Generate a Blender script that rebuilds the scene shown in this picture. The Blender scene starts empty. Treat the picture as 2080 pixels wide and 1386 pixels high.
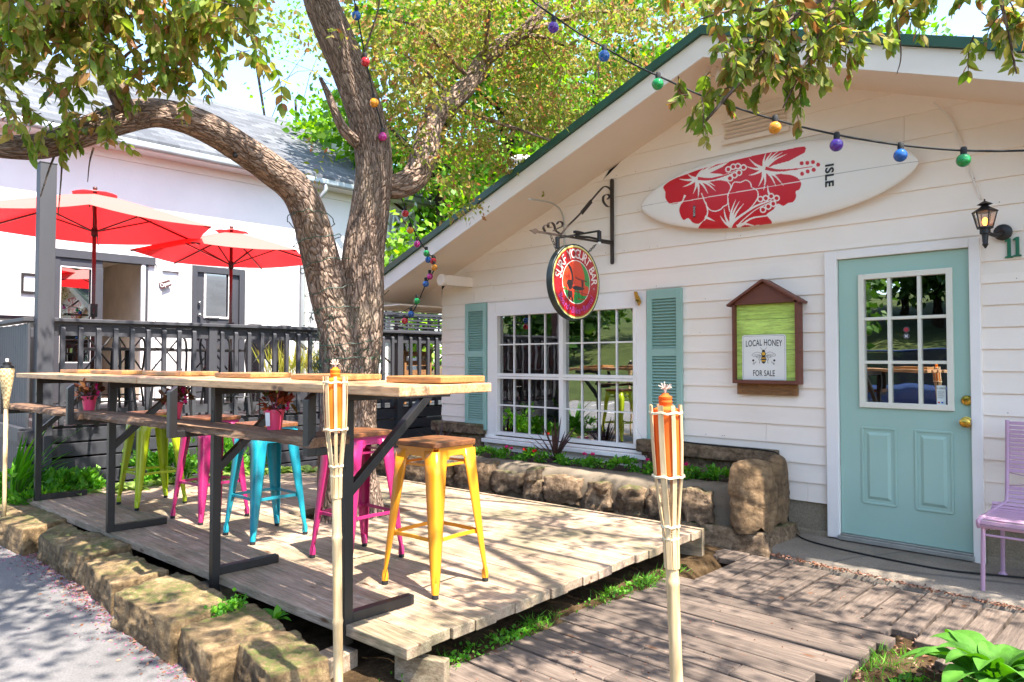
import bpy, bmesh, math, random
import numpy as np
from mathutils import Vector, Matrix, noise
R = math.radians
rng = np.random.default_rng(7); random.seed(7)
S = bpy.context.scene
C = S.collection

# ---------------------------------------------------------------- camera
YAW, PITCH, FOC, CZ = R(44.04), math.atan(40/1460.), 1460., 1.18
cam_d = bpy.data.cameras.new('camera'); cam = bpy.data.objects.new('camera', cam_d); C.objects.link(cam)
cam.location = (0, 0, CZ); cam.rotation_euler = (R(90)+PITCH, 0, YAW)
cam_d.sensor_width = 36; cam_d.lens = 36*FOC/2080; cam_d.clip_end = 900; cam_d.clip_start = .05
S.camera = cam
# ---------------------------------------------------------------- light
SUN_EL, SUN_AZ = R(61), R(-3)          # azimuth measured from +X towards +Y
sd = Vector((math.cos(SUN_EL)*math.cos(SUN_AZ), math.cos(SUN_EL)*math.sin(SUN_AZ), math.sin(SUN_EL)))
sun_d = bpy.data.lights.new('sun', 'SUN'); sun = bpy.data.objects.new('sun', sun_d); C.objects.link(sun)
sun_d.energy = 2.05; sun_d.angle = R(.53); sun_d.color = (1, .94, .86)
sun.rotation_euler = (-sd).to_track_quat('-Z', 'Y').to_euler()
W = bpy.data.worlds.new('World'); S.world = W; W.use_nodes = True
wn = W.node_tree.nodes; wl = W.node_tree.links; wn.clear()
sky = wn.new('ShaderNodeTexSky'); sky.sky_type = 'NISHITA'; sky.sun_disc = False
sky.sun_elevation = SUN_EL; sky.sun_rotation = R(90)-SUN_AZ; sky.air_density = 1.0; sky.dust_density = 1.0; sky.ozone_density = 1.6
bg = wn.new('ShaderNodeBackground'); bg.inputs[1].default_value = .07
wo = wn.new('ShaderNodeOutputWorld'); wl.new(sky.outputs[0], bg.inputs[0]); wl.new(bg.outputs[0], wo.inputs[0])
S.view_settings.view_transform = 'Standard'; S.view_settings.look = 'None'; S.view_settings.gamma = 1
S.view_settings.exposure = 3.22
S.cycles.max_bounces = 8; S.cycles.diffuse_bounces = 6; S.cycles.glossy_bounces = 3; S.cycles.transparent_max_bounces = 12
S.cycles.transmission_bounces = 4; S.cycles.use_denoising = True; S.cycles.caustics_reflective = False; S.cycles.caustics_refractive = False
S.cycles.sample_clamp_indirect = 8

# ---------------------------------------------------------------- survey helpers (a point seen at px,py of the 2080x1386 survey photo)
def ray(x, y):
    c = ((x-1040)/FOC, -(y-693)/FOC, -1.); a = math.pi/2+PITCH
    vx, vy, vz = c[0], c[1]*math.cos(a)-c[2]*math.sin(a), c[1]*math.sin(a)+c[2]*math.cos(a)
    return Vector((vx*math.cos(YAW)-vy*math.sin(YAW), vx*math.sin(YAW)+vy*math.cos(YAW), vz))
O0 = Vector((0, 0, CZ))
def PD(x, y, d):
    r = ray(x, y); return O0 + r*(d/(-r.x*math.sin(YAW)+r.y*math.cos(YAW)))
def PY(x, y, Y): r = ray(x, y); return O0+r*(Y/r.y)
def PX(x, y, X): r = ray(x, y); return O0+r*(X/r.x)
def PZ(x, y, z): r = ray(x, y); return O0+r*((z-CZ)/r.z)

# ---------------------------------------------------------------- scene helpers
def tag(o, label=None, cat=None, group=None, kind=None):
    if label: o['label'] = label
    if cat: o['category'] = cat
    if group: o['group'] = group
    if kind: o['kind'] = kind
    return o
def thing(name, label, cat, loc=(0, 0, 0), rz=0, group=None):
    o = bpy.data.objects.new(name, None); C.objects.link(o); o.location = loc; o.rotation_euler = (0, 0, rz)
    o.empty_display_size = .1
    return tag(o, label, cat, group)
def copy_tree(o, parent=None):
    c = o.copy(); C.objects.link(c); c.parent = parent
    for ch in o.children: copy_tree(ch, c)
    return c
def lin(h):
    h = h.lstrip('#'); r = []
    for i in (0, 2, 4):
        v = int(h[i:i+2], 16)/255; r.append(v/12.92 if v < .04045 else ((v+.055)/1.055)**2.4)
    return (*r, 1)

class MB:
    def __init__(s): s.v = []; s.f = []; s.uv = {}; s.fm = []
    def add(s, vs, fs, M=None):
        n = len(s.v)
        for p in vs: s.v.append(tuple(M @ Vector(p)) if M is not None else tuple(p))
        for f in fs: s.f.append([i+n for i in f])
        return n
    def box(s, c, d, rz=0, M=None):
        x, y, z = d[0]/2, d[1]/2, d[2]/2
        T = Matrix.Translation(c) @ Matrix.Rotation(rz, 4, 'Z')
        if M is not None: T = M @ T
        s.add([(-x,-y,-z),(x,-y,-z),(x,y,-z),(-x,y,-z),(-x,-y,z),(x,-y,z),(x,y,z),(-x,y,z)],
              [(0,3,2,1),(4,5,6,7),(0,1,5,4),(1,2,6,5),(2,3,7,6),(3,0,4,7)], T); return s
    def b2(s, a, b):
        return s.box([(a[i]+b[i])/2 for i in range(3)], [abs(b[i]-a[i]) for i in range(3)])
    def bar(s, p, q, w, h, up=(0, 0, 1), M=None):
        p, q = Vector(p), Vector(q); d = q-p; L = d.length; d.normalize(); up = Vector(up)
        sx = d.cross(up)
        if sx.length < 1e-4: sx = d.cross(Vector((1, 0, 0)))
        sx.normalize(); u = sx.cross(d)
        vs = []
        for e in (p, q):
            for a, b in ((-1,-1),(1,-1),(1,1),(-1,1)): vs.append(e+sx*(a*w/2)+u*(b*h/2))
        s.add(vs, [(0,1,2,3),(7,6,5,4),(0,4,5,1),(1,5,6,2),(2,6,7,3),(3,7,4,0)], M); return s
    def tube(s, pts, rad, n=8, cap=True, M=None, disp=None, uvs=1.):
        pts = [Vector(p) for p in pts]; m = len(pts)
        if not isinstance(rad, (list, tuple)): rad = [rad]*m
        t0 = (pts[1]-pts[0]).normalized(); a = t0.cross(Vector((0, 0, 1)))
        if a.length < .05: a = t0.cross(Vector((1, 0, 0)))
        a.normalize(); vs = []; base = len(s.v); L = 0; uv = []
        for i, p in enumerate(pts):
            t = (pts[min(i+1, m-1)]-pts[max(i-1, 0)]).normalized()
            a = (a-t*a.dot(t)).normalized(); b = t.cross(a)
            if i: L += (p-pts[i-1]).length
            for k in range(n):
                th = 2*math.pi*k/n; r = rad[i]
                if disp: r *= disp(th, L, r)
                vs.append(p+a*(math.cos(th)*r)+b*(math.sin(th)*r)); uv.append((k/n, L))
        fs = []
        for i in range(m-1):
            for k in range(n):
                k2 = (k+1) % n
                fs.append((i*n+k, i*n+k2, (i+1)*n+k2, (i+1)*n+k))
        s.add(vs, fs, M)
        r0 = max(rad)
        for j in range(len(fs)):
            i, k = divmod(j, n); per = 2*math.pi*r0
            s.uv[len(s.f)-len(fs)+j] = [(k/n*per, uv[i*n][1]), ((k+1)/n*per, uv[i*n][1]), ((k+1)/n*per, uv[(i+1)*n][1]), (k/n*per, uv[(i+1)*n][1])]
        if cap:
            s.f.append([base+k for k in range(n)][::-1]); s.f.append([base+(m-1)*n+k for k in range(n)])
        return s
    def lathe(s, prof, n=16, M=None, c=(0, 0, 0)):
        vs = []; fs = []
        for r, z in prof:
            for k in range(n):
                th = 2*math.pi*k/n; vs.append((c[0]+r*math.cos(th), c[1]+r*math.sin(th), c[2]+z))
        for i in range(len(prof)-1):
            for k in range(n): fs.append((i*n+k, i*n+(k+1) % n, (i+1)*n+(k+1) % n, (i+1)*n+k))
        fs.append(tuple(range(n))[::-1]); fs.append(tuple((len(prof)-1)*n+k for k in range(n)))
        s.add(vs, fs, M); return s
    def prism(s, poly, z0, z1, M=None):
        n = len(poly); vs = [(x, y, z0) for x, y in poly]+[(x, y, z1) for x, y in poly]
        fs = [tuple(range(n))[::-1], tuple(range(n, 2*n))]+[(i, (i+1) % n, n+(i+1) % n, n+i) for i in range(n)]
        s.add(vs, fs, M); return s
    def ball(s, c, r, n=12, sc=(1, 1, 1)):
        pr = [(max(1e-4, math.sin(math.pi*i/n)), -math.cos(math.pi*i/n)) for i in range(n+1)]
        return s.lathe([(a*r, b*r) for a, b in pr], n+4, Matrix.Translation(c) @ Matrix.Diagonal((*sc, 1)))
    def build(s, name, mat, parent=None, smooth=False, bevel=0, angle=None):
        me = bpy.data.meshes.new(name); me.from_pydata(s.v, [], s.f)
        if s.uv:
            u = me.uv_layers.new(name='UV'); i = 0
            for fi, f in enumerate(s.f):
                q = s.uv.get(fi)
                for j in range(len(f)):
                    if q: u.data[i].uv = q[j]
                    i += 1
        if mat: me.materials.append(mat)
        if smooth: me.polygons.foreach_set('use_smooth', [True]*len(me.polygons))
        me.update()
        if angle: me.set_sharp_from_angle(angle=R(angle))
        o = bpy.data.objects.new(name, me); C.objects.link(o)
        if parent: o.parent = parent
        if bevel:
            b = o.modifiers.new('bevel', 'BEVEL'); b.width = bevel; b.segments = 2; b.limit_method = 'ANGLE'; b.angle_limit = R(40)
        return o
def npmesh(name, V, F, mat, parent=None, smooth=False):
    me = bpy.data.meshes.new(name); nv, nf = len(V), len(F); k = F.shape[1]
    me.vertices.add(nv); me.vertices.foreach_set('co', V.astype(np.float32).ravel())
    me.loops.add(nf*k); me.loops.foreach_set('vertex_index', F.astype(np.int32).ravel())
    me.polygons.add(nf); me.polygons.foreach_set('loop_start', np.arange(0, nf*k, k, dtype=np.int32))
    me.update(calc_edges=True); me.validate()
    if smooth: me.polygons.foreach_set('use_smooth', [True]*nf)
    me.materials.append(mat)
    o = bpy.data.objects.new(name, me); C.objects.link(o)
    if parent: o.parent = parent
    return o
def spline(P, k=6):
    P = [Vector(p) for p in P]; out = []
    for i in range(len(P)-1):
        a, b, c, d = P[max(i-1, 0)], P[i], P[i+1], P[min(i+2, len(P)-1)]
        for j in range(k):
            t = j/k; out.append(.5*((2*b)+(c-a)*t+(2*a-5*b+4*c-d)*t*t+(3*b-a-3*c+d)*t**3))
    out.append(P[-1]); return out
def rads(rr, k=6):
    out = []
    for i in range(len(rr)-1):
        for j in range(k): out.append(rr[i]+(rr[i+1]-rr[i])*j/k)
    return out+[rr[-1]]
def text_geo(body, size=1., sx=1., align='CENTER', spacing=1., bold=0.):
    cu = bpy.data.curves.new('t', 'FONT'); cu.body = body; cu.size = size; cu.align_x = align; cu.space_character = spacing; cu.resolution_u = 4; cu.offset = bold
    o = bpy.data.objects.new('t', cu); C.objects.link(o)
    bpy.context.view_layer.update()
    me = bpy.data.meshes.new_from_object(o.evaluated_get(bpy.context.evaluated_depsgraph_get()))
    v = [(p.co.x*sx, p.co.y, 0) for p in me.vertices]; f = [list(p.vertices) for p in me.polygons]
    bpy.data.objects.remove(o); bpy.data.meshes.remove(me); bpy.data.curves.remove(cu)
    return v, f
FRONT = Matrix(((1,0,0,0),(0,0,-1,0),(0,1,0,0),(0,0,0,1)))     # local xy drawn on a wall that faces -Y
SIDE = Matrix(((0,0,1,0),(1,0,0,0),(0,1,0,0),(0,0,0,1)))       # local xy drawn on a plate that faces +X

# ---------------------------------------------------------------- materials
def nt(name):
    m = bpy.data.materials.new(name); m.use_nodes = True; t = m.node_tree; t.nodes.clear()
    o = t.nodes.new('ShaderNodeOutputMaterial'); b = t.nodes.new('ShaderNodeBsdfPrincipled'); t.links.new(b.outputs[0], o.inputs[0])
    return m, t, b, o
def N(t, ty, **k):
    n = t.nodes.new('ShaderNode'+ty)
    for a, v in k.items(): setattr(n, a, v)
    return n
def ramp(t, fac, stops):
    r = N(t, 'ValToRGB'); e = r.color_ramp.elements
    while len(e) < len(stops): e.new(.5)
    for x, (p, c) in zip(e, stops): x.position = p; x.color = lin(c) if isinstance(c, str) else c
    t.links.new(fac, r.inputs[0]); return r.outputs[0]
def mixc(t, fac, a, b, mode='MIX'):
    m = N(t, 'Mix', data_type='RGBA', blend_type=mode)
    for i, v in ((0, fac), (6, a), (7, b)):
        if hasattr(v, 'links'): t.links.new(v, m.inputs[i])
        else: m.inputs[i].default_value = v
    return m.outputs[2]
def coords(t, scale=(1, 1, 1), uv=False, rnd=False, rot=(0, 0, 0)):
    tc = N(t, 'TexCoord'); mp = N(t, 'Mapping'); mp.inputs['Scale'].default_value = scale; mp.inputs['Rotation'].default_value = rot
    t.links.new(tc.outputs['UV' if uv else 'Object'], mp.inputs[0])
    if rnd:
        g = N(t, 'NewGeometry'); v = N(t, 'VectorMath', operation='SCALE'); cb = N(t, 'CombineXYZ')
        for i in range(3): t.links.new(g.outputs['Random Per Island'], cb.inputs[i])
        t.links.new(cb.outputs[0], v.inputs[0]); v.inputs['Scale'].default_value = 37
        a = N(t, 'VectorMath', operation='ADD'); t.links.new(mp.outputs[0], a.inputs[0]); t.links.new(v.outputs[0], a.inputs[1]); return a.outputs[0]
    return mp.outputs[0]
def tex(t, vec, scale, detail=5, rough=.6, dist=0):
    n = N(t, 'TexNoise'); n.inputs['Scale'].default_value = scale; n.inputs['Detail'].default_value = detail
    n.inputs['Roughness'].default_value = rough; n.inputs['Distortion'].default_value = dist; t.links.new(vec, n.inputs['Vector']); return n.outputs[0]
def bump(t, b, h, s=.3, d=.01):
    n = N(t, 'Bump'); n.inputs['Strength'].default_value = s; n.inputs['Distance'].default_value = d
    t.links.new(h, n.inputs['Height']); t.links.new(n.outputs[0], b.inputs['Normal'])
def paint(name, col, rough=.5, var=.12, sc=3., bs=.15, dirt=None, dirt_t=.62, metal=0, aniso=(1, 1, 1), spec=.5, coat=0):
    m, t, b, o = nt(name); v = coords(t, aniso); n = tex(t, v, sc, 6)
    c = lin(col); d = tuple(x*(1-var) for x in c[:3])+(1,); l = tuple(min(1, x*(1+var)) for x in c[:3])+(1,)
    cc = ramp(t, n, [(.3, d), (.7, l)])
    if dirt:
        n2 = tex(t, v, sc*5, 8, .7); f = ramp(t, n2, [(dirt_t, '000000'), (dirt_t+.05, 'ffffff')]); cc = mixc(t, f, cc, lin(dirt))
    t.links.new(cc, b.inputs['Base Color']); b.inputs['Roughness'].default_value = rough; b.inputs['Metallic'].default_value = metal
    b.inputs['Specular IOR Level'].default_value = spec; b.inputs['Coat Weight'].default_value = coat
    bump(t, b, tex(t, v, sc*12, 6), bs, .004); return m
def wood(name, cols, sc=(1, 14, 14), rough=.7, var=.35, grain=1., knots=True, bs=.3, stain=None):
    m, t, b, o = nt(name); v = coords(t, sc, rnd=True)
    n = tex(t, v, 1.6*grain, 8, .65, .6); cc = ramp(t, n, [(.25, cols[0]), (.5, cols[1]), (.75, cols[2])])
    g = N(t, 'NewGeometry'); pr = ramp(t, g.outputs['Random Per Island'], [(0, (1-var, 1-var, 1-var, 1)), (1, (1+var*.3,)*3+(1,))])
    cc = mixc(t, 1., cc, pr, 'MULTIPLY')
    fine = tex(t, v, 7*grain, 5, .75)
    cc = mixc(t, .5, cc, ramp(t, fine, [(.35, '4a3a2a'), (.6, 'ffffff')]), 'MULTIPLY')
    if knots:
        v2 = coords(t, (sc[0]*2.2, sc[1]*.35, sc[2]*.35) if sc[0] < sc[1] else (sc[0]*.35, sc[1]*2.2, sc[2]*.35), rnd=True)
        w = N(t, 'TexVoronoi'); w.inputs['Scale'].default_value = 1.3; t.links.new(v2, w.inputs[0])
        k = ramp(t, w.outputs['Distance'], [(.05, 'ffffff'), (.13, '000000')]); cc = mixc(t, k, cc, lin('5a3a22'))
    if stain:
        s = tex(t, coords(t), 1.7, 5, .7); cc = mixc(t, ramp(t, s, [(.42, '000000'), (.62, 'ffffff')]), cc, mixc(t, 1., cc, lin(stain), 'MULTIPLY'))
    t.links.new(cc, b.inputs['Base Color']); b.inputs['Roughness'].default_value = rough
    bump(t, b, n, bs, .006); return m
def rockmat(name, cols, moss=None, sc=4.):
    m, t, b, o = nt(name); v = coords(t, rnd=True); n = tex(t, v, sc, 10, .65, .4)
    cc = ramp(t, n, [(.28, cols[0]), (.45, cols[1]), (.6, cols[2]), (.78, cols[3])])
    g = N(t, 'NewGeometry')
    pr = ramp(t, g.outputs['Random Per Island'], [(0, (.6, .58, .55, 1)), (.5, (.95, .85, .72, 1)), (1, (1.1, 1.02, .95, 1))]); cc = mixc(t, .8, cc, pr, 'MULTIPLY')
    dk = tex(t, v, sc*2.3, 10, .75, .6); cc = mixc(t, .75, cc, ramp(t, dk, [(.36, '6a5a48'), (.5, 'd8d0c4'), (.6, 'ffffff')]), 'MULTIPLY')
    wv_ = N(t, 'TexWave'); wv_.inputs['Scale'].default_value = 3.5; wv_.inputs['Distortion'].default_value = 9; wv_.inputs['Detail'].default_value = 6; wv_.bands_direction = 'Z'; t.links.new(coords(t), wv_.inputs[0])
    cc = mixc(t, .35, cc, ramp(t, wv_.outputs[1], [(.0, '8a7a66'), (.25, 'ffffff')]), 'MULTIPLY')
    if moss:
        sp = N(t, 'SeparateXYZ'); t.links.new(g.outputs['Normal'], sp.inputs[0]); mm = N(t, 'Math', operation='MULTIPLY')
        f1 = ramp(t, tex(t, coords(t), 3.1, 6, .7), [(.44, '000000'), (.58, 'ffffff')]); f1 = mixc(t, 1., f1, ramp(t, tex(t, coords(t), 30, 8, .8), [(.42, '000000'), (.56, 'ffffff')]), 'MULTIPLY'); t.links.new(f1, mm.inputs[0])
        f2 = ramp(t, sp.outputs[2], [(.4, '000000'), (.8, 'ffffff')]); t.links.new(f2, mm.inputs[1]); cc = mixc(t, mm.outputs[0], cc, lin(moss))
    t.links.new(cc, b.inputs['Base Color']); b.inputs['Roughness'].default_value = .9
    bump(t, b, tex(t, v, sc*2.2, 14, .75), 1., .035); return m
def leafmat(name, stops, trans=.45, tcol=None, rough=.5):
    m, t, b, o = nt(name); g = N(t, 'NewGeometry'); cc = ramp(t, g.outputs['Random Per Island'], stops)
    v = coords(t); cc = mixc(t, .3, cc, ramp(t, tex(t, v, 60, 3), [(.3, '808080'), (.7, 'ffffff')]), 'MULTIPLY')
    t.links.new(cc, b.inputs['Base Color']); b.inputs['Roughness'].default_value = rough; b.inputs['Specular IOR Level'].default_value = .35
    tr = N(t, 'BsdfTranslucent'); t.links.new(mixc(t, 1., cc, lin(tcol or 'fff7b0'), 'MULTIPLY') if False else cc, tr.inputs[0])
    hs = N(t, 'HueSaturation'); hs.inputs['Value'].default_value = 1.5; hs.inputs['Saturation'].default_value = 1.1; t.links.new(cc, hs.inputs['Color']); t.links.new(hs.outputs[0], tr.inputs[0])
    mx = N(t, 'MixShader'); mx.inputs[0].default_value = trans; t.links.new(b.outputs[0], mx.inputs[1]); t.links.new(tr.outputs[0], mx.inputs[2])
    t.links.new(mx.outputs[0], o.inputs[0]); return m
def glassmat(name, tint='ffffff', refl=.5, rough=.0, trans=True, wav=.0):
    m, t, b, o = nt(name); t.nodes.remove(b)
    gl = N(t, 'BsdfGlossy'); gl.inputs['Roughness'].default_value = rough; gl.inputs[0].default_value = (.95, .95, .95, 1)
    tr = N(t, 'BsdfTransparent'); tr.inputs[0].default_value = lin(tint); mx = N(t, 'MixShader')
    fr = N(t, 'Fresnel'); fr.inputs[0].default_value = 1.5; ma = N(t, 'MapRange'); ma.inputs[1].default_value = .03; ma.inputs[2].default_value = .6
    ma.inputs[3].default_value = refl; ma.inputs[4].default_value = 1.; t.links.new(fr.outputs[0], ma.inputs[0]); t.links.new(ma.outputs[0], mx.inputs[0])
    t.links.new(tr.outputs[0], mx.inputs[1]); t.links.new(gl.outputs[0], mx.inputs[2]); t.links.new(mx.outputs[0], o.inputs[0])
    if wav:
        bp = N(t, 'Bump'); bp.inputs['Strength'].default_value = wav; bp.inputs['Distance'].default_value = .01
        t.links.new(tex(t, coords(t), 2.2, 2), bp.inputs['Height']); t.links.new(bp.outputs[0], gl.inputs['Normal'])
    return m
def plain(name, col, rough=.5, metal=0, emit=0, trans=0):
    m, t, b, o = nt(name); b.inputs['Base Color'].default_value = lin(col); b.inputs['Roughness'].default_value = rough; b.inputs['Metallic'].default_value = metal
    if emit: b.inputs['Emission Color'].default_value = lin(col); b.inputs['Emission Strength'].default_value = emit
    if trans: b.inputs['Transmission Weight'].default_value = trans
    n = tex(t, coords(t), 25, 4); bump(t, b, n, .05, .002)
    return m
def cloth(name, col, tr=.5):
    m, t, b, o = nt(name); cc = ramp(t, tex(t, coords(t), 2, 4), [(.3, tuple(x*.9 for x in lin(col)[:3])+(1,)), (.7, lin(col))])
    t.links.new(cc, b.inputs['Base Color']); b.inputs['Roughness'].default_value = .8
    tl = N(t, 'BsdfTranslucent'); t.links.new(cc, tl.inputs[0]); mx = N(t, 'MixShader'); mx.inputs[0].default_value = tr
    t.links.new(b.outputs[0], mx.inputs[1]); t.links.new(tl.outputs[0], mx.inputs[2]); t.links.new(mx.outputs[0], o.inputs[0]); return m
def attrmat(name, rough=.4, coat=0.):
    m, t, b, o = nt(name); a = N(t, 'Attribute', attribute_name='Col'); t.links.new(a.outputs[0], b.inputs['Base Color'])
    b.inputs['Roughness'].default_value = rough; b.inputs['Coat Weight'].default_value = coat; return m
def barkmat(name, c):
    m, t, b, o = nt(name); v = coords(t, (12, 5.6, 1), uv=True)
    n = tex(t, v, 1.5, 10, .7, 1.6); w = N(t, 'TexVoronoi', feature='DISTANCE_TO_EDGE'); w.inputs['Scale'].default_value = 1.6
    wv = N(t, 'VectorMath', operation='ADD'); sc = N(t, 'VectorMath', operation='SCALE'); nn = N(t, 'TexNoise'); nn.inputs['Scale'].default_value = 1.2; t.links.new(v, nn.inputs[0])
    t.links.new(nn.outputs['Color'], sc.inputs[0]); sc.inputs['Scale'].default_value = 1.3; t.links.new(v, wv.inputs[0]); t.links.new(sc.outputs[0], wv.inputs[1]); t.links.new(wv.outputs[0], w.inputs['Vector'])
    cc = ramp(t, n, [(.25, c[0]), (.5, c[1]), (.72, c[2])])
    e = ramp(t, w.outputs['Distance'], [(0, '6a5c50'), (.12, 'ffffff')]); cc = mixc(t, .75, cc, e, 'MULTIPLY')
    big = tex(t, coords(t), 2.3, 4); cc = mixc(t, ramp(t, big, [(.55, '000000'), (.75, '808080')]), cc, lin('9a9478'))
    t.links.new(cc, b.inputs['Base Color']); b.inputs['Roughness'].default_value = .95; b.inputs['Specular IOR Level'].default_value = .2
    ad = N(t, 'Math', operation='ADD'); t.links.new(n, ad.inputs[0]); t.links.new(ramp(t, w.outputs['Distance'], [(0, '000000'), (.25, 'ffffff')]), ad.inputs[1])
    bump(t, b, ad.outputs[0], 1., .02); return m

M = dict(
 white=paint('white_paint', 'e6ddd4', .55, .05, 1.5, .15, '8f877c', .735, aniso=(1, 1, 3)),
 soffit=paint('soffit_paint', 'e4d3c2', .7, .04, 1., .1, '9a8e80', .76),
 trim=paint('trim_paint', 'ebe4de', .45, .04, 2., .12, '8a8276', .74),
 stucco=paint('stucco', 'cfccca', .9, .04, 1.2, .6, '9a938c', .74),
 green=paint('green_metal', '1f4a3a', .45, .12, 2.),
 teal=paint('teal_paint', '9cbaac', .45, .05, 1.3, .1, '5d6b64', .72),
 shutter=paint('shutter_paint', '8fb2a6', .5, .06, 2., .1),
 brass=paint('brass', 'c9a349', .22, .1, 9, .05, metal=1),
 black=paint('black_steel', '1b1817', .45, .2, 5, .2),
 iron=paint('wrought_iron', '3a2d24', .6, .2, 12, .4, '5a4636', .66),
 grey=paint('grey_deck_paint', '39393d', .6, .12, 3, .35, aniso=(1, 1, .3)),
 darkgrey=paint('dark_grey_paint', '333338', .55, .12, 3, .3),
 brown=paint('brown_stain', '6a3a2a', .6, .12, 4, .3, aniso=(1, 1, 5)),
 lime=wood('lime_boards', ('bcd85c', 'c8e46c', 'd0ea78'), (1, 9, 9), .6, .08, 1, True, .15),
 roofing=None, rubber=plain('rubber', '161616', .8), concrete=None)
def shingles():
    m, t, b, o = nt('shingles'); v = coords(t, rot=(0, 0, R(90)))
    br = N(t, 'TexBrick'); br.inputs['Scale'].default_value = 1; br.inputs['Brick Width'].default_value = .3; br.inputs['Row Height'].default_value = .14; br.inputs['Mortar Size'].default_value = .008
    br.inputs['Color1'].default_value = lin('4c4e52'); br.inputs['Color2'].default_value = lin('6c6e72'); br.inputs['Mortar'].default_value = lin('4c4e52'); t.links.new(v, br.inputs[0])
    cc = mixc(t, .5, br.outputs[0], ramp(t, tex(t, coords(t), 30, 6, .8), [(.3, '606060'), (.7, 'ffffff')]), 'MULTIPLY')
    t.links.new(cc, b.inputs['Base Color']); b.inputs['Roughness'].default_value = .9; bump(t, b, br.outputs[1], -.5, .02); return m
M['roofing'] = shingles()
def concretemat(name, cols, crack=True):
    m, t, b, o = nt(name); v = coords(t); n = tex(t, v, 1.1, 10, .7, .3); cc = ramp(t, n, [(.3, cols[0]), (.55, cols[1]), (.75, cols[2])])
    f = ramp(t, tex(t, v, 90, 5, .8), [(.35, '8a8580'), (.6, 'ffffff')]); cc = mixc(t, .5, cc, f, 'MULTIPLY')
    if crack:
        w = N(t, 'TexVoronoi', feature='DISTANCE_TO_EDGE'); w.inputs['Scale'].default_value = .8; t.links.new(v, w.inputs[0])
        cc = mixc(t, ramp(t, w.outputs['Distance'], [(.0, 'ffffff'), (.012, '000000')]), cc, lin('5a554e'))
    t.links.new(cc, b.inputs['Base Color']); b.inputs['Roughness'].default_value = .9; bump(t, b, tex(t, v, 60, 8, .8), .4, .006); return m
M['concrete'] = concretemat('pavement_concrete', ('5a5755', '6e6b69', '7c7978'), False)
M['found'] = concretemat('foundation_concrete', ('7c6d5a', '978872', 'a89a85'), False)
M['asphalt'] = concretemat('asphalt', ('6a6664', '7c7876', '8a8684'), False)
M['slab'] = concretemat('old_slab', ('6d6255', '8d8172', 'a3978a'))
def groundmat():
    m, t, b, o = nt('soil_and_lawn'); v = coords(t); n = tex(t, v, 5, 10, .7)
    so = ramp(t, n, [(.3, '2e2219'), (.5, '57452f'), (.7, '77634a')])
    so = mixc(t, .5, so, ramp(t, tex(t, v, 55, 5, .8), [(.3, '604838'), (.7, 'ffffff')]), 'MULTIPLY')
    gr = ramp(t, tex(t, v, .8, 8, .7), [(.3, '333c20'), (.6, '48522c'), (.8, '626a3c')])
    sp = N(t, 'SeparateXYZ'); t.links.new(v, sp.inputs[0])
    mr = N(t, 'MapRange'); mr.inputs[1].default_value = -9.4; mr.inputs[2].default_value = -9.0; mr.inputs[3].default_value = 1; mr.inputs[4].default_value = 0
    t.links.new(sp.outputs[1], mr.inputs[0]); t.links.new(mixc(t, mr.outputs[0], so, gr), b.inputs['Base Color'])
    b.inputs['Roughness'].default_value = 1; b.inputs['Specular IOR Level'].default_value = .1; bump(t, b, tex(t, v, 22, 10, .75), 1, .03); return m
M['soil'] = groundmat()
M['newwood'] = wood('new_deck_wood', ('8a705c', 'b79c84', 'd6c0a8'), (1.0, 20, 20), .65, .25, 1.2, True, .4, 'c4d0c2')
M['oldwood'] = wood('old_grey_wood', ('4c3f36', '6b5c50', '857466'), (1.1, 18, 18), .9, .3, 1.3, True, .5)
M['oldwoodY'] = wood('old_grey_wood_cross', ('4c3f36', '6b5c50', '857466'), (18, 1.1, 18), .9, .3, 1.3, True, .5)
M['barwood'] = wood('bar_top_wood', ('bb8556', 'd2a272', 'e2be94'), (1.1, 16, 16), .5, .12, 1, True, .1)
M['matwood'] = wood('honey_wood', ('a4703c', 'b98449', 'c59058'), (1.5, 20, 20), .4, .15, 1, False, .08)
M['seatwood'] = wood('seat_wood', ('5e3a24', '7d4f30', '94623c'), (2, 22, 22), .35, .1, 1, False, .08)
M['rustic'] = wood('rustic_plank', ('4a3526', '7a5a42', 'a98663'), (1.2, 14, 14), .9, .25, 1.6, True, 1.)
M['pallet'] = wood('pallet_wood', ('7a4f2c', '96683d', 'a97a4c'), (2, 18, 18), .8, .2, 1.4, True, .3)
M['bark'] = barkmat('bark', ('5a493e', '917b6b', 'b8a494'))
M['bark2'] = barkmat('far_bark', ('2a221c', '463a30', '5d4e42'))
M['bamboo'] = None
def bamboo():
    m, t, b, o = nt('bamboo'); v = coords(t, (20, 20, 2)); cc = ramp(t, tex(t, v, 3, 6, .6), [(.3, 'b59564'), (.55, 'cfb286'), (.75, 'dcc49c')])
    t.links.new(cc, b.inputs['Base Color']); b.inputs['Roughness'].default_value = .45; bump(t, b, tex(t, v, 12, 4), .15, .003); return m
M['bamboo'] = bamboo()
M['sandstone'] = rockmat('sandstone', ('504333', '8a7656', 'ac9774', 'cbbb9a'), '5b6326', 8.)
M['wallrock'] = rockmat('wall_rock', ('433a30', '7f6d58', 'a5917a', 'c2b29a'), '4f5a24', 8.)
OL = [(0, '4f6a17'), (.25, '6f7d1c'), (.5, '8a8a2c'), (.68, '9c7a3a'), (.82, 'a5603f'), (.93, '8f4a38'), (1, '5d7a1e')]
M['leaf_near'] = leafmat('crabapple_leaf', [(0, '5f7a28'), (.3, '7a8f38'), (.55, '8f9645'), (.82, 'a08a4a'), (.95, 'a0684a'), (1, '6a8530')], .5)
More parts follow.
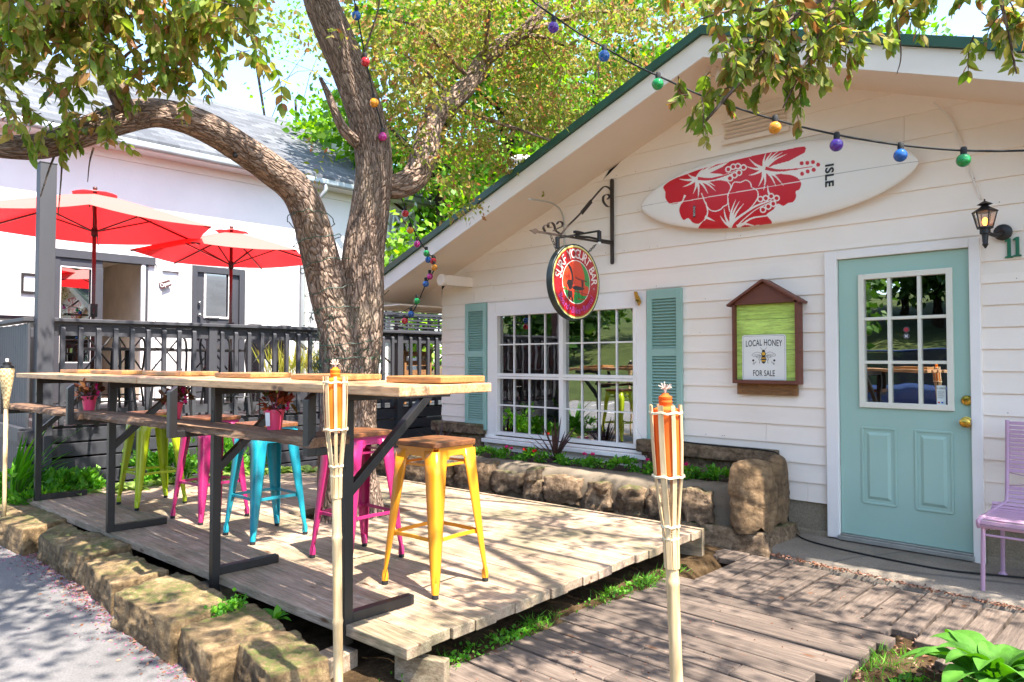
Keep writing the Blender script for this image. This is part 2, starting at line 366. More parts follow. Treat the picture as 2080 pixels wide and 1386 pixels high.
M['leaf_mid'] = leafmat('crabapple_leaf_far', [(0, '6f8030'), (.3, '84903c'), (.55, '90903f'), (.78, 'a08a58'), (.94, 'a2684a'), (1, '8a9a38')], .5)
M['leaf_maple'] = leafmat('maple_leaf', [(0, '4a7a20'), (.5, '6c9828'), (1, '92b43a')], .5)
M['leaf_dark'] = leafmat('dark_leaf', [(0, '2a4a18'), (.5, '3d5f20'), (1, '55752a')], .3)
M['leaf_bed'] = leafmat('bedding_leaf', [(0, '3f7a1c'), (.5, '5c9a2a'), (1, '82b53c')], .4)
M['leaf_hosta'] = leafmat('hosta_leaf', [(0, '3f7024'), (.5, '4f8428'), (1, '669a38')], .3, rough=.75)
M['leaf_vari'] = leafmat('variegated_hosta_leaf', [(0, '4a7a2c'), (.5, '7f9c44'), (1, 'c0c880')], .35, rough=.4)
M['leaf_cord'] = leafmat('cordyline_leaf', [(0, '3a2a28'), (.5, '4d3434'), (1, '6a4a44')], .15)
M['pinkpetal'] = leafmat('pink_petal', [(0, 'b04a78'), (.5, 'c46a8e'), (1, 'c99aa8')], .3)
M['magflower'] = leafmat('magenta_flower', [(0, 'd01a72'), (1, 'e8408f')], .3)
M['redflower'] = leafmat('red_flower', [(0, 'c81e28'), (1, 'e0323a')], .3)
M['litter'] = leafmat('dry_litter', [(0, '6a3a22'), (.5, '8a6048'), (1, 'a88470')], .1)
SHN = 180
# ================================================================ ground, pavement, road
def hgt(x, y):
    b = -.225
    def sm(a, c, v): t = min(1, max(0, (v-a)/(c-a))); return t*t*(3-2*t)
    up = sm(1.35, 2.0, y) if x < -2.5 else sm(.2, 1.2, y)
    h = b + up*-.01
    h += .055*up*sm(-3.2, -2.65, x)*(1-sm(-2.5, -2.3, x))
    h += .13*sm(-6.5, -7.0, x)*sm(1.75, 2.1, y) if x < -6.4 else 0
    if y > .9 and x > -9 and x < 1: h += .02*noise.noise(Vector((x*5, y*5, 0)))+.012*noise.noise(Vector((x*17, y*17, 3)))
    if x > -1.2 and 1.5 < y < 4.2: h += .015+.02*noise.noise(Vector((x*9, y*9, 5)))
    if y < -9.3: h += min(7., (-9.3-y)*.17)+.12*noise.noise(Vector((x*.25, y*.25, 0)))
    if x < -1.16 and y > 2.2: h -= .035*sm(-2.5, -2.35, x)
    if y > 4.2 and x > -2.5: h -= .05
    return h
xs = [-320, -160, -80, -50, -35, -25, -18, -14, -11, -9.5]+[-8.6+.08*i for i in range(118)]+[1.2, 2, 4, 7, 11, 18, 30, 60, 140, 300]
ys = [-300, -160, -90, -60, -48, -40, -34, -28, -23, -19, -16, -14, -12, -10.5, -9.6, -9.2, -7, -4, -2, -.6, .2]+[.6+.08*i for i in range(66)]+[6.4, 8, 11, 16, 25, 40, 80, 160, 320]
V = np.array([(x, y, hgt(x, y)) for y in ys for x in xs]); nx = len(xs)
F = np.array([(j*nx+i, j*nx+i+1, (j+1)*nx+i+1, (j+1)*nx+i) for j in range(len(ys)-1) for i in range(nx-1)])
tag(npmesh('ground', V, F, M['soil'], smooth=True), kind='structure')
pv = MB()
for i in range(-16, 10):          # pavement slabs with joints
    x0 = i*1.52-.1
    pv.b2((x0+.004, -.9, -.5), (x0+1.516, .245, -.202)); pv.b2((x0+.004, .253, -.5), (x0+1.516, 1.40 if x0 < -3.2 else .9, -.2))
tag(pv.build('pavement', M['concrete'], bevel=.006), kind='structure')
rd = MB(); rd.b2((-80, -9.1, -.6), (60, -1.1, -.221)); tag(rd.build('road', M['asphalt']), kind='structure')
kb = MB(); kb.b2((-80, -1.1, -.6), (60, -.905, -.198)); tag(kb.build('kerb', M['concrete'], bevel=.01), kind='structure')
mk = MB()
for i in range(-8, 6): mk.b2((i*4, -5.1, -.2205), (i*4+2, -4.98, -.217))
for i in range(-12, 8): mk.b2((i*2.8, -9.0, -.2205), (i*2.8+.1, -7.0, -.217))
tag(mk.build('road_marking', plain('marking_paint', 'd8d4cc', .8)), kind='structure')

# ================================================================ new deck (turned 3.5 degrees from the house)
A = R(3.5)
DK = Matrix.Translation((-2.40, 1.84, 0)) @ Matrix.Rotation(A, 4, 'Z')       # local x runs along the boards (negative = away), y to the house
def DKP(x, y, z=0): return DK @ Vector((x, y, z))
deck = thing('wooden_deck', 'low new timber deck of pale pressure treated boards under the coloured stools', 'deck')
bd = MB(); random.seed(3)
LEN = 5.05
for i in range(19):
    y0 = i*.1425; y1 = y0+.138
    x1 = random.uniform(-.012, .012)
    if i == 0: x1 += .03
    cuts = [x1]+([random.choice([-1.2, -2.4, -3.3, -1.9])] if i not in (0, 4, 9, 13) else [-3.7])+[-LEN+random.uniform(-.02, .02)]
    cuts[-1] = -5.3+.055*i+random.uniform(-.03, .03)
    if i == 1: cuts[1] = -.62
    if i == 3: cuts[1] = -1.0
    for a, b in zip(cuts[:-1], cuts[1:]):
        dz = random.uniform(-.0015, .0015)
        # the trunk comes up through the deck: shorten boards round it
        t = DK.inverted() @ Vector((-4.85, 3.2, 0)); r = .33
        if y1 > t.y-r and y0 < t.y+r and a > t.x-r and b < t.x+r:
            segs = [(a, t.x+r), (t.x-r, b)]
        else: segs = [(a, b)]
        for p, q in segs:
            if p-q > .03: bd.box(((p+q)/2, (y0+y1)/2, -.025+dz), (p-q-.003, y1-y0, .05), M=DK)
bd.build('deck_board', M['newwood'], deck, bevel=.004)['kind'] = 'stuff'
jo = MB()
jo.box((-2.3, 19*.1425+.021, -.095), (4.62, .038, .2), M=DK)
for k in range(8): jo.box((-.42-.58*k, 1.45, -.121), (.04, 2.3, .14), M=DK)
jo.build('joist', M['newwood'], deck)
for (x, y, z, s, rz) in [(-.42, -.12, -.17, (.13, .34, .1), .1), (-1.72, -.02, -.15, (.22, .34, .1), -.1), (-.02, .12, -.15, (.24, .05, .15), .35), (-3.2, .1, -.15, (.2, .3, .12), .1)]:
    b = MB(); b.box((x, y, z), s, rz, M=DK); b.build('support_block', M['newwood'], deck, bevel=.005)

# ================================================================ old boardwalk
ow = MB(); random.seed(5)
for i in range(22):
    y0 = 1.0+i*.1385
    if y0 > 3.95: break
    x1 = -1.16-(.0 if y0 > 3.2 else .04)+random.uniform(-.05, .03)
    x0 = -2.46+random.uniform(-.05, .03)
    if y0 < 3.15: x1 = -1.28+random.uniform(-.05, .03)
    cut = random.choice([None, None, random.uniform(-2.1, -1.5)])
    z = -.207+random.uniform(-.004, .004)
    for a, b in ([(x0, x1)] if cut is None else [(x0, cut-.002), (cut+.002, x1)]):
        ow.bar((a, y0+.066+a*-.0, z), (b, y0+.066+random.uniform(-.004, .004), z+random.uniform(-.003, .003)), .13, .04)
tag(ow.build('boardwalk', M['oldwood'], bevel=.005), kind='structure')
ow = MB()
for i in range(20):
    x0 = -2.62+i*.1415
    y0 = 4.055-(.02 if x0 < -1.2 else .12 if x0 < -1.0 else .36 if x0 < -.9 else .3)+random.uniform(-.015, .01); y1 = 4.86-(i*.011)+random.uniform(-.03, .03)
    if x0 < -2.45: y0 = 4.62
    ow.bar((x0+.07, y0, -.205+random.uniform(-.006, .006)), (x0+.07+random.uniform(-.01, .01), y1, -.205+random.uniform(-.006, .006)), .127, .04)
tag(ow.build('boardwalk_crossing', M['oldwoodY'], bevel=.005), kind='structure')
# worn concrete apron before the door
ap = MB(); n = 60; vs = []; fs = []
for j in range(7):
    for i in range(n+1):
        x = -2.75+i*3.6/n; ye = 4.93-.055*(x+2.4)*2+.05*noise.noise(Vector((x*3, 0, 1)))+.03*noise.noise(Vector((x*11, 0, 1)))
        y = ye+(5.52-ye)*[0, 0, .03, .1, .3, .6, 1][j]; z = [-.26, -.2, -.155, -.14, -.132, -.128, -.125][j]+.008*noise.noise(Vector((x*8, y*8, 2)))
        vs.append((x, y-(.02 if j == 0 else 0), z))
for j in range(6):
    for i in range(n): fs.append((j*(n+1)+i, j*(n+1)+i+1, (j+1)*(n+1)+i+1, (j+1)*(n+1)+i))
ap.add(vs, fs); tag(ap.build('path_apron', M['slab'], smooth=True), kind='structure')

# ================================================================ the white house with the gable
house = thing('cottage', 'white clapboard cottage with green edged gable roof and teal door', 'building', (0, 0, 0))
XR, ZP, SL = -2.69, 3.47, .37
OPEN = [(-5.60, -3.66, .34, 1.74), (-1.97, -1.09, -.2, 1.95)]
def siding(mb, z0, z1, hfun, off, lip, joints=True, xl=-6.46, xr=1.08):
    z = z0
    while z < z1:
        h = hfun(z); zt = min(z+h, z1); brk = sorted({z, zt}|{v for o in OPEN for v in (o[2], o[3]) if z < v < zt})
        for a, b in zip(brk[:-1], brk[1:]):
            iv = [(xl, xr)]
            for o in OPEN:
                if o[2] < (a+b)/2 < o[3]:
                    iv = [s for (p, q) in iv for s in ((p, min(q, o[0])), (max(p, o[1]), q)) if s[1]-s[0] > .005]
            if joints and random.random() < .55:
                jx = random.uniform(-6, .8); iv = [s for (p, q) in iv for s in (((p, jx-.0012), (jx+.0012, q)) if p+.2 < jx < q-.2 else ((p, q),))]
            for p, q in iv:
                ha, hb = (ZP-a)/SL, (ZP-b)/SL
                ha, hb = ha+.09, hb+.09; la, lb, ra, rb = max(p, XR-ha), max(p, XR-hb), min(q, XR+ha), min(q, XR+hb)
                if la >= ra: continue
                if lb > rb: lb = rb = (lb+rb)/2
                ya, yb = off-lip*(1-(a-z)/h), off-lip*(1-(b-z)/h)
                vs = [(la, ya, a), (ra, ya, a), (rb, yb, b), (lb, yb, b), (la, off+.004, a), (ra, off+.004, a), (rb, off+.004, b), (lb, off+.004, b)]
                mb.add(vs, [(0, 1, 2, 3), (4, 5, 1, 0), (0, 3, 7, 4), (1, 5, 6, 2)])
        z = zt
wl_ = MB(); random.seed(11)
siding(wl_, .115, ZP, lambda z: .1425 if z < 1.8 else .178, 5.5, .012)
m, t, b, o = nt('siding_paint'); v = coords(t, (1, 1, 1), rnd=False); g = N(t, 'NewGeometry')
cc = ramp(t, tex(t, v, 1.4, 7, .6), [(.3, 'eee0d2'), (.7, 'f6e9dc')]); cc = mixc(t, 1, cc, ramp(t, g.outputs['Random Per Island'], [(0, (.95, .94, .93, 1)), (1, (1, 1, 1, 1))]), 'MULTIPLY')
cc = mixc(t, ramp(t, tex(t, coords(t, (1, 1, 4)), 22, 8, .75), [(.695, '000000'), (.725, '909090')]), cc, lin('a5998c'))
t.links.new(cc, b.inputs['Base Color']); b.inputs['Roughness'].default_value = .5; bump(t, b, tex(t, coords(t, (.6, 1, 5)), 9, 7), .25, .004); M['siding'] = m
wall = wl_.build('wall', M['siding'], house)
bk = MB(); siding(bk, -.3, ZP, lambda z: .6, 5.6, .0, False)
x = bk.build('inner_wall', M['stucco'], house)
fo = MB(); fo.b2((-6.44, 5.515, -.5), (-1.99, 5.7, .13)); fo.b2((-1.07, 5.515, -.5), (1.06, 5.7, .13)); fo.build('foundation', M['found'], house)
fo = MB(); fo.b2((-2.34, 5.49, -.5), (-2.04, 5.516, -.09)); fo.b2((-1.05, 5.49, -.5), (1.06, 5.516, -.08)); fo.build('footing', M['found'], house, bevel=.01)
lg = MB()   # stone ledge below the siding behind the flower bed
for a, b in ((-6.5, -5.71), (-3.66, -2.41)):
    lg = MB(); lg.b2((a, 5.36, .375), (b, 5.50, .485)); lg.b2((a+.02, 5.42, .0), (b-.02, 5.50, .374)); lg.build('stone_ledge', M['wallrock'], house, bevel=.012)
# side walls, floor, ceiling, back of the interior
sw = MB(); sw.b2((-6.455, 5.505, -.3), (-6.40, 12, 1.78)); sw.b2((1.02, 5.505, -.3), (1.075, 12, 1.78)); sw.b2((-6.4, 11.9, -.3), (1.02, 12, 1.78)); sw.build('side_wall', M['siding'], house)
fl = MB(); fl.b2((-6.4, 5.61, -.12), (1.02, 11.9, -.06)); fl.build('floor', M['rustic'], house)
bw = MB(); bw.b2((-6.4, 8.6, -.06), (1.02, 8.7, 2.2)); bw.b2((-6.4, 5.61, 2.2), (1.02, 8.6, 2.26)); bw.build('partition', paint('room_paint', '8f8678', .8), house)
# roof: two slabs, green metal edge, white fascia, sloping soffit
roof = None
def zs(x): return ZP-SL*abs(x-XR)
rf = MB(); gr = MB(); fa = MB(); so = MB()
YF = 4.85
for s in (-1, 1):
    xe = XR+s*4.36; n = Vector((s*SL, 0, 1)).normalized(); t_ = 1/n.z
    def pt(x, y, up): return (x, y, zs(x)+up)
    def slab(mb, x0, x1, y0, y1, u0, u1):
        vs = [pt(x0, y0, u0), pt(x1, y0, u0), pt(x1, y1, u0), pt(x0, y1, u0), pt(x0, y0, u1), pt(x1, y0, u1), pt(x1, y1, u1), pt(x0, y1, u1)]
        fs = [(0, 3, 2, 1), (4, 5, 6, 7), (0, 1, 5, 4), (1, 2, 6, 5), (2, 3, 7, 6), (3, 0, 4, 7)]
        mb.add(vs, fs if x1 > x0 else [f[::-1] for f in fs])
    slab(so, XR, xe, YF+.022, 5.51, .02, .035)
    slab(fa, XR, xe+s*.0, YF, YF+.02, .0, .165)
    slab(gr, XR, xe+s*.03, YF-.03, YF+.06, .168, .235)
    slab(rf, XR, xe+s*.02, YF+.06, 12.3, .16, .232)
    slab(rf, XR, xe, YF+.04, 12.2, .05, .158)
so.b2((-7.04, 5.51, 1.79), (-6.46, 12.2, 1.81)); so.b2((1.08, 5.51, 1.79), (1.66, 12.2, 1.81))
so.b2((-7.04, YF+.03, 1.80), (-6.46, 5.51, 1.815)); so.b2((1.08, YF+.03, 1.8), (1.66, 5.51, 1.815))
so.add([(-6.47, 5.50, 1.81), (-6.47, 5.50, zs(-6.47)+.02), (-7.0, 5.50, zs(-7.0)+.02), (-7.0, 5.50, 1.81)], [(0, 1, 2, 3)])
roof = rf.build('roof', M['roofing'], house); gr.build('drip_edge', M['green'], roof); fa.build('fascia', M['white'], roof); so.build('soffit', M['soffit'], roof)
for a in (-7.07, 1.665): ef = MB(); ef.b2((a, YF, 1.78), (a+.025, 12.2, 2.0)); ef.build('eave_board', M['white'], roof)
# gable vent
gv = MB(); gv.b2((-2.86, 5.455, 2.965), (-2.30, 5.48, 3.0)); gv.b2((-2.86, 5.455, 3.14), (-2.30, 5.48, 3.175))
for i in range(4): gv.bar((-2.84, 5.468, 3.02+i*.034), (-2.32, 5.468, 3.02+i*.034), .03, .006, up=(0, .6, 1))
gv.build('gable_vent', M['soffit'], house)
# painted downspout end under the soffit
ds = MB(); ds.lathe([(.056, 0), (.064, .004), (.064, .05)], 20, Matrix.Translation((-5.98, 5.06, 2.06)) @ Matrix.Rotation(R(-90), 4, 'X'))
ds.b2((-6.03, 5.11, 2.005), (-5.93, 5.5, 2.115)); ds.build('vent_hood', M['soffit'], house, bevel=.006)
# window ------------------------------------------------------------
win = MB()
X0, X1, Z0, Z1 = -5.66, -3.61, .345, 1.81
win.b2((X0, 5.466, Z0), (X0+.125, 5.5, Z1)); win.b2((X1-.105, 5.466, Z0), (X1, 5.5, Z1)); win.b2((X0+.125, 5.466, 1.695), (X1-.105, 5.5, Z1))
window = win.build('window', M['trim'], house, bevel=.003)
sl = MB(); sl.b2((X0-.03, 5.40, .30), (X1+.03, 5.5, .34)); sl.b2((X0, 5.44, .345), (X1, 5.47, .372)); sl.build('sill', M['trim'], window, bevel=.005)
fr = MB(); a0, a1, zb, zt = X0+.125, X1-.105, .385, 1.695
xm = PY(1145, 690, 5.5).x; zm = PY(1145, 765, 5.5).z
for x in (a0, a1-.035): fr.b2((x, 5.455, zb), (x+.035, 5.52, zt))
for z in (zb, zt-.035): fr.b2((a0+.035, 5.457, z), (a1-.035, 5.518, z+.035))
fr.b2((xm-.026, 5.453, zb+.035), (xm+.026, 5.516, zt-.035)); 
for p, q in ((a0+.035, xm-.026), (xm+.026, a1-.035)):
    fr.b2((p, 5.452, zm-.035), (q, 5.516, zm-.012)); fr.b2((p, 5.459, zm-.008), (q, 5.516, zm+.022))
fr.build('frame', M['trim'], window, bevel=.002)
mu = MB()
for p, q in ((a0+.035, xm-.026), (xm+.026, a1-.035)):
    for za, zc in ((zb+.035, zm-.035), (zm+.022, zt-.035)):
        for k in (1, 2, 3): x = p+(q-p)*k/4; mu.b2((x-.007, 5.49, za), (x+.007, 5.512, zc))
        z = (za+zc)/2; mu.b2((p, 5.492, z-.007), (q, 5.51, z+.007))
mu.build('muntin', M['trim'], window)
gl = MB(); gl.b2((a0+.01, 5.502, zb+.01), (a1-.01, 5.505, zt-.01)); gl.build('pane', glassmat('window_glass', 'c8cec8', .34, wav=.12), window)
# shutters
def shutter(x0, x1, z0, z1):
    s = MB(); y0, y1 = 5.455, 5.485; w = .052
    s.b2((x0, y0, z0), (x0+w, y1, z1)); s.b2((x1-w, y0, z0), (x1, y1, z1)); zmid = z0+(z1-z0)*.60
    for a, b in ((z0, z0+.10), (zmid-.035, zmid+.035), (z1-.085, z1)): s.b2((x0+w, y0, a), (x1-w, y1, b))
    s.b2((x0+w, y1-.006, z0+.1), (x1-w, y1, z1-.085))
    for a, b in ((z0+.1, zmid-.035), (zmid+.035, z1-.085)):
        n = int((b-a)/.026)
        for i in range(n):
            z = a+(b-a)*(i+.5)/n; s.bar((x0+w, y0+.012, z), (x1-w, y0+.012, z), .026, .005, up=(0, -.75, 1))
    o = s.build('shutter', M['shutter'], house, bevel=.002); return o
shutter(-6.015, -5.675, .42, 1.815); shutter(-3.60, -3.25, .42, 1.81)
# window bracket remnant (brass flag holder)
hk = MB(); hk.bar((-3.72, 5.46, 1.80), (-3.66, 5.40, 1.72), .03, .02); hk.bar((-3.70, 5.46, 1.75), (-3.66, 5.44, 1.69), .012, .05); hk.build('hook', M['brass'], house)
# door ----------------------------------------------------------------
dt = MB(); dx0, dx1 = -2.04, -1.052
dt.b2((dx0, 5.458, -.115), (dx0+.088, 5.5, 1.985)); dt.b2((dx1-.062, 5.458, -.135), (dx1, 5.5, 1.985)); dt.b2((dx0+.088, 5.458, 1.925), (dx1-.062, 5.5, 1.985))
door = MB()
gx0, gx1, gz0, gz1 = -1.795, -1.224, .858, 1.79
sx0, sx1, sz0, sz1 = -1.948, -1.116, -.075, 1.922; ya, yb = 5.488, 5.53
door.b2((sx0, ya, sz0), (gx0, yb, sz1)); door.b2((gx1, ya, sz0), (sx1, yb, sz1)); door.b2((gx0, ya, gz1), (gx1, yb, sz1)); door.b2((gx0, ya, sz0), (gx1, yb, gz0))
drp = door.build('door', M['teal'], house)
dt.build('door_frame', M['trim'], house, bevel=.004)
pn = MB()
for a, b in ((-1.795, -1.578), (-1.45, -1.232)):
    z0, z1 = .165, .70
    for w0, y in ((0, ya-.004), ):
        pn.bar((a, y, z0), (a, y, z1), .006, .016); pn.bar((b, y, z0), (b, y, z1), .006, .016)
        for z in (z0, z1): pn.bar((a, y, z), (b, y, z), .006, .016)
    v = [(a+.03, ya-.001, z0+.03), (b-.03, ya-.001, z0+.03), (b-.03, ya-.001, z1-.03), (a+.03, ya-.001, z1-.03)]
    w = [(a+.05, ya-.011, z0+.05), (b-.05, ya-.011, z0+.05), (b-.05, ya-.011, z1-.05), (a+.05, ya-.011, z1-.05)]
    pn.add(v+w, [(4, 5, 6, 7), (0, 1, 5, 4), (1, 2, 6, 5), (2, 3, 7, 6), (3, 0, 4, 7)])
pn.build('panel', M['teal'], drp, bevel=.003)
lt = MB(); y0, y1 = 5.468, 5.50
for a, b in ((gx0-.012, gx0+.026), (gx1-.026, gx1+.012)): lt.b2((a, y0, gz0-.012), (b, y1, gz1+.012))
for a, b in ((gz0-.012, gz0+.026), (gz1-.026, gz1+.012)): lt.b2((gx0+.026, y0+.001, a), (gx1-.026, y1, b))
for k in (1, 2): x = gx0+(gx1-gx0)*k/3; lt.b2((x-.011, y0+.006, gz0+.026), (x+.011, y1, gz1-.026))
for k in (1, 2): z = gz0+(gz1-gz0)*k/3; lt.b2((gx0+.026, y0+.008, z-.011), (gx1-.026, y1, z+.011))
lt.build('glazing_frame', paint('cream_plastic', 'ddd8c8', .4, .04), drp, bevel=.002)
gl = MB(); gl.b2((gx0, 5.496, gz0), (gx1, 5.499, gz1)); gl.build('glass', glassmat('door_glass', '6a756a', .5, wav=.12), drp)
kn = MB(); kc = PY(1962, 858, 5.46); kn.lathe([(.036, 0), (.036, .006), (.014, .012), (.014, .03), (.028, .036), (.033, .048), (.031, .06), (.018, .068), (.001, .07)], 24, Matrix.Translation((kc.x, 5.488, kc.z)) @ Matrix.Rotation(R(90), 4, 'X'))
kn.build('handle', M['brass'], drp, smooth=True, angle=35)
kn = MB(); kc = PY(1962, 814, 5.46); kn.lathe([(.034, 0), (.034, .008), (.026, .02), (.014, .022), (.014, .026), (.001, .027)], 24, Matrix.Translation((kc.x, 5.488, kc.z)) @ Matrix.Rotation(R(90), 4, 'X')); kn.box((kc.x, 5.461, kc.z), (.004, .006, .014))
kn.build('deadbolt', M['brass'], drp, smooth=True, angle=35)
th = MB(); th.b2((sx0-.01, 5.43, -.118), (sx1+.01, 5.52, -.088)); th.b2((sx0, 5.455, -.087), (sx1, 5.52, -.078)); th.build('threshold', paint('worn_metal', '9a968e', .45, .15, 6, metal=.3), house, bevel=.004)
nl = MB(); rn = random.Random(8)
for i in range(150):
    x = rn.uniform(-6.3, .9); z = rn.uniform(.15, 3.3)
    if any(o_[0]-.15 < x < o_[1]+.15 and o_[2]-.1 < z < o_[3]+.1 for o_ in OPEN) or z > ZP-SL*abs(x-XR)-.06: continue
    row = (z-.115)//.1425; z = .115+row*.1425+.02 if z < 1.8 else 1.825+((z-1.825)//.178)*.178+.02
    nl.lathe([(.0035, 0), (.003, .0022)], 6, Matrix.Translation((x, 5.489, z)) @ Matrix.Rotation(R(90), 4, 'X'))
nl.build('nail', plain('rusty_nail', '7a6a5c', .8), wall)['kind'] = 'stuff'
# stickers on the door glass
st = MB(); c1 = PY(1841, 670, 5.494); c2 = PY(1841, 683, 5.494)
for c, r in ((c1, .021), (c2, .021)): st.lathe([(r, 0), (r, .0015)], 24, Matrix.Translation((c.x, 5.494, c.z)) @ Matrix.Rotation(R(90), 4, 'X'))
s1 = st.build('round_sticker', plain('dark_sticker', '4a4446', .4), drp)
st = MB(); st.lathe([(.014, 0), (.014, .001)], 20, Matrix.Translation((c1.x, 5.492, c1.z)) @ Matrix.Rotation(R(90), 4, 'X')); st.build('red_face', plain('sticker_red', 'b0303a', .4), s1)
st = MB()
for r_ in (45, -45): st.box((c2.x, 5.4915, c2.z), (.028, .001, .005), M=None) if False else st.bar(Vector((c2.x, 5.492, c2.z))-Vector((math.cos(R(r_)), 0, math.sin(R(r_))))*.014, Vector((c2.x, 5.492, c2.z))+Vector((math.cos(R(r_)), 0, math.sin(R(r_))))*.014, .001, .005)
st.build('cross_mark', plain('sticker_white', 'd8d8d8', .4), s1)
ps = MB(); pc = PY(1912, 803, 5.494); ps.b2((pc.x-.027, 5.4935, pc.z-.065), (pc.x+.027, 5.4945, pc.z+.065)); pap = ps.build('paper_notice', plain('notice_paper', 'cfd6d2', .6), drp)
v, f = text_geo('9 OPEN', .016); tx = MB(); tx.add([(a, b, .0015) for a, b, c in v], f, Matrix.Translation((pc.x, 5.4925, pc.z+.04)) @ FRONT)
for k in range(4): tx.b2((pc.x-.02, 5.4922, pc.z+.02-k*.013), (pc.x+.018-.006*(k % 2), 5.493, pc.z+.0225-k*.013))
tx.build('print', plain('notice_ink', '3a3a3a', .6), pap)
tx = MB(); tx.b2((pc.x-.02, 5.4922, pc.z-.055), (pc.x-.008, 5.493, pc.z-.045)); tx.build('red_mark', plain('notice_red', 'c03a3a', .6), pap)
tx = MB(); tx.b2((pc.x+.0, 5.4922, pc.z-.055), (pc.x+.012, 5.493, pc.z-.045)); tx.build('blue_mark', plain('notice_blue', '3a5ab0', .6), pap)
# conduits on the gable
cd = MB(); cd.tube(spline([PY(1895, 208, 5.46), PY(1930, 240, 5.48), PY(1955, 300, 5.48), PY(1975, 360, 5.48), PY(1993, 405, 5.48)], 6), .006, 8)
cd.build('conduit', M['white'], house, smooth=True)
cd = MB(); cd.tube(spline([Vector(PY(1075, 405, 4.9)), PY(1100, 408, 5.1), PY(1125, 415, 5.3), PY(1141, 432, 5.44), PY(1146, 470, 5.48), PY(1146, 590, 5.48)], 6), .009, 8)
cd.build('grey_conduit', paint('galvanised', 'b5b0a6', .4, .1, 8, metal=.4), house, smooth=True)
sp = thing('security_light', 'grey twin spotlight fixture under the peak of the cottage gable', 'light')
s = MB(); pb = PY(1452, 152, 5.05); zt_ = zs(pb.x)+.02; s.lathe([(.05, 0), (.05, .02), (.02, .03)], 16, Matrix.Translation((pb.x, 5.05, zt_)) @ Matrix.Rotation(R(180), 4, 'X')); s.build('base', M['soffit'], sp, smooth=True, angle=40)
for dx, tl in ((-.045, -.1), (.05, .5)):
    s = MB(); q = Vector((pb.x, 5.05, zt_-.02)); e = q+Vector((dx, -.02, -.055)); s.tube([q, e], .008, 8)
    d = Vector((tl*.35+dx*.2, -.25, -1)).normalized(); s.tube([e-d*.01, e, e+d*.02, e+d*.11], [.02, .024, .03, .036], 14); s.build('lamp_head', M['soffit'], sp, smooth=True, angle=40)

# cable lying from bed to door and on
cb = MB(); pts = [(-3.3, 5.37, .50), (-2.9, 5.37, .49), (-2.5, 5.36, .49), (-2.36, 5.37, .46), (-2.335, 5.40, .3), (-2.33, 5.42, .1), (-2.3, 5.40, -.05), (-2.2, 5.33, -.118), (-2.0, 5.22, -.122), (-1.6, 5.14, -.122), (-1.2, 5.12, -.122), (-.95, 5.2, -.12), (-.6, 5.3, -.12), (.5, 5.35, -.12)]
cb.tube(spline(pts, 5), .006, 7); tag(cb.build('power_cable', M['rubber'], smooth=True), 'thin black cable running down the siding and past the door sill', 'cable')
# interior things seen through the window
ir = thing('clothes_rack', 'dark wetsuits hanging from a rail inside the window', 'clothes rack', (0, 0, 0))
q = MB(); q.tube([(-5.6, 6.3, 1.45), (-4.5, 6.5, 1.45)], .012); q.tube([(-5.6, 6.3, 0-.06), (-5.6, 6.3, 1.45)], .012); q.tube([(-4.5, 6.5, -.06), (-4.5, 6.5, 1.45)], .012); q.build('rail', M['black'], ir)
for k in range(7): 
    q = MB(); x = -5.5+k*.15; y = 6.32+k*.025; q.add([(x-.03, y-.18, 1.35), (x+.03, y-.16, 1.35), (x+.03, y+.16, 1.35), (x-.03, y+.18, 1.35), (x-.05, y-.2, .35), (x+.04, y-.2, .35), (x+.04, y+.2, .35), (x-.05, y+.2, .35)], [(0,1,2,3),(7,6,5,4),(0,4,5,1),(1,5,6,2),(2,6,7,3),(3,7,4,0)]); q.build('wetsuit', paint('neoprene%d' % k, ['1c1e22', '222830', '1a1a1c'][k % 3], .7), ir, bevel=.02)
q = MB(); q.lathe([(.12, 0), (.15, .01), (.17, .34), (.16, .345), (.11, .02)], 20, c=(-5.25, 5.95, .36)); tag(q.build('bucket', M['trim'], smooth=True), 'white bucket standing inside the lower left window panes', 'bucket')
q = MB(); q.b2((-5.5, 5.8, .30), (-3.8, 6.15, .355)); q.b2((-5.45, 5.85, -.06), (-5.4, 6.1, .3)); q.b2((-3.9, 5.85, -.06), (-3.85, 6.1, .3)); tag(q.build('side_table', M['rustic']), 'wooden table inside the cottage behind the window glass', 'table')
